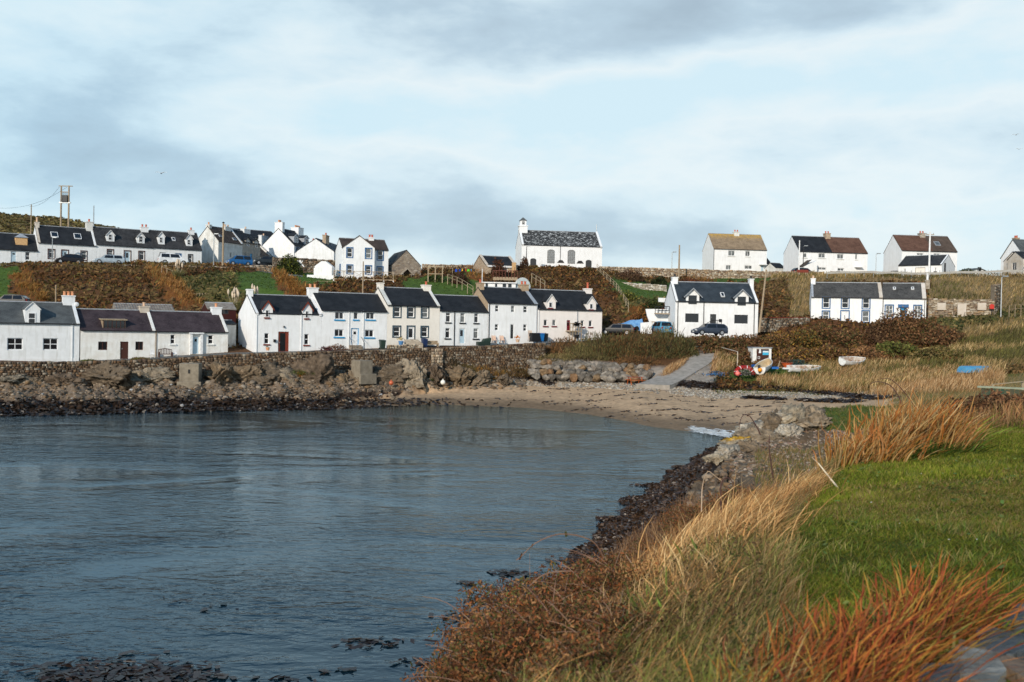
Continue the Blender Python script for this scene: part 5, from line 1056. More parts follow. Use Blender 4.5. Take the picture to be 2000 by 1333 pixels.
# pale lichened rocks on the point
PL = np.array([(.30, .25, .18), (.23, .18, .125), (.36, .32, .26), (.18, .135, .09)])
PT = [(1440, 872, .9, 58), (1462, 858, 1.1, 60), (1490, 846, 1.3, 62), (1515, 838, 1.4, 63), (1545, 830, 1.5, 65), (1572, 826, 1.3, 66), (1530, 826, 1.2, 67), (1500, 832, 1.0, 67), (1478, 845, .8, 66), (1590, 832, 1.0, 64), (1420, 888, .8, 55), (1455, 885, .8, 54), (1400, 905, .7, 50), (1500, 862, .9, 58), (1540, 850, .8, 60)]
WP = ['with yellow lichen on top at the tip of the point', 'next to the yellow topped rock', 'on the middle of the rocky point', 'just below the whitest crag', 'forming the main white crag', 'at the right end of the white crag', 'at the top of the crag against the sand', 'on the upper left of the crag', 'close to the foam', 'at the edge of the grassy mound', 'low on the brown slope above the dark weed', 'among dead stems below the yellow topped rock', 'lowest on the brown slope', 'half way down the rocky point', 'under the white crag facing the camera']
YEL = None
for i, (px, py, s, D) in enumerate(PT):
    o = rockmesh('lichened_rock', 140 + i, 4, (1, .85, .9), .8, 9, PL); p = G(px, py); q = Vector((X(px, D), D, gz(X(px, D), D)))
    place(o, (p.x, p.y, p.z + s * .1), (s * 1.2, s, s * .75), None, True, .2); tag(o, 'pale cracked rock ' + WP[i], 'rock', 'pale rocks on the point')
    if i == 0:
        a = o.data.color_attributes['Col'].data; vs = o.data.vertices
        for k in range(len(vs)):
            if vs[k].co.z > .45: a[k].color = (.42, .24, .03, 1)
# shingle and small shore stones
def zs(p, up=0): p = p.copy(); p[:, 2] += up; return p
p = scatter(11000, (-60, 1030), (8.15, 10.0)); pt_ = 1000 + F * p[:, 0] / p[:, 1]; dsh = p[:, 2]; p = p[(pt_ < 690 + 340 * np.clip((dsh - .35) / 1.7, 0, 1) + rng.normal(0, 25, len(p)))]
wetm = p[:, 2] < .7 + .5 * fbm(p[:, 0] * .25, p[:, 1] * .25, 3, 2)
c = rockcol(len(p), RKC * np.array([.60, .52, .45]), .3); c[wetm] = WEED * 1.6; br_ = rng.random(len(p)) < .008; c[br_] = .36; pebbles('shingle', zs(p, .02), rng.uniform(.07, .22, len(p)) * np.where(rng.random(len(p)) < .07, 1.8, 1), c)
p = scatter(650, (-60, 1040), (9.2, 10.1)); pebbles('shingle', zs(p, .05), rng.uniform(.2, .45, len(p)), rockcol(len(p), RKC * np.array([.6, .53, .46])))
p = scatter(2600, (990, 1290), (9.45, 10.15)); pebbles('shingle', zs(p, .02), rng.uniform(.06, .2, len(p)), rockcol(len(p)))
p = scatter(5200, (1310, 1800), (9.62, 10.1)); pebbles('shingle', zs(p, .02), rng.uniform(.05, .17, len(p)), rockcol(len(p)))
p = scatter(12000, (1430, 1800), (4.3, 6.9)); pq_ = 1000 + F * p[:, 0] / p[:, 1]; p = p[(p[:, 2] > 1.5) & (pq_ < 1745 + rng.normal(0, 14, len(p)))]; _a, _b2 = projn(p); p = p[zonecode(_a, _b2) != 'm']
pebbles('shingle', zs(p, .02), rng.uniform(.035, .11, len(p)), rockcol(len(p), np.vstack([RKC, [(.5, .47, .44), (.42, .30, .26)]]) * np.array([.70, .62, .55])))
p = scatter(2200, (1330, 1500), (4.3, 6.0)); p = p[p[:, 2] > np.interp(1000 + F * p[:, 0] / p[:, 1], [1330, 1400, 1470], [2.9, 2.3, 1.5])]; pebbles('shingle', zs(p, .0), rng.uniform(.05, .22, len(p)), rockcol(len(p)) * np.array([.55, .46, .38]))
# ------------------------------------------------------------------ concrete blocks below the wall
for nm, x0, x1, yt, yb, D, rz, lb in (('concrete_block', 348, 385, 710, 756, 99.6, .12, 'tall square concrete block standing on the rocks below the purple roofed cottages'), ('concrete_block', 684, 725, 704, 732, 106.2, .75, 'wide low concrete block set cornerwise on the rocks below the blue silled house')):
    a, b_ = P(x0, yb, D), P(x1, yb, D); w_ = (b_.x - a.x); hh = P(x0, yt, D).z - a.z
    if rz > .5: w_ *= .74
    t = thing(nm, lb, 'block', ((a.x + b_.x) / 2, D + w_ / 2, a.z), rz); b = MB().box(-w_ / 2, -w_ / 2, -.8, w_ / 2, w_ / 2, hh); b.build('block', CONC, t, bevel=.05)
    MB().box(-w_ / 2 - .15, -w_ / 2 - .35, -1, w_ / 2 + .3, -w_ / 2 - .02, .55 if rz < .5 else .1).build('footing', CONC, t, bevel=.05)
    if rz < .5: MB().box(-.08, -w_ / 2 - .03, hh - 1.0, .12, -w_ / 2 - .005, hh - .6).build('slot', BLACK, t)
# ------------------------------------------------------------------ seaweed
def flakes(name, pts, size, cols, flat=.35, mat=None, kind='stuff', label=None, aspect=.5, up=None):
    n = len(pts); q = np.array([(-1, -aspect, 0), (1, -aspect * .6, 0), (.9, aspect, 0), (-.8, aspect * .8, 0)]); R_ = randrot(n); v = np.einsum('nij,kj->nki', R_, q) * size[:, None, None]; v[..., 2] *= flat
    if up is not None: v[..., 2] += up
    v += pts[:, None]; f = np.arange(n * 4).reshape(n, 4); o = meshnp(name, v.reshape(-1, 3), f, mat or VEG, np.repeat(cols, 4, 0))
    if kind: tag(o, label, kind=kind)
    return o
WDM = attrmat('wet_seaweed', .45, var=.4, spec=.5)
def wrack(pts_px, wid, n, up=.08):
    pl = [G(x, y) for x, y in pts_px]; out_ = []
    for _ in range(n):
        i = random.randrange(len(pl) - 1); k = random.random(); q = pl[i].lerp(pl[i + 1], k); out_.append((q.x + random.gauss(0, wid * .7), q.y + random.gauss(0, wid), 0))
    return out_
W = wrack([(1010, 737), (1040, 740), (1075, 752)], .35, 1100) + wrack([(1080, 742), (1150, 746)], .4, 900) + wrack([(1160, 744), (1250, 748)], .4, 900) + wrack([(1315, 752), (1400, 757), (1480, 757), (1560, 763), (1640, 772), (1730, 779)], .55, 5200) + wrack([(1455, 778), (1525, 781)], .35, 450) + wrack([(1560, 783), (1680, 785)], .4, 700)
W = np.array([(x, y, gz(x, y) + random.uniform(.02, .2)) for x, y, _ in W]); flakes('seaweed', W, rng.uniform(.12, .3, len(W)), np.array([.022, .014, .010]) * rng.uniform(.5, 1.6, (len(W), 1)), .5, WDM)
# scattered weed tufts on the sand: small, countless
T_ = []
for px, py in [(1150, 783), (1165, 784), (1240, 768), (1275, 765), (1158, 798), (1190, 797), (1222, 804), (1300, 812), (1290, 782), (1125, 783), (1100, 761), (1147, 761), (1210, 773), (1328, 818), (1360, 822), (1310, 800), (1440, 829), (1425, 828), (1400, 818), (1345, 785), (1390, 783), (1500, 795), (1550, 796), (1375, 806), (1092, 760), (1040, 765), (1175, 770), (1255, 778), (1265, 790), (1320, 775), (1480, 806), (1455, 795), (1520, 787), (1070, 786), (1085, 789), (1020, 783), (960, 800), (1120, 803), (1190, 815), (1330, 801), (1420, 803), (1455, 811), (1385, 795), (1290, 802), (1250, 812)]:
    c0 = G(px, py); s = random.uniform(.25, .9)
    for _ in range(16): T_.append((c0.x + random.gauss(0, s), c0.y + random.gauss(0, .18), 0, .3))
for _ in range(240):
    px = random.uniform(960, 1600); py = random.uniform(762, 830) + (px - 1250) * .02; c0 = G(px, py)
    if .15 < c0.z < 1.6 and 76 < c0.y < 112: T_.append((c0.x, c0.y, 0, .1))
W = np.array([(x, y, gz(x, y) + .03 + random.random() * .10 * k) for x, y, _, k in T_]); flakes('seaweed', W, rng.uniform(.06, .26, len(W)), np.array([.03, .018, .012]) * rng.uniform(.5, 2, (len(W), 1)), .35, WDM)
# dark weed at the waterlines
p = scatter(9000, (-60, 1000), (7.97, 8.5)); p[:, 2] = np.maximum(p[:, 2], -.02) + .05; p = p[(p[:, 2] < 1.1) & (1000 + F * p[:, 0] / p[:, 1] < 650 + 90 * rng.exponential(1, len(p)))]; flakes('seaweed', p, rng.uniform(.12, .35, len(p)), np.array([.016, .010, .007]) * rng.uniform(.5, 2.0, (len(p), 1)), .6, WDM)
p = scatter(85000, (1120, 1520), (4.0, 6.9)); p = p[(p[:, 2] < np.interp(1000 + F * p[:, 0] / p[:, 1], [1240, 1330, 1400, 1470, 1560], [3.1, 2.8, 2.1, 1.2, .6]) + .5 * fbm(p[:, 0] * .4, p[:, 1] * .4, 3, 8)) & (p[:, 2] > -.3)]; p[:, 2] = np.maximum(p[:, 2], .0) + .05; flakes('seaweed', p, rng.uniform(.04, .15, len(p)), np.array([.034, .019, .011]) * rng.uniform(.4, 2.0, (len(p), 1)), .6, WDM)
T_ = []
for px, py, sx, n in [(1000, 1121, .38, 60), (965, 1173, .35, 60), (908, 1206, .28, 40), (938, 1199, .25, 35), (1006, 1152, .22, 25), (730, 1256, .5, 45), (1290, 1000, .9, 60), (1300, 1015, .9, 60), (1240, 1045, .7, 60), (1140, 1095, .5, 50), (1105, 1140, .7, 80), (1040, 1135, .3, 25), (1060, 1180, .6, 70), (1075, 1215, .5, 70), (1035, 1240, .5, 60), (925, 1240, .35, 40), (955, 1245, .3, 40), (985, 1255, .3, 30), (910, 1140, .15, 12), (900, 1300, .5, 60), (875, 1290, .3, 30), (1020, 1210, .5, 50), (150, 1322, .75, 160), (235, 1315, .9, 220), (320, 1318, .5, 90), (380, 1325, .4, 50), (420, 1190, .6, 6), (340, 1175, .5, 6), (560, 1330, .5, 20), (680, 1310, .2, 6), (1330, 955, .9, 60), (1270, 1025, .8, 60), (1170, 1080, .6, 50), (820, 1295, .3, 18), (1105, 1095, .4, 20)]:
    d = ray(px, py); k = -H / d.z; c0 = CAMP + d * k
    for _ in range(n): T_.append((c0.x + random.gauss(0, sx), c0.y + random.gauss(0, sx * .55), .015 + random.random() * .035))
flakes('seaweed', np.array(T_), rng.uniform(.05, .17, len(T_)) * 1.35, np.array([.020, .011, .007]) * rng.uniform(.5, 2, (len(T_), 1)), .15, WDM)
# foam where the small wave meets the sand
T_ = []
for i in range(900):
    k = random.random(); px = 1352 + (1448 - 1352) * k + random.gauss(0, 4); py = 838 + (854 - 838) * k + random.gauss(0, 1.6 + 1.6 * k); d = ray(px, py); q = CAMP + d * (-(H - .05) / d.z); T_.append((q.x, q.y, max(gz(q.x, q.y) + .02, .03)))
flakes('foam', np.array(T_), rng.uniform(.08, .38, len(T_)), np.full((len(T_), 3), .75), .06, pmat('sea_foam', (.8, .82, .82), None, 3, .8, 0), 'stuff')
# ------------------------------------------------------------------ vehicles, boats and street things
TYRE = paint('tyre_rubber', 28, 28, 28, rough=.9); RIM = pmat('alloy_rim', (.5, .5, .52), None, 5, .35, 0, metal=.7); LAMP = pmat('clear_lamp_lens', (.75, .77, .8), None, 5, .15, 0, spec=.7); TAILR = paint('tail_lamp_red', 160, 20, 20, rough=.2); PLY = paint('yellow_number_plate', 230, 190, 60); PLW = paint('white_number_plate', 225, 225, 220)
def car(label, px, D, hd, col, kind='hatch', L_=4.1, py=None, gl=GL, z=None):
    x = X(px, D); zz = gz(x, D) if z is None else z
    if py: zz = zat(x, D, py)
    t = thing('car', label, 'car', (x, D, zz), math.radians(hd)); hw = .86; m = pmat('car_paint_' + label.split()[0] + str(int(px)), S(*col), None, 3, .4, 0, spec=.4)
    prof_ = {'hatch': [(0, .52), (.04, .68), (.24, .95), (.38, 1.44), (.60, 1.49), (.86, 1.40), (.97, .98), (1, .60)], 'estate': [(0, .52), (.04, .68), (.25, .93), (.38, 1.40), (.60, 1.45), (.90, 1.38), (.985, .98), (1, .60)], 'suv': [(0, .62), (.03, .95), (.22, 1.12), (.33, 1.72), (.6, 1.80), (.93, 1.76), (.985, 1.15), (1, .65)], 'mpv': [(0, .55), (.03, .80), (.15, 1.02), (.33, 1.58), (.6, 1.66), (.92, 1.58), (.99, 1.0), (1, .6)]}[kind]
    bz = {'hatch': .92, 'estate': .90, 'suv': 1.12, 'mpv': 1.0}[kind]; top = prof_[4][1]; rows = []
    xs = sorted(set([p[0] for p in prof_] + [.12, .18, .5, .7, .8]))
    for q in xs:
        zt = np.interp(q, [p[0] for p in prof_], [p[1] for p in prof_]); be = min(zt, bz); e = .90 if q in (0, 1) else 1; tw = hw * e * (.98 if zt <= bz + .02 else .98 - .22 * min(1, (zt - bz) / (top - bz)))
        X_ = (q - .5) * L_; h_ = hw * e; b0 = .22
        rows.append([(X_, -h_ * .9, b0), (X_, -h_, .45), (X_, -h_, be * .8), (X_, -h_ * .98, be), (X_, -tw, zt), (X_, -tw * .5, zt + .03), (X_, tw * .5, zt + .03), (X_, tw, zt), (X_, h_ * .98, be), (X_, h_, be * .8), (X_, h_, .45), (X_, h_ * .9, b0)])
    b = MB().grid(rows, close=True); b.poly(rows[0]); b.poly(rows[-1][::-1]); b.build('body', m, t, smooth=False)
    pf = {p[0]: p[1] for p in prof_}; xr0, xr1 = prof_[3][0], prof_[5][0]; xw0 = prof_[2][0] + .02; xw1 = prof_[6][0] - .02
    for sgn in (-1, 1):
        g = MB(); yb, yt = hw * .985 * sgn, hw * .79 * sgn; zt = top - .10
        for a, c in ((xw0 + .06, (xr0 + xr1) / 2 - .015), ((xr0 + xr1) / 2 + .015, xw1 - .05)):
            at, ct = max(a, xr0 + .01), min(c, xr1 - .01); q = [((a - .5) * L_, yb, bz + .03), ((c - .5) * L_, yb, bz + .03), ((ct - .5) * L_, yt, zt), ((at - .5) * L_, yt, zt)]
            q = [(x_, y_ + .02 * sgn, z_) for x_, y_, z_ in q]; g.poly(q if sgn < 0 else q[::-1])
        g.build('side_window', gl, t)
    def scr(xa, za, xb, zb_, nm):
        dx = -.02 if xa < .5 else .02; a, b_ = (xa - .5) * L_ + dx, (xb - .5) * L_ + dx
        MB().poly([(a, -hw * .82, za + .02), (a, hw * .82, za + .02), (b_, hw * .70, zb_ + .02), (b_, -hw * .70, zb_ + .02)]).build(nm, gl, t)
    scr(prof_[2][0] + .015, prof_[2][1] + .05, xr0 - .01, prof_[3][1] - .04, 'windscreen'); scr(prof_[6][0] - .0, prof_[6][1] + .06, xr1 + .01, prof_[5][1] - .05, 'rear_window')
    r = .33 if kind != 'suv' else .38
    for xw in (.18, .80):
        for sgn in (-1, 1):
            y0 = sgn * (hw - .17); y1 = sgn * (hw + .03); w_ = MB().tube(((xw - .5) * L_, y0, r), ((xw - .5) * L_, y1, r), r, n=18).build('wheel', TYRE, t); MB().tube(((xw - .5) * L_, y1, r), ((xw - .5) * L_, y1 + .015 * sgn, r), r * .62, n=14).build('rim', RIM, w_)
    for sgn in (-1, 1):
        s0 = hw * .55 * sgn; MB().box(-L_ / 2 - .01, min(s0, s0 + .25 * sgn), .58, -L_ / 2 + .10, max(s0, s0 + .25 * sgn), .72).build('headlight', LAMP, t); MB().box(L_ / 2 - .08, min(s0, s0 + .24 * sgn), .72, L_ / 2 + .012, max(s0, s0 + .24 * sgn), .95).build('tail_light', TAILR, t)
    MB().box(L_ / 2 + .002, -.26, .5, L_ / 2 + .02, .26, .62).build('rear_plate', PLY, t); MB().box(-L_ / 2 - .02, -.26, .38, -L_ / 2 - .002, .26, .5).build('front_plate', PLW, t); return t
car('black hatchback parked below the two skylights', 133, 150, 30, (26, 24, 30), 'hatch', 4.0)
car('silver grey estate car parked outside the cottage with brown edged windows', 210, 152.5, 30, (165, 180, 192), 'estate', 4.5)
car('white off roader with black windows beside the blue door', 336, 157, 208, (225, 230, 235), 'suv', 4.5)
car('bright blue people carrier facing left by the grey harled cottage', 465, 164, 32, (28, 92, 150), 'mpv', 4.0)
car('dark car half hidden behind the wall by the brown outbuilding', 517, 172, 20, (30, 40, 48), 'hatch', 4.0)
car('black estate car seen from behind beside the blue tarpaulin', 1205, 131.5, -12, (20, 24, 30), 'estate', 4.6)
car('small light blue van with yellow plate under the timber shelf', 1291, 131, -78, (80, 150, 185), 'mpv', 3.9)
car('dark blue car with pale bonnet parked in front of the white cottage', 1385, 123.5, 14, (52, 62, 78), 'estate', 4.3, py=655)
car('silver hatchback on the skyline right of the garage', 1888, 181, 180, (175, 188, 200), 'hatch', 4.3)
car('black and red car behind the garage corner', 1745, 184, 60, (60, 18, 22), 'hatch', 4.0)
car('black car half hidden behind the wall of the two tone roofed house', 1566, 188, 190, (22, 30, 38), 'estate', 4.4)
car('black car roof just showing behind the leftmost harbour cottage', 20, 120, 5, (20, 22, 28), 'hatch', 4.2, py=600)
# ---- poles
def pole(label, px, D, ytop, r=.11, m=None, lean=0.0, kind='pole', ybase=None, name='power_pole'):
    x = X(px, D); z0 = gz(x, D) if not ybase else zat(x, D, ybase); zt = zat(x, D, ytop); t = thing(name, label, 'pole' if kind != 'lamp' else 'street lamp', (x, D, z0)); h_ = zt - z0
    MB().tube((0, 0, -.5), (lean * h_, 0, h_), r * 1.15, r * .8, 8).build('shaft', m or WOOD, t)
    if kind == 'power':
        MB().box(-.7, -.06, h_ - .55, .7, .06, h_ - .43).build('crossarm', WOOD, t)
        for k in (-.6, 0, .6): MB().lathe([(.05, h_ - .43), (.07, h_ - .3), (.03, h_ - .2)], (k, 0, 0), 6).build('insulator', GALV, t)
    if kind == 'cap': MB().lathe([(r, h_ - .02), (r * 1.6, h_ + .05), (.02, h_ + .2)], (0, 0, 0), 8).build('cap', DGREY, t)
    if kind == 'lamp': MB().tube((0, 0, h_), (.35, -.1, h_ + .12), r * .7, n=6).build('arm', GALV, t); MB().box(.1, -.28, h_ + .06, .75, .05, h_ + .2).build('lantern', GALV, t, bevel=.02)
    return t, h_
ta, ha = pole('transformer pole', 116, 163, 363, .16); tb, hb = pole('x', 131, 163, 363, .16)
t = ta; t['label'] = 'tall twin legged wooden transformer pole above the black roofed cottage'; dx = tb.location.x - ta.location.x; dz = tb.location.z - ta.location.z
for ch in list(tb.children): ch.parent = ta; ch.location = (dx, 0, dz)
bpy.data.objects.remove(tb); t.name = 'transformer_pole'
b = MB().box(-.4, -.1, ha - .12, dx + .6, .1, ha); b.box(-.1, -.08, ha - 1.1, dx + .1, .08, ha - .98); b.build('crossarm', WOOD, t)
z3 = zat(ta.location.x, 163, 395) - ta.location.z; z2 = zat(ta.location.x, 163, 383) - ta.location.z
MB().box(-.3, -.15, z3 - .2, dx + .3, .15, z3).build('platform', GALV, t); MB().box(.15, -.35, z3, dx - .1, .35, z2 + .1).build('transformer', DGREY, t, bevel=.05)
for k in (.3, .62, .94): MB().tube((k, 0, z2), (k, 0, z2 + .7), .05).build('insulator', DGREY, t)
pole('slim wooden pole at the chimney of the timber dormer cottage', 58, 156, 400, .10); pole('thin pale pole behind the second skyline chimney', 180, 166, 402, .10, GALV)
pole('thick wooden power pole in front of the tall white gable', 433, 150.5, 436, .15, kind='cap'); pole('dark wooden pole standing in front of the long field wall', 1323, 172, 479, .15)
pole('short cut post among the bracken above the leftmost cottage roof', 108, 125, 557, .09, ybase=592); pole('thin wooden pole before the timber deck', 707, 134, 511, .09, ybase=575); pole('white clothes pole by the stone cottage', 939.5, 147, 526, .06, WFR, ybase=556)
pole('leaning brown wooden pole at the right side of the grey windowed cottage', 1482, 127.5, 527, .13, lean=.10, ybase=642); pole('tall white pole in front of the dark brown tiled roof', 1811, 172, 453, .16, WFR, ybase=545, kind='power'); pole('white pole at the left end of the black slate roof', 1557, 180, 470, .12, WFR, ybase=532)
for px, D, yt, yb, lb in ((100, 149, 466, 515, 'lamp post in front of the two skylights'), (415, 150.5, 459, 522, 'lamp post against the stained white gable'), (1309, 178, 494, 532, 'lamp post on the skyline between the church and the lichened roof'), (1565, 182, 482, 530, 'lamp post in front of the black slate half roof'), (1707, 180, 497, 545, 'lamp post alone on the skyline between two semi detached houses'), (1953, 129.5, 542, 612, 'lamp post right of the ruined gable'), (1997, 168, 492, 545, 'lamp post at the right picture edge'), (1025, 184, 482, 522, 'black lamp post in front of the left end of the church')):
    pole(lb, px, D, yt, .07, GALV if 'black' not in lb else BLACK, kind='lamp', ybase=yb, name='street_lamp')
# wires between the poles: separate sagging cables
def cable(label, a, b_, sag=1.0):
    pts = [a.lerp(b_, i / 14) - Vector((0, 0, sag * 4 * (i / 14) * (1 - i / 14))) for i in range(15)]; tag(MB().pipe(pts, .018, 4).build('cable', BLACK), label, 'cable')
cable('thin cable from the twin pole down to the slim pole', P(116, 366, 163), P(58, 404, 156), .8); cable('second cable leaving the twin pole to the upper left', P(131, 366, 163), P(-60, 395, 150), 2.0)
# ---- fences
def fence(label, pts, hpx, n, rails=(.95, .5), m=None, name='fence', r=.04, cross=False, D=None, group=None, base=0.0):
    """pts: (px, D) along the ground or (px,D,py)"""
    Pt = [Vector((X(p[0], p[1]), p[1], zat(X(p[0], p[1]), p[1], p[2]) if len(p) > 2 else gz(X(p[0], p[1]), p[1]))) for p in pts]
    t = thing(name, label, 'fence', Pt[0], 0, group); O = Pt[0]; ln = [0]
    for a, b_ in zip(Pt[:-1], Pt[1:]): ln.append(ln[-1] + (b_ - a).length)
    def at(s):
        for i in range(len(Pt) - 1):
            if s <= ln[i + 1] + 1e-6: return Pt[i].lerp(Pt[i + 1], (s - ln[i]) / max(ln[i + 1] - ln[i], 1e-6))
        return Pt[-1]
    ps = [at(ln[-1] * i / (n - 1)) - O for i in range(n)]; h_ = hpx; m = m or WOOD
    for q in ps: MB().box(q.x - r, q.y - r, q.z - .5, q.x + r, q.y + r, q.z + h_).build('post', m, t)
    for k in rails: MB().pipe([q + Vector((0, -r - .02, h_ * k)) for q in ps], r * .75, 4).build('rail', m, t)
    if cross:
        b = MB()
        for a, c in zip(ps[:-1], ps[1:]): b.tube(a + Vector((0, 0, .1)), c + Vector((0, 0, h_ - .1)), .03, n=4); b.tube(a + Vector((0, 0, h_ - .1)), c + Vector((0, 0, .1)), .03, n=4)
        b.build('cross_brace', m, t)
    return t
LT = pmat('pale_new_timber', (.36, .29, .19), (.28, .22, .15), 5, .8, .2, 30)
fence('pale sloping garden stair rail running down from the swing frame to the roofs', [(872, 148, 549), (895, 143, 557), (922, 138, 574)], 1.0, 6, (1.0, .55), LT)
fence('pale wooden rail descending right of the small greenhouse', [(1036, 146, 547), (1062, 141, 563)], 1.0, 4, (1.0, .5), LT)
fence('broken timber rail beside the orange bracken slope', [(561, 147, 550), (583, 143, 568)], 1.1, 4, (1.0, .5), LT)
fence('rustic rail fence below the white store shed', [(584, 142, 563), (620, 142, 562), (655, 142, 562)], .9, 5, (1.0, .5), WOOD)
fence('boundary fence running down the dark slope right of the church', [(1163, 170, 528), (1195, 158, 560), (1203, 154, 567), (1226, 142, 604)], 1.0, 12, (1.0, .6, .25), LT)
fence('wooden fence stub in the bracken below the white off roader', [(314, 143, 533), (345, 142, 545)], 1.0, 4, (.9,), WOOD)
fence('small fence panel in the garden above the dark red shed', [(378, 130, 588), (405, 131, 588)], 1.0, 6, (.9, .3), WOOD)
fence('post and wire fence along the green slope near the lamp', [(1969, 128, 612), (2060, 130, 606)], 1.0, 9, (1.0, .5), WOOD, r=.03)
fence('handrail beside the top of the concrete slipway', [(1404, 121, 695), (1441, 114, 706)], 1.1, 2, (1.0,), PUTTY, name='handrail', r=.045)
ft = fence('long grey roadside crash barrier along the skyline right of the gateway', [(1612, 167.5), (1700, 167.4), (1720, 167.3), (1880, 166.4), (2080, 164.5)], 1.15, 26, (), GALV, name='crash_barrier')
qs = [Vector((X(p, D), D, gz(X(p, D), D) + .4)) - Vector(ft.location) for p, D in [(1612 + 18 * i, 167.35 - .0075 * 18 * i * (1 if i > 5 else .15)) for i in range(27)]]; b = MB()
for a, c in zip(qs[:-1], qs[1:]): b.hexa([a + Vector((0, -.06, .4)), c + Vector((0, -.06, .4)), c + Vector((0, 0, .4)), a + Vector((0, 0, .4)), a + Vector((0, -.06, .74)), c + Vector((0, -.06, .74)), c + Vector((0, 0, .74)), a + Vector((0, 0, .74))])
b.build('beam', pmat('dull_barrier_steel', (.36, .35, .32), (.28, .27, .25), 3, .7, .1), ft)
# timber deck before the blue trimmed house
A_ = P(650, 552, 144.5); B_ = P(770, 552, 146); t = thing('timber_deck', 'raised timber deck with cross braced railing on white posts before the blue trimmed house', 'deck', A_, math.atan2(B_.y - A_.y, B_.x - A_.x)); w_ = (B_ - A_).length
MB().box(0, 0, .45, w_, 2.2, .62).build('floor_boards', WOOD, t)
for i in range(7): x = .15 + (w_ - .3) * i / 6; MB().box(x - .12, -.02, -1.5, x + .12, .2, .449).build('support_post', WFR, t); MB().box(x - .05, .0, .62, x + .05, .1, 1.75).build('rail_post', WOOD, t)
b = MB()
for i in range(6): x = .15 + (w_ - .3) * i / 6; x2 = x + (w_ - .3) / 6; b.tube((x, .05, .75), (x2, .05, 1.65), .03, n=4); b.tube((x, .05, 1.65), (x2, .05, .75), .03, n=4)
b.tube((.1, .05, 1.7), (w_ - .1, .05, 1.7), .05, n=4); b.build('railing', WOOD, t)
# swing / pergola frame
a, c = P(836, 547, 149), P(864, 547, 149); t = thing('swing_frame', 'pale timber goal shaped frame left of the garden stair rail', 'frame', a); w_ = c.x - a.x; h_ = P(836, 522, 149).z - a.z
for k in (0, .5, 1): MB().box(w_ * k - .07, -.07, -.8, w_ * k + .07, .07, h_).build('post', LT, t)
b = MB().box(-.1, -.09, h_, w_ + .1, .09, h_ + .12); b.box(-.1, -.12, h_ * .45, w_ + .1, -.075, h_ * .45 + .1); b.build('beam', LT, t)
# washing line
a, c = P(884, 525, 157), P(932, 526, 157); t = thing('washing_line', 'line of coloured washing pegged in front of the weedy stone wall', 'washing line', a - Vector((0, 0, 1.5)))
MB().pipe([Vector((0, 0, 1.5)), Vector(((c.x - a.x) / 2, 0, 1.42)), Vector((c.x - a.x, 0, 1.5))], .02, 4).build('line', BLACK, t)
for k in (0, c.x - a.x): MB().tube((k, 0, -1), (k, 0, 1.6), .05).build('post', WOOD, t)
for x, cc, w_ in ((.4, (30, 70, 170), .4), (1.0, (24, 60, 150), .35), (1.7, (25, 25, 30), .3), (1.45, (230, 180, 40), .2), (2.3, (90, 200, 60), .45), (2.85, (40, 140, 200), .2), (3.3, (30, 30, 34), .3), (2.05, (230, 60, 30), .12)): MB().box(x, -.02, 1.08 + random.uniform(-.1, .12), x + w_ * .8, .02, 1.44).build('laundry', paint('washing_%d' % int(x * 100), *cc, rough=.9), t)
# low white flat roofed shed and greenhouse
A_ = P(940, 566, 143); t = thing('garden_store', 'long low white flat roofed garden store with small windows, above the harbour roofs', 'shed', A_); w_ = P(1007, 566, 143).x - A_.x; h_ = P(940, 551, 143).z - A_.z
MB().box(0, 0, -1, w_, 2.5, h_ - .15).build('wall', WHITE2, t); MB().box(-.15, -.25, h_ - .15, w_ + .15, 2.6, h_).build('roof', WFR, t)
for k, w2 in ((.12, .35), (.40, .3), (.62, .5), (.78, .5)): MB().box(w_ * k, -.03, .35, w_ * k + w2, -.005, 1.0).build('window', GL, t)
A_ = P(1005, 566, 143.5); t = thing('greenhouse', 'small round topped polytunnel greenhouse at the end of the garden store', 'greenhouse', A_); r = (P(1026, 566, 143.5).x - A_.x) / 2 + .35
PG = pmat('cloudy_polythene', (.42, .48, .50), (.30, .36, .38), 4, .25, 0, spec=.5); b = MB(); rows = [[(r - r * math.cos(a), y, .35 + 1.35 * math.sin(a)) for a in np.linspace(0, PI, 13)] for y in (0, 2.5)]; b.grid(rows); b.poly(rows[0]); b.box(0, .01, -.8, 2 * r, 2.5, .36); b.build('cover', PG, t)
b = MB()
for y in (-.02, .8, 1.7, 2.5): b.pipe([Vector((r - (r + .03) * math.cos(a), y, .35 + 1.4 * math.sin(a))) for a in np.linspace(0, PI, 11)], .03, 4)
b.build('hoop', GALV, t)
# terrace outside the stone cottage
A_ = P(963, 541, 152); t = thing('terrace_railing', 'red brown timber terrace railing in front of the white glazed doors', 'railing', A_); w_ = P(1011, 541, 152).x - A_.x; RW = paint('red_brown_timber', 96, 48, 34); MB().box(0, 0, -.5, w_, 3, -.02).build('terrace', WOOD, t)
for i in range(9): MB().box(w_ * i / 8 - .035, -.035, -.2, w_ * i / 8 + .035, .035, 1.0 + (.5 if i in (2, 7) else 0)).build('post', RW, t)
MB().box(-.05, -.04, .9, w_ + .05, .06, 1.0).build('rail', RW, t)
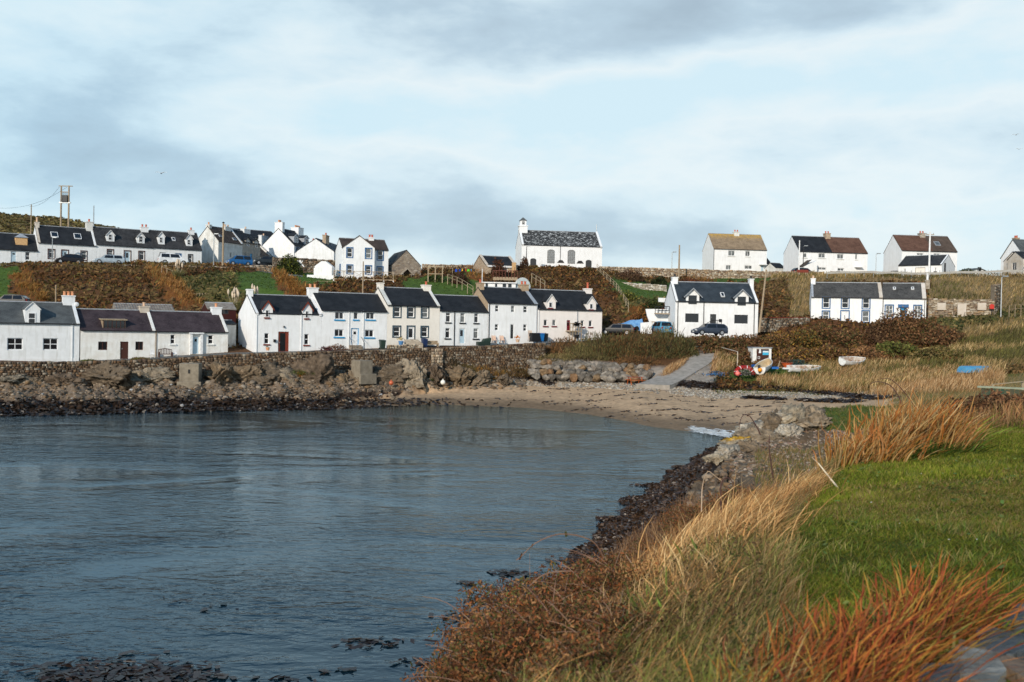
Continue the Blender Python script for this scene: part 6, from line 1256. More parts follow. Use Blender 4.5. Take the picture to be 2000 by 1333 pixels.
# ---- bins, benches, chairs, pots
def bin_(label, px, D, col, lid=None, py=None, rz=.5):
    x = X(px, D); t = thing('wheelie_bin', label, 'bin', (x, D, zat(x, D, py) if py else gz(x, D)), rz, 'wheeled bins along the harbour road'); m = PLAST('bin_plastic_%d' % px, *col); b = MB()
    b.hexa([(-.24, -.28, .08), (.24, -.28, .08), (.24, .24, .08), (-.24, .24, .08), (-.30, -.36, 1.0), (.30, -.36, 1.0), (.30, .34, 1.0), (-.30, .34, 1.0)]); b.build('body', m, t, bevel=.02)
    MB().hexa([(-.32, -.40, 1.0), (.32, -.40, 1.0), (.32, .38, 1.0), (-.32, .38, 1.0), (-.30, -.38, 1.06), (.30, -.38, 1.06), (.28, .36, 1.14), (-.28, .36, 1.14)]).build('lid', m, t)
    for s in (-.27, .27): MB().tube((s - .03, .26, .11), (s + .03, .26, .11), .11, n=10).build('wheel', TYRE, t)
    MB().tube((-.22, .42, 1.0), (.22, .42, 1.0), .02).build('handle', m, t)
bin_('dark green wheeled bin between the blue silled house and the cream house', 747, 114.6, (34, 52, 44), py=683); bin_('bright blue wheeled bin at the corner of the pale pink house', 1056.5, 124.3, (24, 110, 180), py=668.5); bin_('black wheeled bin right beside the bright blue one', 1064, 124.9, (30, 36, 40), py=668.5); bin_('navy wheeled bin behind the low wall of the cream house', 829, 117.8, (24, 44, 84), py=680)
t = thing('log_store', 'low black box leaning left of the blue bin', 'box', P(1045, 668, 123.8), .5); MB().hexa([(-.7, -.4, 0), (.7, -.4, 0), (.7, .4, 0), (-.7, .4, 0), (-.65, -.35, 1.0), (.45, -.35, 1.0), (.45, .35, 1.05), (-.65, .35, 1.05)]).build('box', BLACK, t, bevel=.05); MB().box(-.72, -.42, 1.05, .5, .42, 1.1).build('lid', BLACK, t)
t = thing('storage_box', 'dark green garden storage box at the right side of the narrow white house', 'box', P(945, 675, 121.2), .45); MB().box(-.9, -.35, 0, .75, .35, .45).build('box', PLAST('green_chest', 26, 44, 36), t, bevel=.03); MB().hexa([(-.2, -.38, .45), (.8, -.38, .45), (.8, .38, .45), (-.2, .38, .45), (0, -.36, .8), (.8, -.36, .95), (.8, .36, .95), (0, .36, .8)]).build('lid', PLAST('green_chest_lid', 30, 50, 40), t)
def deckchair(label, px, D, py, m, rz=.4, h_=.95):
    t = thing('deck_chair', label, 'chair', P(px, py, D), rz, 'chairs outside the sandstone gabled house')
    for s in (-.25, .25): b = MB(); b.tube((s, -.3, 0), (s, .3, h_), .03, n=5); b.tube((s, .3, 0), (s, -.35, .5), .03, n=5); b.build('frame', m, t)
    MB().hexa([(-.24, -.30, .36), (.24, -.30, .36), (.24, .12, .34), (-.24, .12, .34), (-.24, -.30, .40), (.24, -.30, .40), (.24, .12, .38), (-.24, .12, .38)]).build('seat', m, t); MB().hexa([(-.24, .10, .40), (.24, .10, .40), (.24, .14, .38), (-.24, .14, .38), (-.24, .30, h_), (.24, .30, h_), (.24, .34, h_), (-.24, .34, h_)]).build('backrest', m, t)
OR = pmat('striped_canvas_chair', (.55, .30, .20), (.70, .60, .50), 12, .8, 0)
deckchair('striped folding chair nearest the storage box', 965, 122.6, 671, OR); deckchair('striped folding chair right of the tiny side table', 980.5, 123, 671, OR); deckchair('tall slatted wooden chair next to the black box', 1036, 124, 666, pmat('pale_slats', (.6, .5, .42), (.5, .4, .33), 9, .8, 0), .4, 1.3)
t = thing('side_table', 'tiny grey side table between the two striped chairs', 'table', P(973, 671.5, 122.6)); MB().tube((0, 0, .4), (0, 0, .44), .28, n=12).build('table_top', PALEB, t); MB().tube((0, 0, 0), (0, 0, .4), .16, .04).build('pedestal', PALEB, t)
def potplant(label, px, D, py, mp_, s=.25, leaf=(.08, .12, .03), n=40, hh=.5):
    p0 = P(px, py, D); t = thing('potted_plant', label, 'plant', p0); MB().lathe([(s * .7, 0), (s, s * 1.3), (s * 1.1, s * 1.3), (s * 1.05, s * 1.5)], (0, 0, 0), 10).build('pot', mp_, t)
    pts = rng.normal(0, s * .6, (n, 3)) * np.array([1, 1, .6]) + np.array([0, 0, s * 1.5 + hh * .5]); o = flakes('foliage', pts, rng.uniform(.05, .12, n), np.array(leaf) * rng.uniform(.6, 1.5, (n, 1)), 1, kind=None); o.parent = t
potplant('terracotta pot below the left window of the brown doored cottage', 523, 108.2, 685, POT, .22, n=15, hh=.1); potplant('blue pot with yellow stems behind the low wall of the cream house', 783, 116.2, 674, paint('blue_glaze', 80, 130, 180), .3, (.4, .3, .12)); potplant('orange pot on the ground by the dark doorway', 1011, 122.6, 669, POTP, .25, (.55, .2, .04))
potplant('tall dark potted shrub at the foot of the timber landing', 1126, 126.6, 662, BLACK, .35, (.012, .012, .014), 260, 2.6)
stone_wall('garden_wall', 'low brown garden wall in front of the cream house', [(757, 114.8, 676, 683), (822, 116.8, 673.5, 682)], .35, .35, .16, TANP)
prof('stone_panel', [(790, 664), (801, 663), (815, 664), (826, 672), (826, 681), (790, 682)], 116.6, .5, ST_PALE, thing('raised_planter', 'tall stepped stone planter blocking the foot of the cream house door', 'planter', P(790, 682, 116.6)), P(790, 682, 116.6))
t = thing('garden_bench', 'plain wooden bench against the right end of the cream house', 'bench', P(843, 680, 118.2), .48); MB().box(-.85, -.25, .4, .85, .2, .46).build('seat', WOOD, t); MB().box(-.85, .2, .46, .85, .25, .85).build('backrest', WOOD, t)
for s in (-.8, .72): MB().box(s, -.25, -.2, s + .08, .22, .62).build('leg', WOOD, t)
t = thing('garden_bench', 'brown wooden bench with a curved back outside the porch door cottage', 'bench', P(323, 700, 104.4), .55); MB().box(-.7, -.25, .4, .7, .2, .46).build('seat', BROWN, t); b = MB()
for i in range(9): x = -.64 + 1.28 * i / 8; b.box(x - .03, .2, .46, x + .03, .24, .85 + .1 * math.cos(x * 2))
b.hexa([(-.7, .19, .85), (0, .19, .97), (0, .25, .97), (-.7, .25, .85), (-.7, .19, .92), (0, .19, 1.05), (0, .25, 1.05), (-.7, .25, .92)]); b.hexa([(0, .19, .97), (.7, .19, .85), (.7, .25, .85), (0, .25, .97), (0, .19, 1.05), (.7, .19, .92), (.7, .25, .92), (0, .25, 1.05)]); b.build('backrest', BROWN, t)
for s in (-.7, .62): MB().box(s, -.25, -.1, s + .08, .25, .65).build('leg', BROWN, t)
for i, (px, lb) in enumerate(((298, 'white garden chair left of the curved back bench'), (342, 'white garden chair right of the curved back bench'))):
    t = thing('garden_chair', lb, 'chair', P(px, 700.5 - i, 104 + i), .5, 'white chairs by the porch door cottage'); MB().box(-.22, -.22, .4, .22, .22, .44).build('seat', WFR, t); MB().box(-.22, .18, .44, .22, .22, .9).build('backrest', WFR, t)
    for a in (-.2, .17):
        for c_ in (-.2, .17): MB().box(a, c_, -.1, a + .03, c_ + .03, .4).build('leg', WFR, t)
t = thing('field_bench', 'weathered brown bench on the grass above the right hand slope', 'bench', P(1568, 538, 172)); MB().box(-1.0, -.2, .45, 1.0, .25, .52).build('seat', REDB, t); MB().box(-1.0, .2, .52, 1.0, .26, .95).build('backrest', REDB, t)
for s in (-.75, .68): MB().box(s, -.2, -.3, s + .08, .22, .45).build('leg', WOOD, t)
# low white kerb in front of row A
ks = [Vector(P(x, y, D)) for x, y, D in ((290, 704, 102.4), (330, 703.5, 103.2), (380, 699.5, 104.4), (445, 692.5, 106.2))]; b = MB()
for a, c in zip(ks[:-1], ks[1:]): v = Vector((0, 0, .22)); n = Vector((0, .25, 0)); b.hexa([a - v * 2, c - v * 2, c - v * 2 + n, a - v * 2 + n, a, c, c + n, a + n])
tag(b.build('white_kerb', WHITE), 'white painted kerb in front of the porch door cottage', 'kerb')
# ---- picnic table on the stones
def picnic():
    t = thing('picnic_table', 'red topped picnic table washed against the rock bank by the slipway', 'table', P(1240, 750, 110.5), .2); RT = paint('faded_red_board', 130, 60, 44); OG = paint('orange_leg_board', 190, 100, 50)
    MB().box(-.9, -.38, .72, .9, .38, .77).build('table_top', RT, t)
    for s in (-1, 1): MB().box(-.9, s * .72 - .14, .42, .9, s * .72 + .14, .46).build('seat', OG, t)
    for x in (-.65, .65):
        for s in (-1, 1): MB().tube((x, s * .3, .72), (x, s * .75, -.1), .05, n=4).build('leg', OG, t)
picnic()
# ---- boats
def hull(label, px, D, L_, B, Hh, rz, m, mi=None, up=False, roll=0, py=None, thw=2, name='rowing_boat', transom=.75):
    x = X(px, D); z = zat(x, D, py) if py else gz(x, D); t = thing(name, label, 'boat', (x, D, z), rz); mi = mi or m; n = 14; rows = []; rin = []
    for i in range(n + 1):
        k = i / n; bw = B / 2 * (transom + (1 - transom) * math.sin(min(k * 2.2, 1) * PI / 2)) * (1 - max(0, (k - .45) / .55) ** 2.2) + .02; sh = Hh * (1 + .30 * abs(k - .35) ** 1.5 + .25 * max(0, k - .5)); kz = .0 + max(0, k - .75) ** 2 * Hh * 3.5
        X_ = -L_ / 2 + L_ * k
        def ring(o): return [(X_, -(bw - o), sh - (.0 if o == 0 else .0)), (X_, -(bw - o) * .92, kz + (sh - kz) * .55 + o), (X_, -(bw - o) * .6, kz + (sh - kz) * .15 + o), (X_, 0, kz + o), (X_, (bw - o) * .6, kz + (sh - kz) * .15 + o), (X_, (bw - o) * .92, kz + (sh - kz) * .55 + o), (X_, bw - o, sh)]
        rows.append(ring(0)); rin.append([(min(max(a[0], -L_ / 2 + .04), L_ / 2 - .1), a[1], a[2]) for a in ring(.05)])
    par = t
    b = MB().grid(rows); b.poly(rows[0]); hb_ = b.build('hull', m, t, smooth=True)
    MB().grid([r[::-1] for r in rin]).build('inner_hull', mi, t, smooth=True)
    g = MB()
    for s in (0, 6): g.pipe([Vector(r[s]) for r in rows], .035, 5)
    g.tube(rows[0][0], rows[0][6], .035, n=5); g.build('gunwale', m, t)
    for j in range(thw):
        q = rows[int(n * (.28 + .3 * j))]; yy = q[1][1] * .98; zz = q[1][2]; MB().box(q[0][0] - .12, yy, zz, q[0][0] + .12, -yy, zz + .04).build('thwart', WOOD if thw > 2 else mi, t)
    if up: t.rotation_euler = (PI, 0, rz); t.location.z += Hh * 1.1
    else: t.rotation_euler = (roll, 0, rz)
    return t
BWH = pmat('chalky_white_paint', (.78, .79, .79), (.60, .58, .54), 2.5, .6, .1); BTAN = pmat('buff_boat_interior', (.55, .45, .30), (.40, .30, .18), 3, .7, .1); BRS = pmat('rusty_white_interior', (.62, .60, .56), (.28, .15, .08), 2.0, .8, .1); BBL = pmat('faded_blue_hull', S(60, 135, 185), S(95, 150, 180), 2, .6, .1)
bt = hull('white rowing boat propped bow up against the brown hut', 1495, 111, 4.1, 1.7, .75, math.radians(62), BWH, BTAN, roll=-.12, py=724); bt.rotation_euler = (-.08, -.20, math.radians(62))
MB().box(-2.3, -.12, .3, -2.02, .12, 1.1).build('outboard_motor', DGREY, bt)
hull('white dinghy lying flat left of the grass, beside the lobster pots', 1572, 111, 3.9, 1.5, .55, math.radians(14), BWH, BRS, roll=.25, py=727)
g_ = G(1664, 718); hull('white dinghy with rusty inside half sunk in tall dry grass', 1000 + F * g_.x / g_.y, g_.y, 3.5, 1.5, .7, math.radians(28), BWH, BRS, roll=.35).location.z += .25
g_ = G(1910, 731); hull('upturned blue boat in the pale grass at the right', 1000 + F * g_.x / g_.y, g_.y, 4.6, 1.5, .62, math.radians(24), BBL, up=True, thw=0).location.z += .15
# hut
A_ = P(1470, 704, 117); t = thing('boat_hut', 'small white cornered hut with brown front and a blue notice behind the rowing boat', 'hut', A_, .08); w_ = P(1507, 704, 117).x - A_.x; h_ = P(1470, 681, 117).z - A_.z + .15
MB().box(0, 0, -.6, w_, 1.8, h_ - .08).build('wall', BWH, t); MB().box(w_ * .2, -.04, -.3, w_ * .86, -.005, h_ - .2).build('door', BROWN, t); MB().box(-.08, -.12, h_ - .08, w_ + .08, 1.9, h_).build('roof', LEAD, t)
MB().box(w_ * .52, -.09, h_ * .42, w_ * .84, -.05, h_ * .74).build('notice', paint('blue_notice', 70, 175, 215), t); MB().box(w_ * .53, -.10, h_ * .62, w_ * .83, -.092, h_ * .72).build('notice_heading', WFR, t)
b = MB(); x0, x1, z0, z1 = w_ * .26, w_ * .38, h_ * .12, h_ * .28; b.box(x0, -.08, z0, x1, -.05, z0 + .04); b.box(x0, -.08, z1, x1, -.05, z1 + .04); b.box(x0, -.08, z0 + .04, x0 + .04, -.05, z1); b.box(x1 - .04, -.08, z0 + .04, x1, -.05, z1); b.build('hatch_frame', WFR, t)
MB().hexa([(w_ * .31, -.08, h_ * .56), (w_ * .44, -.08, h_ * .56), (w_ * .44, -.05, h_ * .56), (w_ * .31, -.05, h_ * .56), (w_ * .34, -.08, h_ * .86), (w_ * .41, -.08, h_ * .86), (w_ * .41, -.05, h_ * .86), (w_ * .34, -.05, h_ * .86)]).build('white_panel', WFR, t)
# inflatable
RDI = pmat('red_rubber_tube', S(165, 30, 26), S(125, 20, 20), 3, .5, .05); t = thing('inflatable_boat', 'red inflatable dinghy propped on its side, open end to the left', 'inflatable', P(1456, 735, 109.5), .1); b = MB()
arc = [Vector((1.0 * math.cos(a), .25 * math.sin(a) * 0, .22 + .72 * math.sin(a))) for a in np.linspace(-.15, PI + .1, 18)]; arc = [Vector((v.x, .15 + .4 * (v.z), v.z)) for v in arc]; b.pipe(arc, .25, 10); b.build('tube', RDI, t, smooth=True)
for k in (3, 7, 11, 15): MB().tube(arc[k], arc[k] + (arc[k + 1] - arc[k]) * .35, .262, n=10).build('band', WFR, t)
NET = attrmat('tangled_net', .9, var=.4)
def heap(name, label, px, D, py, sx, sz, cols, n=500, cat='heap'):
    o0 = P(px, py, D); t = thing(name, label, cat, o0); b = MB()
    q = rng.normal(0, 1, (n, 3)) * np.array([sx, .35, sz * .6]); q[:, 2] = np.abs(q[:, 2]); k = rng.integers(0, len(cols), n); o = flakes('netting', q, rng.uniform(.04, .13, n), np.array(cols)[k] * rng.uniform(.6, 1.4, (n, 1)), 1, NET, kind=None, aspect=.3); o.parent = t; return t
heap('net_heap', 'heap of dark ropes and floats inside the red inflatable', 1455, 109, 733, .45, .5, [(.03, .04, .035), (.10, .09, .07), (.3, .28, .24), (.02, .03, .02)])
def creel(label, px, D, py, rz, c=(.03, .07, .06)):
    t = thing('lobster_pot', label, 'lobster pot', P(px, py, D), rz, 'lobster pots stacked by the dinghy'); m = pmat('creel_net_%d' % int(px * 10), c, (.015, .03, .03), 8, .9, .2)
    b = MB()
    for x in (-.4, 0, .4): b.pipe([Vector((x, .3 * math.cos(a), .42 * math.sin(a))) for a in np.linspace(0, PI, 8)], .025, 4)
    for y, z in ((-.3, .02), (.3, .02), (-.21, .3), (.21, .3), (0, .42)): b.tube((-.42, y, z), (.42, y, z), .02, n=4)
    b.build('frame', m, t); n_ = MB()
    for x in np.linspace(-.4, .4, 9): n_.pipe([Vector((x, .29 * math.cos(a), .40 * math.sin(a))) for a in np.linspace(0, PI, 7)], .010, 3)
    n_.build('netting', m, t)
LBL = ['lobster pot at the left foot of the stack', 'lobster pot second along the ground', 'lobster pot in the middle of the ground row', 'lobster pot fourth along the ground', 'lobster pot at the right foot of the stack', 'lobster pot on top at the left', 'lobster pot on top in the middle', 'lobster pot on top at the right']
for i in range(8):
    k = i if i < 5 else i - 4.5; creel(LBL[i], 1546 + k * 7.0, 113.5 + (i % 2) * .4, 717 - (7 if i >= 5 else 0), random.uniform(-.3, .3), [(.03, .08, .07), (.05, .09, .08), (.03, .05, .04)][i % 3])
t = thing('fish_tub', 'orange half round fish tub left of the lobster pots', 'tub', P(1537, 718, 112.5), 0); MB().lathe([(.35, 0), (.62, .45), (.70, .50), (.66, .52)], (0, 0, 0), 14).build('tub', PLAST('orange_plastic', 205, 95, 50), t)
for lb, px, py, D, col, sz in (('flat blue fish crate between the rowing boat and the orange tub', 1512, 721, 111, (30, 100, 180), (.85, .45, .22)), ('blue tarpaulin covered crate behind the red inflatable', 1475, 717, 112, (26, 80, 150), (.8, .4, .25)), ('white plank shaped float below the orange tub', 1536, 721.5, 110.5, (220, 222, 224), (.9, .3, .15))):
    t = thing('fish_crate', lb, 'crate', P(px, py, D), .1); a, c_, e = sz; b = MB().box(-a / 2, -c_ / 2, 0, a / 2, c_ / 2, .05); m = PLAST('crate_%d' % px, *col)
    for q in ((-a / 2, -c_ / 2, a / 2, -c_ / 2 + .04), (-a / 2, c_ / 2 - .04, a / 2, c_ / 2), (-a / 2, -c_ / 2 + .04, -a / 2 + .04, c_ / 2 - .04), (a / 2 - .04, -c_ / 2 + .04, a / 2, c_ / 2 - .04)): b.box(q[0], q[1], .05, q[2], q[3], e)
    b.build('crate_body', m, t); MB().box(-a / 2 - .03, -c_ / 2 - .03, e, a / 2 + .03, -c_ / 2 + .02, e + .04).build('crate_lip', m, t)
def buoy(label, px, py, D, r, col):
    t = thing('buoy', label, 'buoy', P(px, py, D)); MB().lathe([(r * math.sin(a) + .001, r - r * math.cos(a)) for a in np.linspace(.05, PI - .05, 9)], (0, 0, 0), 12).build('float', PLAST('float_%d' % px, *col), t, smooth=True); MB().tube((0, 0, 2 * r - .02), (0, 0, 2 * r + .1), .05).build('eye', PLAST('eye_%d' % px, *col), t)
buoy('orange buoy under the stern of the white rowing boat', 1484, 727, 109, .24, (235, 150, 20)); buoy('pink buoy at the left end of the red inflatable', 1440.5, 735, 108.6, .27, (235, 120, 110)); buoy('small red buoy resting on the ropes by the inflatable', 1446, 734, 108.8, .13, (215, 60, 40)); buoy('white round float lying on the grey stones', 865, 752, 108, .27, (235, 232, 222)); buoy('faded orange float among the shore stones', 764, 753, 107, .26, (190, 95, 60))
creel('lobster pot with a blue top on the stones by the slipway', 1398, 107.5, 733, .4, (.03, .10, .2)); heap('net_heap', 'tangle of rope and blue sheeting beside the single pot by the slipway', 1396, 107, 734, .7, .3, [(.05, .20, .45), (.08, .06, .05), (.02, .02, .02)], 260)
t = thing('driftwood_post', 'slanting driftwood prop next to the lobster pots', 'post', P(1518, 721, 112)); MB().tube((0, 0, -.1), (.3, 0, .95), .07, .05).build('post_shaft', LT, t); MB().tube((-.3, 0, .1), (.5, .1, .15), .05).build('foot', WOOD, t)
for i, (px, py) in enumerate(((1649, 704), (1652, 700))): t = thing('mooring_stake', ['shorter wooden stake at the stern of the grass sunk dinghy', 'taller wooden stake at the stern of the grass sunk dinghy'][i], 'stake', P(px, py + 12, 115)); MB().tube((0, 0, -.3), (0, 0, .75 + .2 * i), .05, .04).build('stake_shaft', LT, t); MB().tube((0, 0, .72 + .2 * i), (0, 0, .77 + .2 * i), .06, .05).build('stake_top', LT, t)
# tarpaulin covered boat by the black estate
t = thing('covered_trailer', 'pale blue tarpaulin pulled over a trailer behind the black estate car', 'tarpaulin', P(1233, 646, 132.5)); TP = pmat('blue_tarpaulin', S(120, 165, 205), S(70, 120, 175), 2.5, .6, .3, 4); b = MB(); rows = []
for i in range(9):
    k = i / 8; h_ = .9 + .75 * k - .1 * math.sin(k * 9); rows.append([(-1.8 + 3.3 * k, -.9, .0), (-1.8 + 3.3 * k, -.8, h_ * .55), (-1.8 + 3.2 * k, 0, h_), (-1.8 + 3.3 * k, .8, h_ * .55), (-1.8 + 3.3 * k, .9, 0)])
b.grid(rows); b.poly(rows[-1]); b.poly(rows[0][::-1]); b.build('tarpaulin', TP, t)
MB().tube((.6, -1.0, .3), (.6, -.85, .3), .3, n=14).build('wheel', TYRE, t)
t = thing('timber_shelf', 'old timber shelf with odds and ends above the small blue van', 'shelf', P(1272, 630, 132.4)); w_ = P(1306, 630, 132.4).x - t.location.x; MB().box(0, -.3, .0, w_, .3, .12).build('shelf_board', WOOD, t); MB().box(0, -.28, -1.5, .1, .28, 0).build('support', WOOD, t)
t = thing('balcony_rail', 'dark railed platform beside the left gable of the grey windowed cottage', 'railing', P(1279, 614, 132.6)); w_ = P(1307, 614, 132.6).x - t.location.x; MB().box(0, -.3, 0, w_, .6, .15).build('platform', WOOD, t); b = MB()
for i in range(5): b.box(w_ * i / 4 - .04, -.3, .15, w_ * i / 4 + .04, -.24, 1.05)
b.box(0, -.33, 1.0, w_, -.22, 1.08); b.box(0, -.31, .5, w_, -.25, .56); b.build('railing', BLACK, t)
# garden letters
g_ = P(580, 521.5, 153); b = MB(); rr = [[(.42 * math.cos(a) * q, y, .5 + .5 * math.sin(a) * q) for a in np.linspace(0, 2 * PI, 20, endpoint=False)] for q, y in ((1, -.05), (1, .05), (.66, .05), (.66, -.05), (1, -.05))]; b.grid(rr, close=True)
o = b.build('garden_letter', WFR); o.location = g_; tag(o, 'white garden letter O half hidden by the evergreen', 'letter')
g_ = P(586, 521.5, 153); b = MB().box(-.1, -.05, 0, .12, .05, 1.0); b.hexa([(.12, -.05, .42), (.40, -.05, .85), (.40, .05, .85), (.12, .05, .42), (.12, -.05, .66), (.44, -.05, 1.0), (.44, .05, 1.0), (.12, .05, .66)]); b.hexa([(.12, -.048, .40), (.50, -.048, 0), (.50, .048, 0), (.12, .048, .40), (.2, -.048, .60), (.72, -.048, 0), (.72, .048, 0), (.2, .048, .60)])
o = b.build('garden_letter', WFR); o.location = g_; tag(o, 'white garden letter K right of the evergreen', 'letter')
# gulls
def gull(label, px, py, D, s=1.0, rz=0.0):
    v = P(px, py, D); t = thing('gull', label, 'bird', v, rz); b = MB(); rows = []
    for k, y in enumerate(np.linspace(-.24, .24, 9)):
        r = .07 * math.sin(PI * (k + .6) / 9.2) + .005; rows.append([(y, r * math.cos(a), r * math.sin(a)) for a in np.linspace(0, 2 * PI, 8, endpoint=False)])
    b.grid(rows, close=True)
    for sg in (-1, 1): b.slab([(-.08, sg * .04, .04), (.10, sg * .04, .04), (.06, sg * .38, .16), (-.07, sg * .36, .16)] if sg > 0 else [(.10, sg * .04, .04), (-.08, sg * .04, .04), (-.07, sg * .36, .16), (.06, sg * .38, .16)], .015); b.slab([(-.07, sg * .36, .16), (.06, sg * .38, .16), (-.06, sg * .70, .08), (-.10, sg * .68, .08)] if sg > 0 else [(.06, sg * .38, .16), (-.07, sg * .36, .16), (-.10, sg * .68, .08), (-.06, sg * .70, .08)], .012)
    o = b.build('body', WFR, t); t.scale = (s, s, s); MB().tube((.22, 0, 0), (.30, 0, -.02), .02, .004, 5).build('beak', POTP, t)
gull('gull gliding in the sky above the left hand cottages', 315, 339, 130, 1.2, 1.6); gull('upper gull at the right edge of the sky', 1984, 264, 130, .8, .8); gull('lower gull at the right edge of the sky', 1990, 292, 135, .8, 1.2)
# green boarded fence at the right
GP_ = pmat('peeling_green_paint', S(38, 72, 58), (.10, .06, .035), 3.5, .9, .3, 30); A_ = P(1908, 785, 33); B_ = P(2120, 778, 31.5); t = thing('boarded_fence', 'old green boarded fence with pale top rail behind the reeds', 'fence', A_, math.atan2(B_.y - A_.y, B_.x - A_.x)); w_ = (Vector((B_.x - A_.x, B_.y - A_.y))).length; h_ = P(1920, 756.5, 33).z - A_.z
for i in range(22): x = .12 + w_ * i / 22; MB().box(x, 0, -.5, x + w_ / 22 - .015, .03, h_ - .02 + random.uniform(-.03, 0)).build('board', GP_, t)
MB().box(.0, -.04, h_ - .02, w_, .08, h_ + .04).build('top_rail', pmat('grey_green_rail', (.28, .32, .24), (.2, .22, .16), 4, .9, .2), t)
fence('pale rail fence seen above the green boards', [(1941, 37, 762), (1982, 37.6, 757), (2060, 38.5, 752)], .22, 3, (.95,), LT, name='rail_fence', r=.035)
# ------------------------------------------------------------------ vegetation
def blades(name, pts, hgt, wid, lean, cols, seg=3, bend=1.6, droop=.0, mat=None, tipc=None, kind='stuff', label=None, parent=None):
    n = len(pts); hgt = np.asarray(hgt); wid = np.asarray(wid); a = rng.uniform(0, PI, n); wd = np.stack([np.cos(a), np.sin(a), np.zeros(n)], -1)
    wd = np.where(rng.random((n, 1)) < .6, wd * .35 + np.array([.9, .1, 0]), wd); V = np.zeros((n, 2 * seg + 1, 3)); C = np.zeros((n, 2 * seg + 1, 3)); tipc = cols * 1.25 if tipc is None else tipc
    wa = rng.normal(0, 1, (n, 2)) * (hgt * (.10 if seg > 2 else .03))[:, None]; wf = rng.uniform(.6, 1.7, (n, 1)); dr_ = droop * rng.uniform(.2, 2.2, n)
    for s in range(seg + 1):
        k = s / seg; c = pts + np.concatenate([lean * (k ** bend) + wa * np.sin(PI * k * wf), (hgt * (k - dr_ * k ** 2.5))[:, None]], 1); cc = cols * (1 - k) + tipc * k; cc = cols * (.75 + .25 * k) * (1 - k) + tipc * k  # blade colour darkened towards the foot, painting in shade near the ground
        if s < seg: h_ = (wid * (1 - k * .55) / 2)[:, None] * wd; V[:, 2 * s] = c - h_; V[:, 2 * s + 1] = c + h_; C[:, 2 * s] = cc; C[:, 2 * s + 1] = cc
        else: V[:, 2 * seg] = c; C[:, 2 * seg] = cc
    off = (np.arange(n) * (2 * seg + 1))[:, None]; F4 = np.concatenate([np.stack([off[:, 0] + 2 * s, off[:, 0] + 2 * s + 1, off[:, 0] + 2 * s + 3, off[:, 0] + 2 * s + 2], -1) for s in range(seg - 1)] + [np.stack([off[:, 0] + 2 * seg - 2, off[:, 0] + 2 * seg - 1, off[:, 0] + 2 * seg, off[:, 0] + 2 * seg], -1)])
    # last face is a triangle: use separate tri list folded into quads by a doubled vertex avoided through a tiny offset
    F3 = np.concatenate([F4[:, [0, 1, 2]], F4[:len(F4) - n][:, [0, 2, 3]]])
    o = meshnp(name, V.reshape(-1, 3), F3, mat or VEGD, np.clip(C.reshape(-1, 3), .002, 1), parent=parent)
    if kind: tag(o, label, kind=kind)
    return o
def pick(pal, n, v=.25):
    pal = np.array(pal); return np.clip(pal[rng.integers(0, len(pal), n)] * rng.uniform(1 - v, 1 + v, (n, 1)), .002, .9)
# --- far hillside cover
LEAFP = {'b': [(.11, .050, .018), (.06, .03, .014), (.17, .078, .026), (.07, .05, .018), (.22, .11, .04), (.13, .10, .03)], 'o': [(.27, .12, .03), (.19, .08, .022), (.34, .18, .05), (.12, .06, .02), (.12, .10, .03)], 'g': [(.06, .10, .018), (.08, .13, .022), (.05, .085, .016)],
 'l': [(.09, .10, .03), (.14, .12, .045), (.05, .06, .02), (.20, .15, .06)], 's': [(.34, .23, .10), (.26, .17, .07), (.16, .13, .05), (.12, .10, .03), (.42, .30, .15)], 'r': [(.14, .065, .028), (.10, .045, .02), (.07, .055, .02), (.20, .10, .04), (.05, .03, .015), (.22, .13, .03)], 'm': [(.07, .11, .02), (.09, .13, .03)]}
def cover(n, pxr, tr, smin=.12, smax=.34, skip='', lift=.12):
    p = scatter(n, pxr, tr); a, b_ = projn(p); z = zonecode(a, b_); keep = ~np.isin(z, list(skip)); p = p[keep]; z = z[keep]; c = np.zeros((len(p), 3)); up = np.zeros(len(p)); sz = rng.uniform(smin, smax, len(p))
    pt = fbm(p[:, 0] * .35, p[:, 1] * .35, 3, 50); pt2 = fbm(p[:, 0] * .12, p[:, 1] * .16, 3, 61)
    for k, pal in LEAFP.items():
        m_ = z == k
        if m_.any(): c[m_] = pick(pal, m_.sum())
    mix = (pt2 > .18) & (z == 'b'); c[mix] = pick([(.16, .10, .04), (.11, .085, .03), (.20, .12, .05)], mix.sum())
    mix = (pt2 < -.22) & np.isin(z, ['s']); c[mix] = pick([(.13, .12, .035), (.08, .07, .025)], mix.sum())
    c *= (1 + .5 * pt)[:, None]; g = np.isin(z, ['g', 'm']); sz[g] *= .45; up = np.where(g, .02, lift + .25 * np.clip(pt + .2, 0, 1)) * rng.uniform(.1, 2.0, len(p)); p[:, 2] += up; return p, sz, c, z
p, sz, c, z = cover(62000, (-80, 2090), (12.3, 16.0)); isb = np.isin(z, ['s', 'o'])
flakes('hillside_growth', p[~isb], sz[~isb], c[~isb], .9)
q = p[isb]; n = len(q); blades('dry_grass', q, rng.uniform(.3, .8, n), rng.uniform(.05, .12, n), np.stack([rng.normal(.2, .15, n), rng.normal(0, .12, n)], -1), c[isb], 2)
p, sz, c, z = cover(26000, (1400, 2090), (10.1, 12.4), .10, .26, lift=.1); isb = np.isin(z, ['s', 'o']); flakes('hillside_growth', p[~isb], sz[~isb], c[~isb], .9)
q = p[isb]; n = len(q); blades('dry_grass', q, rng.uniform(.3, .75, n), rng.uniform(.05, .11, n), np.stack([rng.normal(.22, .15, n), rng.normal(0, .12, n)], -1), c[isb] * 1.1, 2)
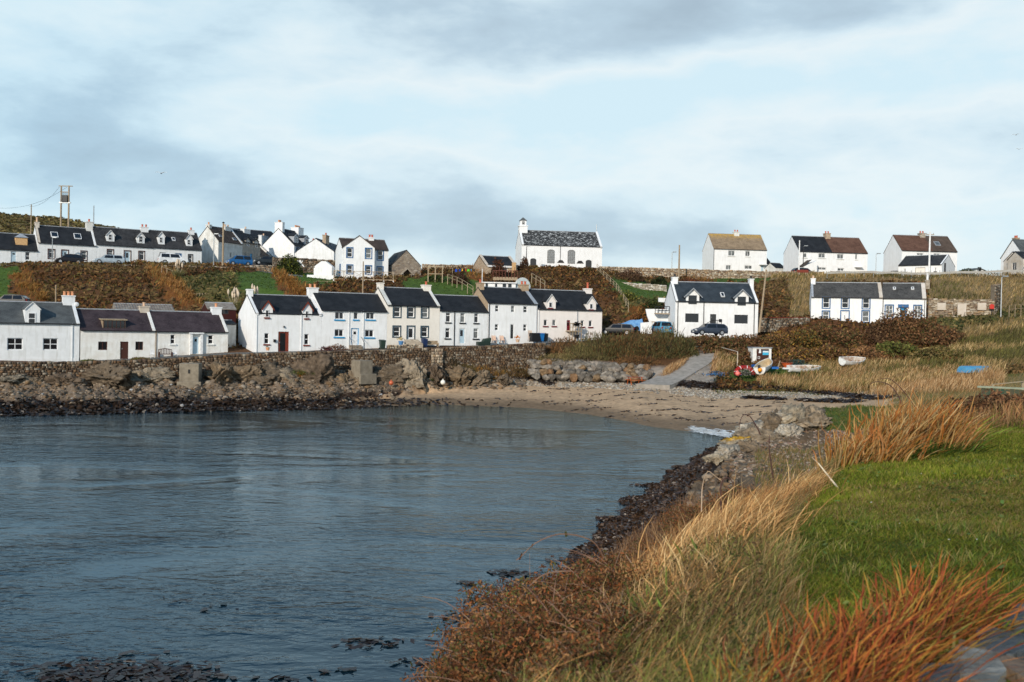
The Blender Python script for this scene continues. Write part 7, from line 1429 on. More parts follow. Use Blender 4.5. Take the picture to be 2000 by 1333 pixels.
# thick tall straw by the boats
def pxpts(polys, n, jit=0.0):
    out_ = []
    for poly, w_ in polys:
        xs = [a for a, _ in poly]; ys = [b_ for _, b_ in poly]; k = 0; m_ = int(n * w_)
        while k < m_:
            x = random.uniform(min(xs), max(xs)); y = random.uniform(min(ys), max(ys))
            if inpoly(np.array([x]), np.array([y]), poly)[0]: g = G(x, y); out_.append((g.x, g.y, g.z)); k += 1
    return np.array(out_)
q = pxpts([([(1590, 716), (1700, 712), (1800, 718), (1960, 728), (1960, 765), (1750, 772), (1650, 748), (1560, 740)], .62), ([(1480, 740), (1600, 746), (1740, 765), (1740, 775), (1600, 768), (1480, 752)], .24), ([(1395, 692), (1430, 700), (1430, 722), (1385, 738)], .05), ([(1285, 748), (1330, 720), (1345, 705), (1300, 725)], .04), ([(1060, 690), (1140, 686), (1140, 702), (1060, 700)], .05)], 15000)
f_ = fbm(q[:, 0] * .22, q[:, 1] * .22, 4, 66); gsel = (f_ < -.08) & (rng.random(len(q)) < .85); qg = q[gsel]; q = q[~gsel]
n = len(qg); blades('rough_grass', qg, rng.uniform(.12, .4, n), rng.uniform(.03, .08, n), rng.normal(.06, .1, (n, 2)), pick([(.13, .14, .035), (.18, .15, .04), (.20, .11, .04), (.10, .11, .03), (.26, .15, .06)], n), 2, mat=VEG)
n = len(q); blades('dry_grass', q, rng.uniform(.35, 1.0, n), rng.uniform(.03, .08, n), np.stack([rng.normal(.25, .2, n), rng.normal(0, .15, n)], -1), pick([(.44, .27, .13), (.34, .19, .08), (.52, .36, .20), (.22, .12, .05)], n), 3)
p = scatter(9000, (1395, 1990), (9.9, 11.1)); a, b_ = projn(p); z = zonecode(a, b_); p = p[np.isin(z, ['g', 'b', 'l'])]; n = len(p); blades('grass', p, rng.uniform(.08, .25, n), rng.uniform(.03, .08, n), rng.normal(0, .08, (n, 2)), pick(LEAFP['g'] + [(.15, .13, .04), (.20, .15, .06)], n), 2, mat=VEG)
p = scatter(14000, (1540, 1760), (5.2, 7.3)); a, b_ = projn(p); p = p[inpoly(a, b_, ZONES[-1][1])]; n = len(p); blades('grass', p, rng.uniform(.06, .2, n), rng.uniform(.02, .06, n), rng.normal(0, .06, (n, 2)), pick(LEAFP['m'] + [(.16, .13, .04)], n), 2, mat=VEG)
# far hill scrub
p, sz, c, z = cover(9000, (-80, 620), (17.2, 18.0), .4, 1.1); flakes('hillside_growth', p, sz, pick([(.17, .13, .05), (.12, .10, .035), (.24, .19, .08), (.09, .06, .03)], len(p)) * (1 + .4 * fbm(p[:, 0] * .08, p[:, 1] * .05, 3, 4))[:, None], .5)
# --- bushes
def bush(label, px, py, D, w_, h_, pal, n=900, leaf=.16, name='bush', trunk=True, dp=None, spiky=0, group=None, squash=1, cat='bush', stemc=(.08, .05, .03)):
    x = X(px, D); z0 = gz(x, D) if py is None else min(gz(x, D), zat(x, D, py)); t = thing(name, label, cat, (x, D, z0), 0, group); dp = dp or w_ * .7; h_ = h_ + (0 if py is None else 0)
    h_ = h_ * (1.32 if spiky and name == 'gorse_bush' else 1); d = rng.normal(size=(n, 3)); d /= np.linalg.norm(d, axis=1)[:, None]; d[:, 2] = np.abs(d[:, 2]); s = int(px) % 97; lump = 1 + .35 * fbm(d[:, 0] * 2.3 + s, d[:, 1] * 2.3 + d[:, 2] * 2.0, 3, s); r = rng.uniform(.35, 1, n) ** .5 * lump
    q = d * r[:, None] * np.array([w_ / 2, dp / 2, h_]); cl = fbm(q[:, 0] * 1.1 + s, q[:, 2] * 1.1 + q[:, 1], 3, s + 3); c = pick(pal, n) * (1 + .55 * cl)[:, None]
    if spiky:
        o = blades('foliage', q * np.array([1, 1, .75]), rng.uniform(.4, 1, n) * spiky, rng.uniform(.5, 1, n) * leaf * .6, d[:, :2] * spiky * .35 + rng.normal(.06, .06, (n, 2)), np.clip(c, .003, .9), 2, kind=None, mat=VEG)
    else: o = flakes('foliage', q, rng.uniform(.55, 1.2, n) * leaf, np.clip(c, .003, .9), 1, VEG, kind=None, aspect=.55)
    o.parent = t; b = MB()
    for i in range(7): a = i * .9 + s; b.pipe([Vector((0, 0, -.4)), Vector((math.cos(a) * w_ * .12, math.sin(a) * dp * .12, h_ * .35)), Vector((math.cos(a) * w_ * .3, math.sin(a) * dp * .3, h_ * .75))], [.07, .045, .015], 5)
    b.build('stems', pmat('bark_' + name, stemc, None, 6, .9, .2) if 'bark_' + name not in MATS else MATS['bark_' + name], t); return t
GORSE = [(.12, .12, .045), (.08, .085, .032), (.17, .15, .06), (.07, .06, .026), (.18, .10, .04)]; GRD = [(.20, .095, .04), (.14, .07, .028), (.09, .07, .03), (.24, .12, .045)]
BG_ = 'gorse bushes beside the slipway'
bush('small rounded brown bush in front of the timber landing', 1105, 668, 121.5, 4.6, 2.0, GRD + [(.07, .06, .03)], 1500, .13, 'gorse_bush', spiky=.35, group=BG_)
bush('low grassy bush at the left end of the gorse bank', 1135, 690, 119.5, 4.6, 1.7, [(.16, .13, .05), (.12, .10, .04), (.22, .18, .07)], 1500, .11, 'gorse_bush', spiky=.35, group=BG_)
bush('green gorse bush below the black estate car', 1172, 695, 120, 6.0, 2.9, GORSE, 2600, .13, 'gorse_bush', spiky=.45, group=BG_); bush('reddish gorse bush under the blue tarpaulin', 1218, 700, 119.5, 6.2, 3.1, GORSE + GRD, 2800, .13, 'gorse_bush', spiky=.45, group=BG_)
bush('tall dark gorse bush below the small blue van', 1262, 700, 119.5, 6.6, 3.5, GRD + GORSE, 3000, .13, 'gorse_bush', spiky=.45, group=BG_); bush('largest green gorse bush overhanging the top of the slipway', 1308, 702, 120, 6.6, 3.9, GORSE, 3400, .13, 'gorse_bush', spiky=.45, group=BG_); bush('gorse bush nearest the path with shadowed right side', 1336, 704, 119.5, 3.6, 3.0, GORSE, 1800, .13, 'gorse_bush', spiky=.45, group=BG_)
bush('rusty low bush on top of the boulders', 1245, 716, 116.8, 6.0, 1.4, GRD, 1500, .13, 'gorse_bush', spiky=.3, group=BG_); bush('low straw coloured bush at the left of the boulders', 1080, 700, 118.7, 5.0, .9, [(.22, .17, .07), (.16, .14, .05), (.30, .22, .10)], 1200, .10, 'gorse_bush', spiky=.3, group=BG_)
bush('small brown bush hiding the end of the harbour road', 1066, 678, 121.0, 3.4, 1.1, GRD, 1100, .12, 'gorse_bush', spiky=.3, group=BG_)
bush('yellowish low growth left of the boulders on the wall foot', 1150, 703, 118.2, 6.5, 1.0, [(.22, .17, .07), (.14, .12, .05), (.10, .09, .03)], 1300, .10, 'gorse_bush', spiky=.3, group=BG_)
RB = [(.22, .105, .048), (.15, .07, .032), (.32, .17, .08), (.12, .09, .035), (.09, .055, .03)]; RY = [(.34, .20, .04), (.22, .11, .03), (.15, .12, .035), (.11, .06, .025)]; RG = [(.09, .095, .03), (.13, .11, .035), (.16, .08, .032)]
GB = 'brambles on the slope below the right hand white houses'
for i, (px, py, D, w_, h_, pal, lb) in enumerate(((1375, 668, 121, 5.5, 2.2, RG + RB, 'bramble bush below the dark blue car'), (1425, 664, 122, 5.5, 1.9, RG + RB, 'dark bramble bush under the grey door'), (1470, 662, 123, 5.5, 2.0, RB, 'brown bramble bush at the right corner of the grey windowed cottage'), (1520, 668, 122.5, 6.0, 2.2, RB + RY, 'bramble bush below the red coped wall'), (1565, 668, 123, 5.0, 2.4, RG + RY, 'green and orange bramble left of the blue windowed cottage'), (1604, 660, 125, 5.0, 2.7, RB + RG, 'big bramble mound covering the lower left blue edged window'), (1650, 664, 125, 5.6, 1.8, RG + RB, 'dark bramble mound below the white door'), (1690, 664, 125, 5.0, 1.4, RB, 'low bramble mound in front of the foot of the white wall'), (1725, 660, 124, 5.5, 3.0, [(.20, .12, .06), (.14, .08, .04), (.10, .05, .03)], 'pale twiggy bush left of the blue porch door'), (1765, 662, 123.5, 6.4, 4.4, RB + [(.20, .11, .05)], 'tallest brown thorn bush hiding the blue porch door'), (1800, 668, 123, 5.5, 3.0, RG + RB, 'dark bramble bush at the right end of the white cottage'), (1845, 672, 121, 6.0, 2.2, RB, 'bramble bush below the ruined stone wall'), (1745, 690, 117.5, 6, 1.8, [(.10, .13, .03), (.16, .16, .04), (.12, .09, .03)], 'dark green bramble in the middle of the brown slope'), (1690, 698, 116.5, 6, 1.5, [(.36, .20, .09), (.26, .13, .055), (.16, .08, .035)], 'rusty bramble above the grass sunk dinghy'), (1620, 694, 117, 6, 1.8, RY + RB, 'orange bramble above the lobster pots'), (1560, 696, 117.5, 6, 1.7, RB + RY, 'bramble thicket above the flat dinghy'), (1830, 700, 113.5, 6.5, 1.6, [(.30, .22, .09), (.20, .14, .05), (.12, .12, .03)], 'low bramble left of the upturned blue boat'), (1450, 690, 119, 5.0, 1.3, RB, 'bramble thicket left of the hut'), (1530, 705, 115, 3.5, 1.0, RB, 'dark bramble right of the hut'))):
    bush(lb, px, py, D, w_, h_, pal, int(1100 + w_ * h_ * 90), .13, 'bramble_bush', group=GB)
EV = [(.035, .05, .014), (.05, .07, .02), (.09, .10, .025), (.025, .032, .012)]
GG_ = 'garden shrubs on the far slope'
for a in (('dark evergreen tree with yellow green top beside the white letters', 563, 548, 152.5, 4.4, 3.7, EV + [(.16, .17, .02)], 2600, .17), ('round black green shrub in the garden above the cottages', 397, 590, 135, 4.2, 2.2, [(.02, .026, .010), (.03, .04, .014)], 1500, .15), ('dark round shrub behind the low pale drystone wall', 1285, 553, 165.5, 2.9, 1.5, [(.02, .028, .01), (.035, .045, .015)], 800, .15), ('brown bare shrub above the low pale drystone wall', 1228, 549, 168, 5.2, 2.0, [(.13, .07, .04), (.09, .05, .03)], 1100, .14), ('yellow flecked shrub below the sloping green lawn', 1224, 592, 148, 3.6, 1.8, [(.30, .27, .06), (.14, .14, .03), (.05, .06, .02)], 1100, .12), ('dark green shrub left of the white garden wall', 1272, 600, 141, 3.4, 2.6, EV, 1200, .14), ('orange leaved shrub against the stepped white wall', 1252, 622, 136.5, 3.4, 2.8, [(.22, .09, .03), (.13, .06, .025), (.30, .14, .04)], 1200, .13), ('rust red shrub behind the roof of the grey windowed cottage', 1300, 600, 141, 2.2, 1.8, [(.24, .06, .03), (.16, .05, .03)], 600, .12), ('dark heathery mound right of the church door', 1010, 540, 164, 4.5, 2.2, [(.07, .035, .02), (.05, .025, .015)], 1100, .16), ('bare brown shrub at the left corner of the church', 1022, 521, 182, 1.7, 1.9, [(.11, .05, .03), (.07, .035, .02)], 500, .13), ('red brown hedge left of the stone cottage doors', 970, 541, 154, 2.6, 3.0, [(.09, .035, .02), (.06, .03, .02), (.13, .06, .03)], 1100, .14), ('bushy dark gorse on the skyline behind the silver hatchback', 1881, 534, 188, 4.0, 2.3, [(.04, .055, .015), (.07, .08, .02)], 800, .18), ('red brown twiggy shrub left of the terrace', 895, 555, 149, 3.0, 1.6, [(.09, .04, .025), (.06, .03, .02)], 700, .14), ('green shrub below the swing frame', 848, 556, 150, 4.0, 1.4, EV, 800, .13), ('rusty shrub in front of the ruined gable', 1822, 577, 139, 2.2, 1.8, [(.13, .04, .03), (.08, .03, .02)], 500, .13), ('rusty bush above the roof of the grey windowed cottage, left', 1345, 556, 168, 5.5, 1.1, [(.20, .07, .03), (.13, .05, .025)], 700, .14)):
    lb, px, py, D, w_, h_, pal, n, lf = a; bush(lb, px, py, D, w_, h_, pal, n, lf, 'evergreen_tree' if 'tree' in lb else 'garden_shrub', cat='tree' if 'tree' in lb else 'shrub', group=GG_)
bush('dark red brown plant heap against the blue silled house', 637, 686, 111.2, 1.6, .55, [(.12, .04, .04), (.08, .03, .03)], 250, .08, 'garden_shrub', group=GG_); bush('pale brown shrub left of the blue door steps', 659, 684, 112, 2.6, .75, [(.24, .14, .10), (.16, .09, .06)], 500, .08, 'garden_shrub', group=GG_)
# growth on the sea wall face
GW = 'plants growing on the sea wall'
for lb, px, py, D, w_, h_, pal, sp in (('green turf tuft with orange fern left part of the wall', 592, 722, 105.5, 5.0, .7, [(.07, .10, .02), (.10, .11, .03)], .2), ('orange fern clump beside the green turf on the wall', 589, 722, 105, 1.2, .9, [(.34, .15, .03), (.2, .1, .03)], .25), ('mossy green cushion on the ledge left of the buttress', 808, 722, 110.3, 5.4, .9, [(.07, .11, .02), (.09, .13, .03), (.18, .16, .04)], .15), ('orange bracken hanging on the wall right of the buttress', 945, 716, 114.6, 5.0, 1.9, [(.32, .15, .03), (.20, .11, .03), (.10, .08, .03)], .4), ('olive growth on the wall foot below the deck chairs', 905, 722, 113.8, 3.6, 1.6, [(.12, .10, .03), (.16, .10, .03), (.08, .07, .02)], .35), ('small grass patch on the rocks right of the tall block', 498, 733, 103.6, 1.8, .5, [(.06, .09, .02), (.09, .10, .03)], .2), ('dark trailing plants near the top of the wall', 880, 700, 114.2, 2.2, 1.4, [(.05, .04, .02), (.08, .06, .03)], .25), ('rusty trailing plants at the right end of the wall', 1000, 722, 117.0, 5.0, 1.6, [(.20, .12, .04), (.14, .08, .03), (.10, .08, .03)], .35), ('grass tuft left of the box dormer cottage door', 173, 703.5, 100.2, 1.8, .28, [(.08, .11, .03), (.14, .13, .04)], .12), ('weedy tuft right of the box dormer cottage door', 274, 702, 102, 2.0, .35, [(.12, .12, .03), (.16, .10, .04)], .15)):
    bush(lb, px, py, D, w_, h_, pal, int(500 + w_ * 120), .1, 'wall_plant', spiky=sp, group=GW, cat='plant')
# pampas and flax clumps
def clump(name, label, loc, n, h_, w_, spread, pal, lean=(.1, 0), width=.05, seg=4, bend=1.8, cat='plant', group=None, plumes=0, tip=None, droop=.15, rad=.25):
    t = thing(name, label, cat, loc, 0, group); a = rng.uniform(0, 2 * PI, n); r = rng.random(n) ** .6; p0 = np.stack([np.cos(a) * r * rad, np.sin(a) * r * rad, np.zeros(n) - .1], -1)
    ln = np.stack([np.cos(a) * r * spread + lean[0], np.sin(a) * r * spread + lean[1]], -1) * rng.uniform(.5, 1.3, (n, 1)); c = pick(pal, n)
    o = blades('leaves', p0, h_ * rng.uniform(.55, 1.1, n), width * rng.uniform(.6, 1.3, n), ln, c, seg, bend, droop, kind=None, tipc=None if tip is None else pick(tip, n)); o.parent = t
    if plumes:
        q = np.stack([rng.normal(0, spread * .35, plumes), rng.normal(0, .2, plumes), rng.uniform(.75, 1.15, plumes) * h_], -1)
        for k in range(plumes):
            b = MB().lathe([(.01, 0), (.13, .2), (.15, .45), (.02, .8)], tuple(q[k]), 6); b.tube((0, 0, 0), tuple(q[k]), .012, n=4); b.build('plume', PLM, t)
    return t
PLM = pmat('cream_plume', (.62, .52, .40), (.5, .4, .3), 8, .95, .2)
GGN = [(.10, .11, .04), (.16, .15, .06), (.22, .18, .08)]
clump('pampas_grass', 'pampas grass with pale plumes below the white off roader', GD(345, 140), 260, 1.8, .05, 1.1, GGN, plumes=6); clump('pampas_grass', 'pampas grass clump left of the white gable roof', GD(458, 126), 260, 2.2, .05, 1.2, GGN, plumes=11)
clump('pampas_grass', 'pampas plumes just right of the white gable chimney', GD(497, 128), 200, 1.9, .05, 1.0, GGN, plumes=7)
for i in range(26):
    k = i / 25; px = 540 + 68 * k + random.uniform(-9, 9); py = 535 + 52 * k + random.uniform(-6, 6); clump('bracken_clump', 'orange bracken clump on the bank between the green terrace and the broken rail', G(px, py), 90, .95, .07, .7, [(.28, .125, .03), (.20, .085, .02), (.13, .06, .02), (.34, .19, .06)], width=.10, seg=3, group='bracken clumps beside the broken rail')
for i in range(22):
    k = i / 21; px = 292 + 90 * k + random.uniform(-10, 10); py = 528 + 60 * k + random.uniform(-6, 6); clump('bracken_clump', 'orange brown bracken clump in the strip below the white off roader', G(px, py), 80, .9, .07, .7, [(.30, .14, .04), (.20, .09, .03), (.34, .20, .08)], width=.10, seg=3, group='bracken clumps below the off roader')
for i in range(12):
    k = i / 11; px = 30 + 55 * k + random.uniform(-9, 9); py = 535 + 55 * k + random.uniform(-8, 8); clump('bracken_clump', 'orange bracken clump beside the green field at the left edge', G(px, py), 80, .9, .07, .7, [(.26, .12, .03), (.17, .075, .02), (.30, .17, .05)], width=.10, seg=3, group='bracken clumps at the left edge')
# ---------------- foreground
# lawn
def lawnpts(n, d0, d1, edge):
    out_ = []; tot = 0
    while tot < n:
        y = rng.uniform(d0, d1, n); x = rng.uniform(-1, 9.6, n); m_ = (x > np.interp(y, [0, 4, 8, 11.8, 14.4, 18], edge)) & (x < .54 * y + .6); out_.append(np.stack([x[m_], y[m_]], -1)); tot += m_.sum()
    return np.concatenate(out_)[:n]
EDGE = [.6, 1.2, 2.1, 3.6, 5.0, 7.2]
SLR = [(1775, 1420), (1850, 1290), (1900, 1232), (1985, 1185), (2120, 1160), (2120, 1450)]
def offslab(q): a, b_ = projn(q); return q[~inpoly(a, b_, SLR)]
def drop(xy): return np.array([(x, y, gz(x, y)) for x, y in xy])
GL_ = [(.10, .13, .010), (.135, .165, .014), (.065, .085, .009), (.18, .19, .025), (.20, .16, .035)]
for d0, d1, n, h0, h1, wd in ((2.5, 6, 36000, .02, .055, .006), (6, 10, 56000, .02, .05, .008), (10, 19, 56000, .02, .055, .012)):
    q = offslab(drop(lawnpts(n, d0, d1, EDGE))); n = len(q); pt = fbm(q[:, 0] * .9, q[:, 1] * .9, 4, 12); pt2 = fbm(q[:, 0] * .5, q[:, 1] * .5, 4, 15); hh = rng.uniform(h0, h1, n) * (1 + .8 * pt + .5 * fbm(q[:, 0] * 3, q[:, 1] * 3, 2, 19)); c = pick(GL_, n) * (1 + .6 * pt)[:, None]; y_ = (pt2 > .16) & (rng.random(n) < .4); c[y_] = pick([(.22, .18, .05), (.26, .20, .08), (.20, .12, .045)], y_.sum())
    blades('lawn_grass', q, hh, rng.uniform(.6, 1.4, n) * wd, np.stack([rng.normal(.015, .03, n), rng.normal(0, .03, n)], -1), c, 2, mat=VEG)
q = drop(lawnpts(260, 5, 16, EDGE)); q[:, 2] += .05; flakes('daisies', q[:26], np.full(26, .010), np.full((26, 3), .8), .3, pmat('daisy_white', (.8, .8, .78), None, 4, .8, 0), 'stuff', aspect=.9); q = drop(lawnpts(160, 5, 15, EDGE)); q[:, 2] += .06; flakes('clover_leaves', q, rng.uniform(.02, .04, len(q)), pick([(.10, .17, .04), (.16, .2, .05)], len(q)), .4, VEG)
for d0, d1, n, wd in ((.5, 6, 26000, .008), (6, 17, 34000, .012)):       # the lawn goes on to the right of the frame
    y_ = rng.uniform(d0, d1, n); q = drop(np.stack([y_ * .54 + .6 + rng.uniform(0, 7, n), y_], -1)); blades('lawn_grass', q, rng.uniform(.03, .08, n), rng.uniform(.6, 1.4, n) * wd, rng.normal(.01, .03, (n, 2)), pick(GL_, n) * (1 + .5 * fbm(q[:, 0] * .9, q[:, 1] * .9, 4, 12))[:, None], 2, mat=VEG)
tq = offslab(drop(lawnpts(900, 4, 16, EDGE))); f_ = fbm(tq[:, 0] * .6, tq[:, 1] * .6, 3, 71); tq = tq[f_ > .12]; k_ = np.repeat(np.arange(len(tq)), 14); q = tq[k_] + np.concatenate([rng.normal(0, .05, (len(k_), 2)), np.zeros((len(k_), 1))], 1); n = len(q)
blades('lawn_tufts', q, rng.uniform(.04, .10, n), rng.uniform(.005, .010, n), rng.normal(.02, .04, (n, 2)), pick([(.10, .15, .02), (.16, .18, .03), (.24, .20, .07), (.07, .11, .018)], n), 3, mat=VEG)
# bank of tall dry grass: clumps along the edge, leaning right in the wind
def strip(n, y0, y1, off0, off1, edge=EDGE):
    y = rng.uniform(y0, y1, n); e = np.interp(y, [0, 4, 8, 11.8, 14.4, 18], edge); x = e - rng.uniform(off0, off1, n); return np.stack([x, y], -1)
def grassbank(name, n, y0, y1, o0, o1, h0, h1, wd, lx, pal, tip=None, cl=.8, seg=4, thr=-1, seed=5, bend=1.7, droop=.12):
    xy = strip(int(n * 1.5), y0, y1, o0, o1); f = fbm(xy[:, 0] * cl, xy[:, 1] * cl, 3, seed); xy = xy[f > thr][:n]; f = f[f > thr][:n]; q = drop(xy); n = len(q); hh = rng.uniform(h0, h1, n) * (1 + .35 * f)
    blades(name, q, hh, rng.uniform(.6, 1.3, n) * wd, np.stack([hh * (lx + rng.normal(0, .2, n)), hh * rng.normal(.05, .2, n)], -1), pick(pal, n), seg, bend, droop, tipc=None if tip is None else pick(tip, n))
MIXQ = [(.16, .14, .045), (.22, .16, .07)]; DRYP = [(.60, .35, .145), (.48, .25, .09), (.66, .44, .21), (.27, .13, .045), (.38, .19, .07)]; GRNP = [(.10, .12, .025), (.15, .16, .04), (.20, .18, .06), (.07, .09, .02)]
def tussocks(name, n, per, y0, y1, o0, o1, h0, h1, wd, lx, pal, thr=-1, seed=3, spread=.28, seg=5, bend=1.9, droop=.18):
    xy = strip(n * 3, y0, y1, o0, o1); f = fbm(xy[:, 0] * .8, xy[:, 1] * .8, 3, seed); xy = xy[f > thr][:n]; n = len(xy); ch = rng.uniform(h0, h1, n) * rng.choice([.6, .85, 1, 1.15], n); cl = rng.normal(lx, .28, n); cy = rng.normal(0, .18, n); cc = pick(pal, n, .3)
    k = np.repeat(np.arange(n), rng.integers(per // 2, per * 2, n)); m_ = len(k); q = drop(xy[k] + rng.normal(0, spread, (m_, 2)) * .5); hh = ch[k] * rng.uniform(.45, 1.1, m_)
    ln = np.stack([hh * (cl[k] + rng.normal(0, .22, m_)), hh * (cy[k] + rng.normal(0, .2, m_))], -1); c = np.clip(cc[k] * rng.uniform(.75, 1.25, (m_, 1)), .003, .9); stray = rng.random(m_) < .05; hh = np.where(stray, hh * 1.35, hh)
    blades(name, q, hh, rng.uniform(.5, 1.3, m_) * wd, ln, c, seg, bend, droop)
tussocks('dry_grass', 520, 20, 7.6, 12.0, .05, 1.7, .26, .52, .008, .55, DRYP, thr=-.25)
tussocks('dry_grass', 260, 16, 5.5, 9.3, .5, 2.6, .22, .48, .006, .35, DRYP + [(.34, .22, .12), (.2, .13, .06)], thr=-.05, seed=9)
tussocks('dry_grass', 90, 14, 3.4, 7.0, .3, 2.6, .2, .42, .005, .30, DRYP + MIXQ, thr=-.05, seed=19)
tussocks('green_tussocks', 520, 30, 3.4, 8.5, .0, 1.9, .14, .34, .005, .5, [(.15, .17, .035), (.21, .19, .055), (.34, .25, .10), (.17, .10, .04), (.24, .24, .07)], thr=-.2, seed=23)
MIXP = [(.11, .11, .03), (.16, .14, .045), (.075, .075, .02), (.22, .16, .07), (.30, .21, .10), (.12, .075, .03)]
grassbank('rough_grass', 15000, 2.6, 9.5, -.1, 2.6, .10, .30, .006, .45, MIXP + [(.22, .22, .05), (.24, .13, .05), (.40, .28, .13), (.18, .09, .035)], thr=-.7, seed=29)
grassbank('rough_grass', 9000, 8.5, 17, -.1, 3.2, .12, .3, .010, .4, MIXP + [(.2, .15, .06)], thr=-.6, seed=39)
grassbank('rough_grass', 9000, 4, 16, 2.0, 7.0, .12, .42, .009, .25, [(.22, .12, .05), (.16, .08, .035), (.30, .18, .085), (.11, .08, .03)], thr=-.5, seed=49)
q = drop(strip(17000, 2.8, 10, .1, 3.6)); q[:, 2] += rng.uniform(.02, .22, len(q)); flakes('bank_leaves', q, rng.uniform(.006, .017, len(q)), np.clip(pick([(.13, .08, .035), (.09, .10, .025), (.18, .11, .05), (.06, .07, .02), (.22, .14, .07), (.10, .05, .025)], len(q)) * (1 + .6 * fbm(q[:, 0] * 2, q[:, 1] * 2, 3, 88))[:, None], .003, .9), 1, VEG)
p = scatter(5000, (1480, 1700), (3.6, 4.9)); n = len(p); blades('rough_grass', p, rng.uniform(.1, .35, n), rng.uniform(.012, .03, n), rng.normal(.08, .1, (n, 2)), pick([(.20, .12, .05), (.13, .12, .035), (.28, .18, .09), (.09, .10, .025)], n), 3)
p = scatter(16000, (1735, 2060), (4.0, 10.0)); n = len(p); blades('rough_grass', p, rng.uniform(.12, .45, n), rng.uniform(.012, .035, n), rng.normal(.1, .15, (n, 2)), pick([(.26, .16, .07), (.17, .12, .04), (.34, .23, .11), (.12, .12, .03)], n), 3)
# brown dead growth over the brink
xy = strip(16000, 8, 30, 2.2, 8.5); q = drop(xy); q = q[q[:, 2] > 1.3]; n = len(q); blades('dead_stems', q, rng.uniform(.15, .7, n), rng.uniform(.008, .02, n), rng.normal(.08, .15, (n, 2)), pick([(.22, .12, .06), (.14, .075, .035), (.30, .19, .10), (.10, .05, .03)], n), 3)
# bramble thickets at the lower left of the bank
BRL = [(.26, .085, .028), (.14, .055, .023), (.30, .15, .065), (.08, .035, .018), (.17, .09, .03), (.09, .09, .025)]
def thicket(label, x, y, w_, dp, h_, n, leaf=.03, pal=BRL, canes=26):
    z0 = gz(x, y); t = thing('bramble_thicket', label, 'bramble', (x, y, z0), 0, 'bramble thickets on the near bank'); d = rng.normal(size=(n, 3)); d /= np.linalg.norm(d, axis=1)[:, None]; d[:, 2] = np.abs(d[:, 2]) * 1.0 - .15
    s = int(x * 17 + y * 7) % 89; lump = 1 + .45 * fbm(d[:, 0] * 3 + s, d[:, 1] * 3 + d[:, 2] * 3, 3, s); r = rng.uniform(.3, 1, n) ** .45 * lump; q = d * r[:, None] * np.array([w_ / 2, dp / 2, h_]); cl = fbm(q[:, 0] * 5 + s, q[:, 2] * 5 + q[:, 1] * 4, 3, s)
    o = flakes('leaves', q, rng.uniform(.4, 1.2, n) * leaf, np.clip(pick(pal, n) * (1 + .6 * cl)[:, None], .003, .9), 1, VEG, kind=None, aspect=.42); o.parent = t; b = MB()
    for i in range(canes):
        a = random.uniform(0, 6.28); rr = random.uniform(.4, 1.15); e = Vector((math.cos(a) * w_ / 2 * rr, math.sin(a) * dp / 2 * rr, h_ * random.uniform(.15, .95))); p0 = Vector((random.gauss(0, w_ * .12), random.gauss(0, dp * .12), -.1)); mid = p0.lerp(e, .5) + Vector((0, 0, h_ * random.uniform(.25, .6)))
        pts = [p0 * (1 - k) ** 2 + mid * 2 * k * (1 - k) + e * k * k for k in np.linspace(0, 1, 9)]; b.pipe(pts, [.006 - .0045 * k for k in np.linspace(0, 1, 9)], 4)
    b.build('canes', CANE, t); return t
CANE = pmat('bramble_cane', (.20, .10, .07), (.30, .20, .13), 9, .8, .1)
for i, (px, D, w_, h_, lb) in enumerate(((1080, 11, 1.9, .85, 'bramble thicket at the upper end of the bank against the dark weed'), (1140, 11.5, 1.6, .75, 'bramble thicket where the dry grass begins'), (1010, 9.2, 1.6, .8, 'bramble thicket reaching out over the grey water'), (1090, 8.8, 1.7, .8, 'dense bramble thicket in the middle of the near bank'), (980, 7.4, 1.3, .62, 'bramble thicket below the long arching cane'), (1060, 7.0, 1.4, .65, 'bramble thicket full of pale dead canes'), (1150, 8.2, 1.3, .6, 'bramble thicket mixed with straw stems'), (930, 6.4, 1.0, .42, 'low bramble thicket at the bottom edge'), (1020, 5.8, 1.1, .5, 'bramble thicket nearest the camera'), (1110, 5.9, 1.1, .45, 'bramble thicket beside the green rough grass'), (1180, 12.5, 1.5, .6, 'brown bramble thicket under the dark weed slope'), (1130, 13.5, 1.4, .6, 'farthest bramble thicket on the brink'), (1250, 14.5, 1.7, .55, 'rusty thicket on the brink behind the tan grass'), (1210, 10.5, 1.3, .55, 'russet thicket half way along the tan grass'), (1220, 7.6, 1.1, .45, 'russet thicket inside the straw patch'), (1180, 6.4, .9, .35, 'low russet thicket above the green tufts'), (1245, 5.6, .8, .28, 'small russet thicket among green stems'), (1150, 5.0, .8, .3, 'small thicket at the bottom centre'), (1340, 17, 2.0, .7, 'brown thicket below the rocky point'), (1420, 19, 2.2, .8, 'brown thicket beneath the pale rocks'), (1490, 18, 2.0, .6, 'low brown thicket before the pebbles'))):
    x = X(px, D); thicket(lb, x, D, w_ * 1.1, w_, h_, int(9000 * w_ * h_ + 2500), .014 if D < 8 else .019)
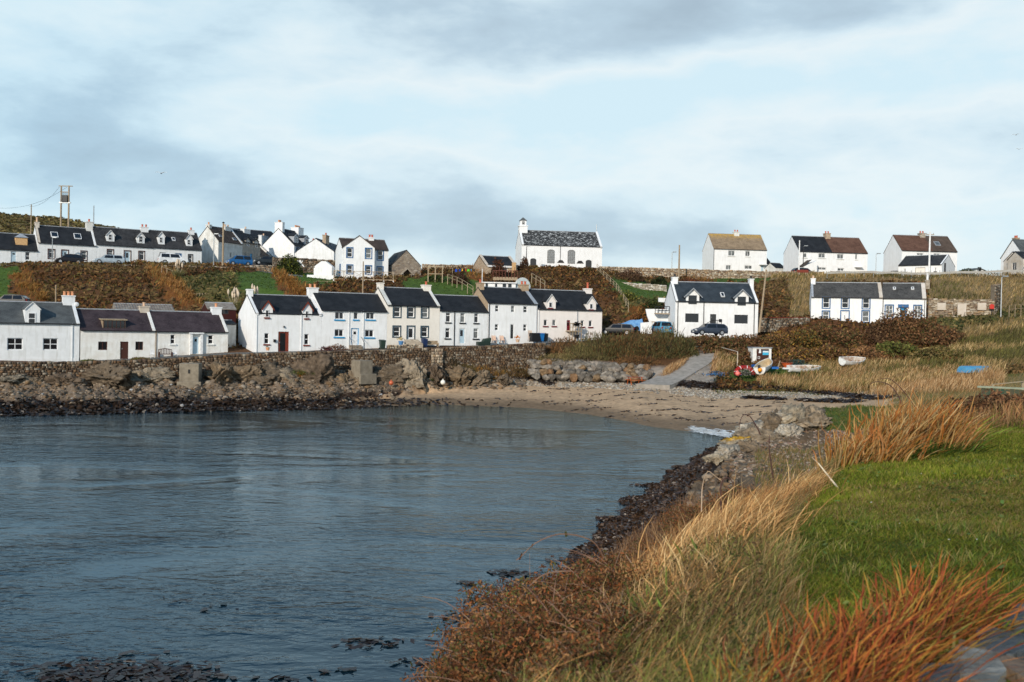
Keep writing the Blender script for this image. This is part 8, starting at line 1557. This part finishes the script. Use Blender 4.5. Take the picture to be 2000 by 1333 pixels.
def cane(label, pts, r=.007, m=None, leaves=0):
    P3 = [P(*a) for a in pts]; n = len(P3); out_ = []
    for i in range(n - 1):
        a, b_, c_, d_ = P3[max(i - 1, 0)], P3[i], P3[i + 1], P3[min(i + 2, n - 1)]
        for k in np.linspace(0, 1, 6, endpoint=False): out_.append(.5 * ((2 * b_) + (c_ - a) * k + (2 * a - 5 * b_ + 4 * c_ - d_) * k * k + (-a + 3 * b_ - 3 * c_ + d_) * k ** 3))
    out_.append(P3[-1]); O = out_[0]; t = thing('bramble_cane', label, 'cane', O); N_ = len(out_); b = MB().pipe([q - O for q in out_], [r * (1 - .7 * i / N_) for i in range(N_)], 5)
    for i in range(2, N_ - 1, 2): q = out_[i] - O; b.tube(q, q + Vector((random.uniform(-.5, .5), random.uniform(-.5, .5), random.uniform(-.3, .6))) * r * 5, r * .5, .0005, 4)
    b.build('stem', m or CANE, t)
    if leaves: o = flakes('leaf', np.array([out_[random.randrange(N_)] - O for _ in range(leaves)]), rng.uniform(.015, .035, leaves), pick(BRL, leaves), 1, VEG, kind=None); o.parent = t
DKC = pmat('dark_cane', (.06, .03, .025), (.10, .05, .04), 9, .8, .1); PCN = pmat('dead_pale_cane', (.50, .38, .28), (.38, .27, .18), 8, .8, .1)
cane('long dark arching cane reaching left over the water above the brambles', [(1180, 1090, 9.6), (1160, 1060, 9.5), (1125, 1046, 9.4), (1085, 1045, 9.3), (1045, 1062, 9.2), (1020, 1085, 9.1), (1008, 1095, 9.1)], .008, None, 4); cane('tall dark cane bending down to the bottom left of the brambles', [(1190, 1118, 8.6), (1130, 1116, 8.5), (1070, 1120, 8.4), (1035, 1145, 8.3), (1008, 1185, 8.2), (998, 1215, 8.1), (975, 1230, 8.0)], .008)
cane('thin looped cane standing against the pale sand', [(1485, 850, 30), (1480, 838, 30), (1468, 818, 30), (1462, 812, 30), (1452, 811, 30), (1446, 822, 30), (1443, 845, 30)], .02, DKC); cane('dark hooked cane in the dry grass', [(1410, 1010, 10.5), (1407, 960, 10.5), (1412, 938, 10.5), (1422, 934, 10.5), (1432, 945, 10.5), (1434, 960, 10.5)], .011, DKC); cane('pale bent cane left of the dark hook', [(1370, 1000, 10.6), (1372, 950, 10.6), (1382, 922, 10.5), (1396, 930, 10.5), (1410, 940, 10.5)], .007, PCN)
cane('dark arching cane before the dry field at the right', [(1760, 790, 24), (1755, 775, 24), (1738, 753, 24), (1715, 746, 24), (1700, 750, 24)], .016, DKC); cane('second dark arch at the right in front of the dry field', [(1790, 800, 24), (1765, 765, 24), (1740, 742, 24), (1722, 740, 24), (1712, 742, 24)], .012, DKC); cane('dark vertical cane crossing the pebbles', [(1510, 935, 16), (1505, 900, 16), (1502, 870, 16), (1503, 850, 16)], .014, DKC); cane('pale dead cane low in the brambles pointing left', [(1062, 1290, 7), (1040, 1278, 7), (1010, 1277, 7), (965, 1275, 7)], .006, PCN); cane('short pale dead stem above the lowest brambles', [(1075, 1230, 7.5), (1055, 1213, 7.5), (1030, 1222, 7.5)], .005, PCN); cane('thin reddish vertical stem at the bottom edge', [(1010, 1350, 6), (1006, 1290, 6), (1000, 1230, 6)], .004); cane('pale forked straw stem among the brown thickets', [(1248, 1190, 8.5), (1248, 1130, 8.5), (1222, 1083, 8.5)], .006, PCN)
# lone pale stick at the lawn edge
t = thing('dry_stalk', 'straight pale broken stalk slanting over the lawn edge', 'stalk', P(1642, 960, 10.8)); MB().pipe([Vector((0, 0, 0)), P(1620, 933, 10.9) - t.location, P(1598, 905, 11) - t.location], [.012, .010, .007], 6).build('stem', pmat('straw_stalk', (.68, .58, .42), None, 5, .8, .1), t); MB().pipe([P(1598, 905, 11) - t.location, P(1585, 893, 11) - t.location], .005, 5).build('broken_tip', PCN, t)
# orange leaved clumps
ORP = [(.30, .065, .016), (.40, .11, .022), (.20, .045, .014), (.12, .04, .015), (.42, .20, .035), (.17, .17, .03), (.08, .035, .016), (.10, .12, .02)]; ORT = [(.42, .10, .028), (.50, .18, .04), (.30, .06, .022), (.46, .28, .05), (.22, .06, .025)]
NEAR = [(px, 1.53 * F / (py - 655), lb) for px, py, lb in ((1872, 1232, 'tallest one beside the slabs'), (1845, 1238, 'second from the slabs'), (1805, 1250, 'third from the slabs'), (1765, 1268, 'fourth from the slabs'), (1722, 1290, 'in the middle of the sweep'), (1852, 1196, 'small one rising behind the tallest'), (1680, 1318, 'left of the middle'), (1640, 1345, 'at the lower left of the sweep'), (1590, 1370, 'low left, leaning over the straw'), (1540, 1392, 'second from the left at the bottom edge'), (1490, 1415, 'leftmost at the bottom edge'), (1560, 1335, 'thin one behind the lower left'), (1700, 1370, 'right of centre at the bottom edge'), (1645, 1410, 'centre of the bottom edge'), (1780, 1330, 'low one over the dark grass'), (1745, 1400, 'rightmost at the bottom edge'), (1815, 1215, 'slim one at the back'))]
for px, D, lb in NEAR: x = X(px, D); clump('montbretia_clump', 'near orange red leafy clump, ' + lb, (x, D, gz(x, D)), 95, .46, .02, .34, ORP, (.22, .04), .014, 6, 2.2, droop=.26, cat='plant', group='orange strap leaved clumps near the camera', tip=ORT, rad=.24)
FARC = [(1690, 13.2, .7), (1720, 13.5, .85), (1748, 13.7, .95), (1775, 13.9, 1.0), (1798, 14.0, 1.05), (1822, 14.1, .95), (1668, 13.0, .6), (1738, 12.9, .65), (1845, 13.9, .75)]; FL = ['left low part', 'left middle part', 'middle left part', 'middle part', 'tallest part', 'right of the tallest part', 'lowest left tip', 'front part', 'right edge']
for (px, D, h_), lb in zip(FARC, FL): x = X(px, D); clump('montbretia_clump', 'orange and yellow strap leaved clump beyond the lawn, ' + lb, (x, D, gz(x, D)), 150, h_, .02, .34, [(.48, .27, .08), (.38, .16, .03), (.20, .22, .035), (.58, .40, .18), (.28, .11, .025), (.52, .33, .12)], (.22, .05), .024, 5, 1.8, cat='plant', group='orange strap leaved clumps beyond the lawn', tip=[(.46, .26, .09), (.44, .15, .035), (.50, .34, .16), (.34, .10, .025)], rad=.4)
clump('iris_leaves', 'bright yellow green sword leaves right of the orange clump', GD(1885, 15.6), 60, .55, .02, .4, [(.16, .24, .03), (.22, .30, .05)], (.1, 0), .03, 4, cat='plant', rad=.35); clump('iris_leaves', 'smaller light green leaves at the end of the sword leaves', GD(1915, 15.8), 40, .35, .02, .35, [(.16, .24, .03), (.22, .26, .05)], (.1, 0), .025, 4, cat='plant', rad=.3)
for px, D, lb in ((1500, 12, 'yellow green leaves in the dark hollow left of the lawn'), (1440, 7.2, 'green broad leaves under the tan grass'), (1760, 14.2, 'green leafy weeds at the foot of the orange clump'), (1840, 5.0, 'fresh green grass tuft left of the slabs'), (1350, 6.0, 'green grass tuft in the rough bank')): clump('leafy_tuft', lb, GD(px, D), 120, .32, .02, .3, GRNP + [(.12, .2, .03)], (.1, 0), .022, 4, cat='plant', rad=.3, group='green tufts in the near bank')
for px, D, lb in ((1735, 13.3, 'green undergrowth at the left foot of the far orange clump'), (1790, 13.5, 'green undergrowth in the middle of the far orange clump'), (1835, 13.6, 'green undergrowth at the right foot of the far orange clump')): clump('leafy_tuft', lb, GD(px, D), 260, .38, .02, .35, [(.06, .10, .015), (.10, .15, .02), (.04, .06, .012)], (.1, 0), .03, 4, cat='plant', rad=.5, group='green tufts in the near bank')
# reeds and brush at the right behind the lawn
for px, D, w_, h_, lb in ((1830, 20, 2.6, .75, 'rusty brushwood bush just right of the orange clump'), (1880, 20, 2.6, .72, 'brown brush bush with pale seed heads'), (1930, 21, 2.8, .78, 'dark brush bush below the green boards'), (1985, 21, 2.8, .82, 'brush bush at the right picture edge behind the lawn'), (1780, 22, 2.6, .6, 'low brush bush behind the orange clump')):
    x = X(px, D); bush(lb, px, None, D, w_, h_, [(.16, .075, .035), (.11, .05, .025), (.24, .13, .06), (.07, .04, .02)], 3200, .045, 'brush_bush', group='brown brush behind the lawn')
xy = np.stack([rng.uniform(8.2, 11.8, 2600), rng.uniform(18.6, 23, 2600)], -1); q = drop(xy); n = len(q); blades('dry_reeds', q, rng.uniform(.2, .62, n), rng.uniform(.008, .018, n), rng.normal(.05, .1, (n, 2)), pick([(.30, .13, .05), (.40, .22, .09), (.22, .09, .04)], n), 3)
xy = np.stack([rng.uniform(5, 9, 3500), rng.uniform(16.8, 24, 3500)], -1); q = drop(xy); q = q[q[:, 0] > .40 * q[:, 1] - .8]; n = len(q); blades('rough_grass', q, rng.uniform(.2, .6, n), rng.uniform(.01, .02, n), rng.normal(.08, .12, (n, 2)), pick([(.20, .11, .05), (.14, .10, .03), (.28, .17, .08)], n), 3)
# stone slabs at the bottom right
SLB = pmat('blue_grey_slab', (.055, .068, .078), (.11, .12, .12), 4, .75, .5, 18); SLT = pmat('tan_slab', (.24, .165, .11), (.15, .11, .08), 4, .85, .5, 14); SLW = pmat('lichened_slab', (.10, .10, .085), (.30, .29, .26), 5, .85, .5, 14)
for i, (pts, m, lb, th) in enumerate((([(1948, 1222), (1985, 1192), (2040, 1180), (2060, 1235), (2000, 1240)], SLB, 'topmost blue grey slab at the right edge', .05), ([(1905, 1245), (1925, 1232), (1960, 1240), (2060, 1262), (2050, 1290), (1960, 1268), (1912, 1262)], SLB, 'long curved slab under the topmost one', .05), ([(1895, 1268), (1950, 1264), (2010, 1285), (1975, 1298), (1905, 1280)], SLB, 'smooth dark slab in the middle of the paving', .05), ([(1872, 1268), (1895, 1272), (2060, 1330), (2060, 1380), (1965, 1325)], SLT, 'long tan slab crossing the paving diagonally', .05), ([(1850, 1298), (1870, 1285), (1940, 1300), (1965, 1335), (1940, 1365), (1870, 1340)], SLW, 'white spotted slab at the bottom edge', .06), ([(1800, 1325), (1870, 1324), (1880, 1390), (1780, 1400)], SLB, 'dark slab cut by the bottom edge', .05), ([(1985, 1300), (2060, 1300), (2060, 1325), (2010, 1312)], SLB, 'small slab between the tan slab and the right edge', .05))):
    pp = [G(x, y) for x, y in pts]; c_ = sum(pp, Vector()) / len(pp); zz = c_.z
    b = MB(); top = [(q.x - c_.x, q.y - c_.y, q.z - c_.z + .035 + .008 * i % 3 + .008 * math.sin(i * 3 + k)) for k, q in enumerate(pp)]; bot = [(x, y, -.12) for x, y, _ in top]; b.poly(top); n = len(top)
    for k in range(n): b.poly([bot[k], bot[(k + 1) % n], top[(k + 1) % n], top[k]])
    o = b.build('stone_slab', m, bevel=.02); o.location = (c_.x, c_.y, zz - .01); tag(o, lb, 'slab', 'slabs of the stone path')
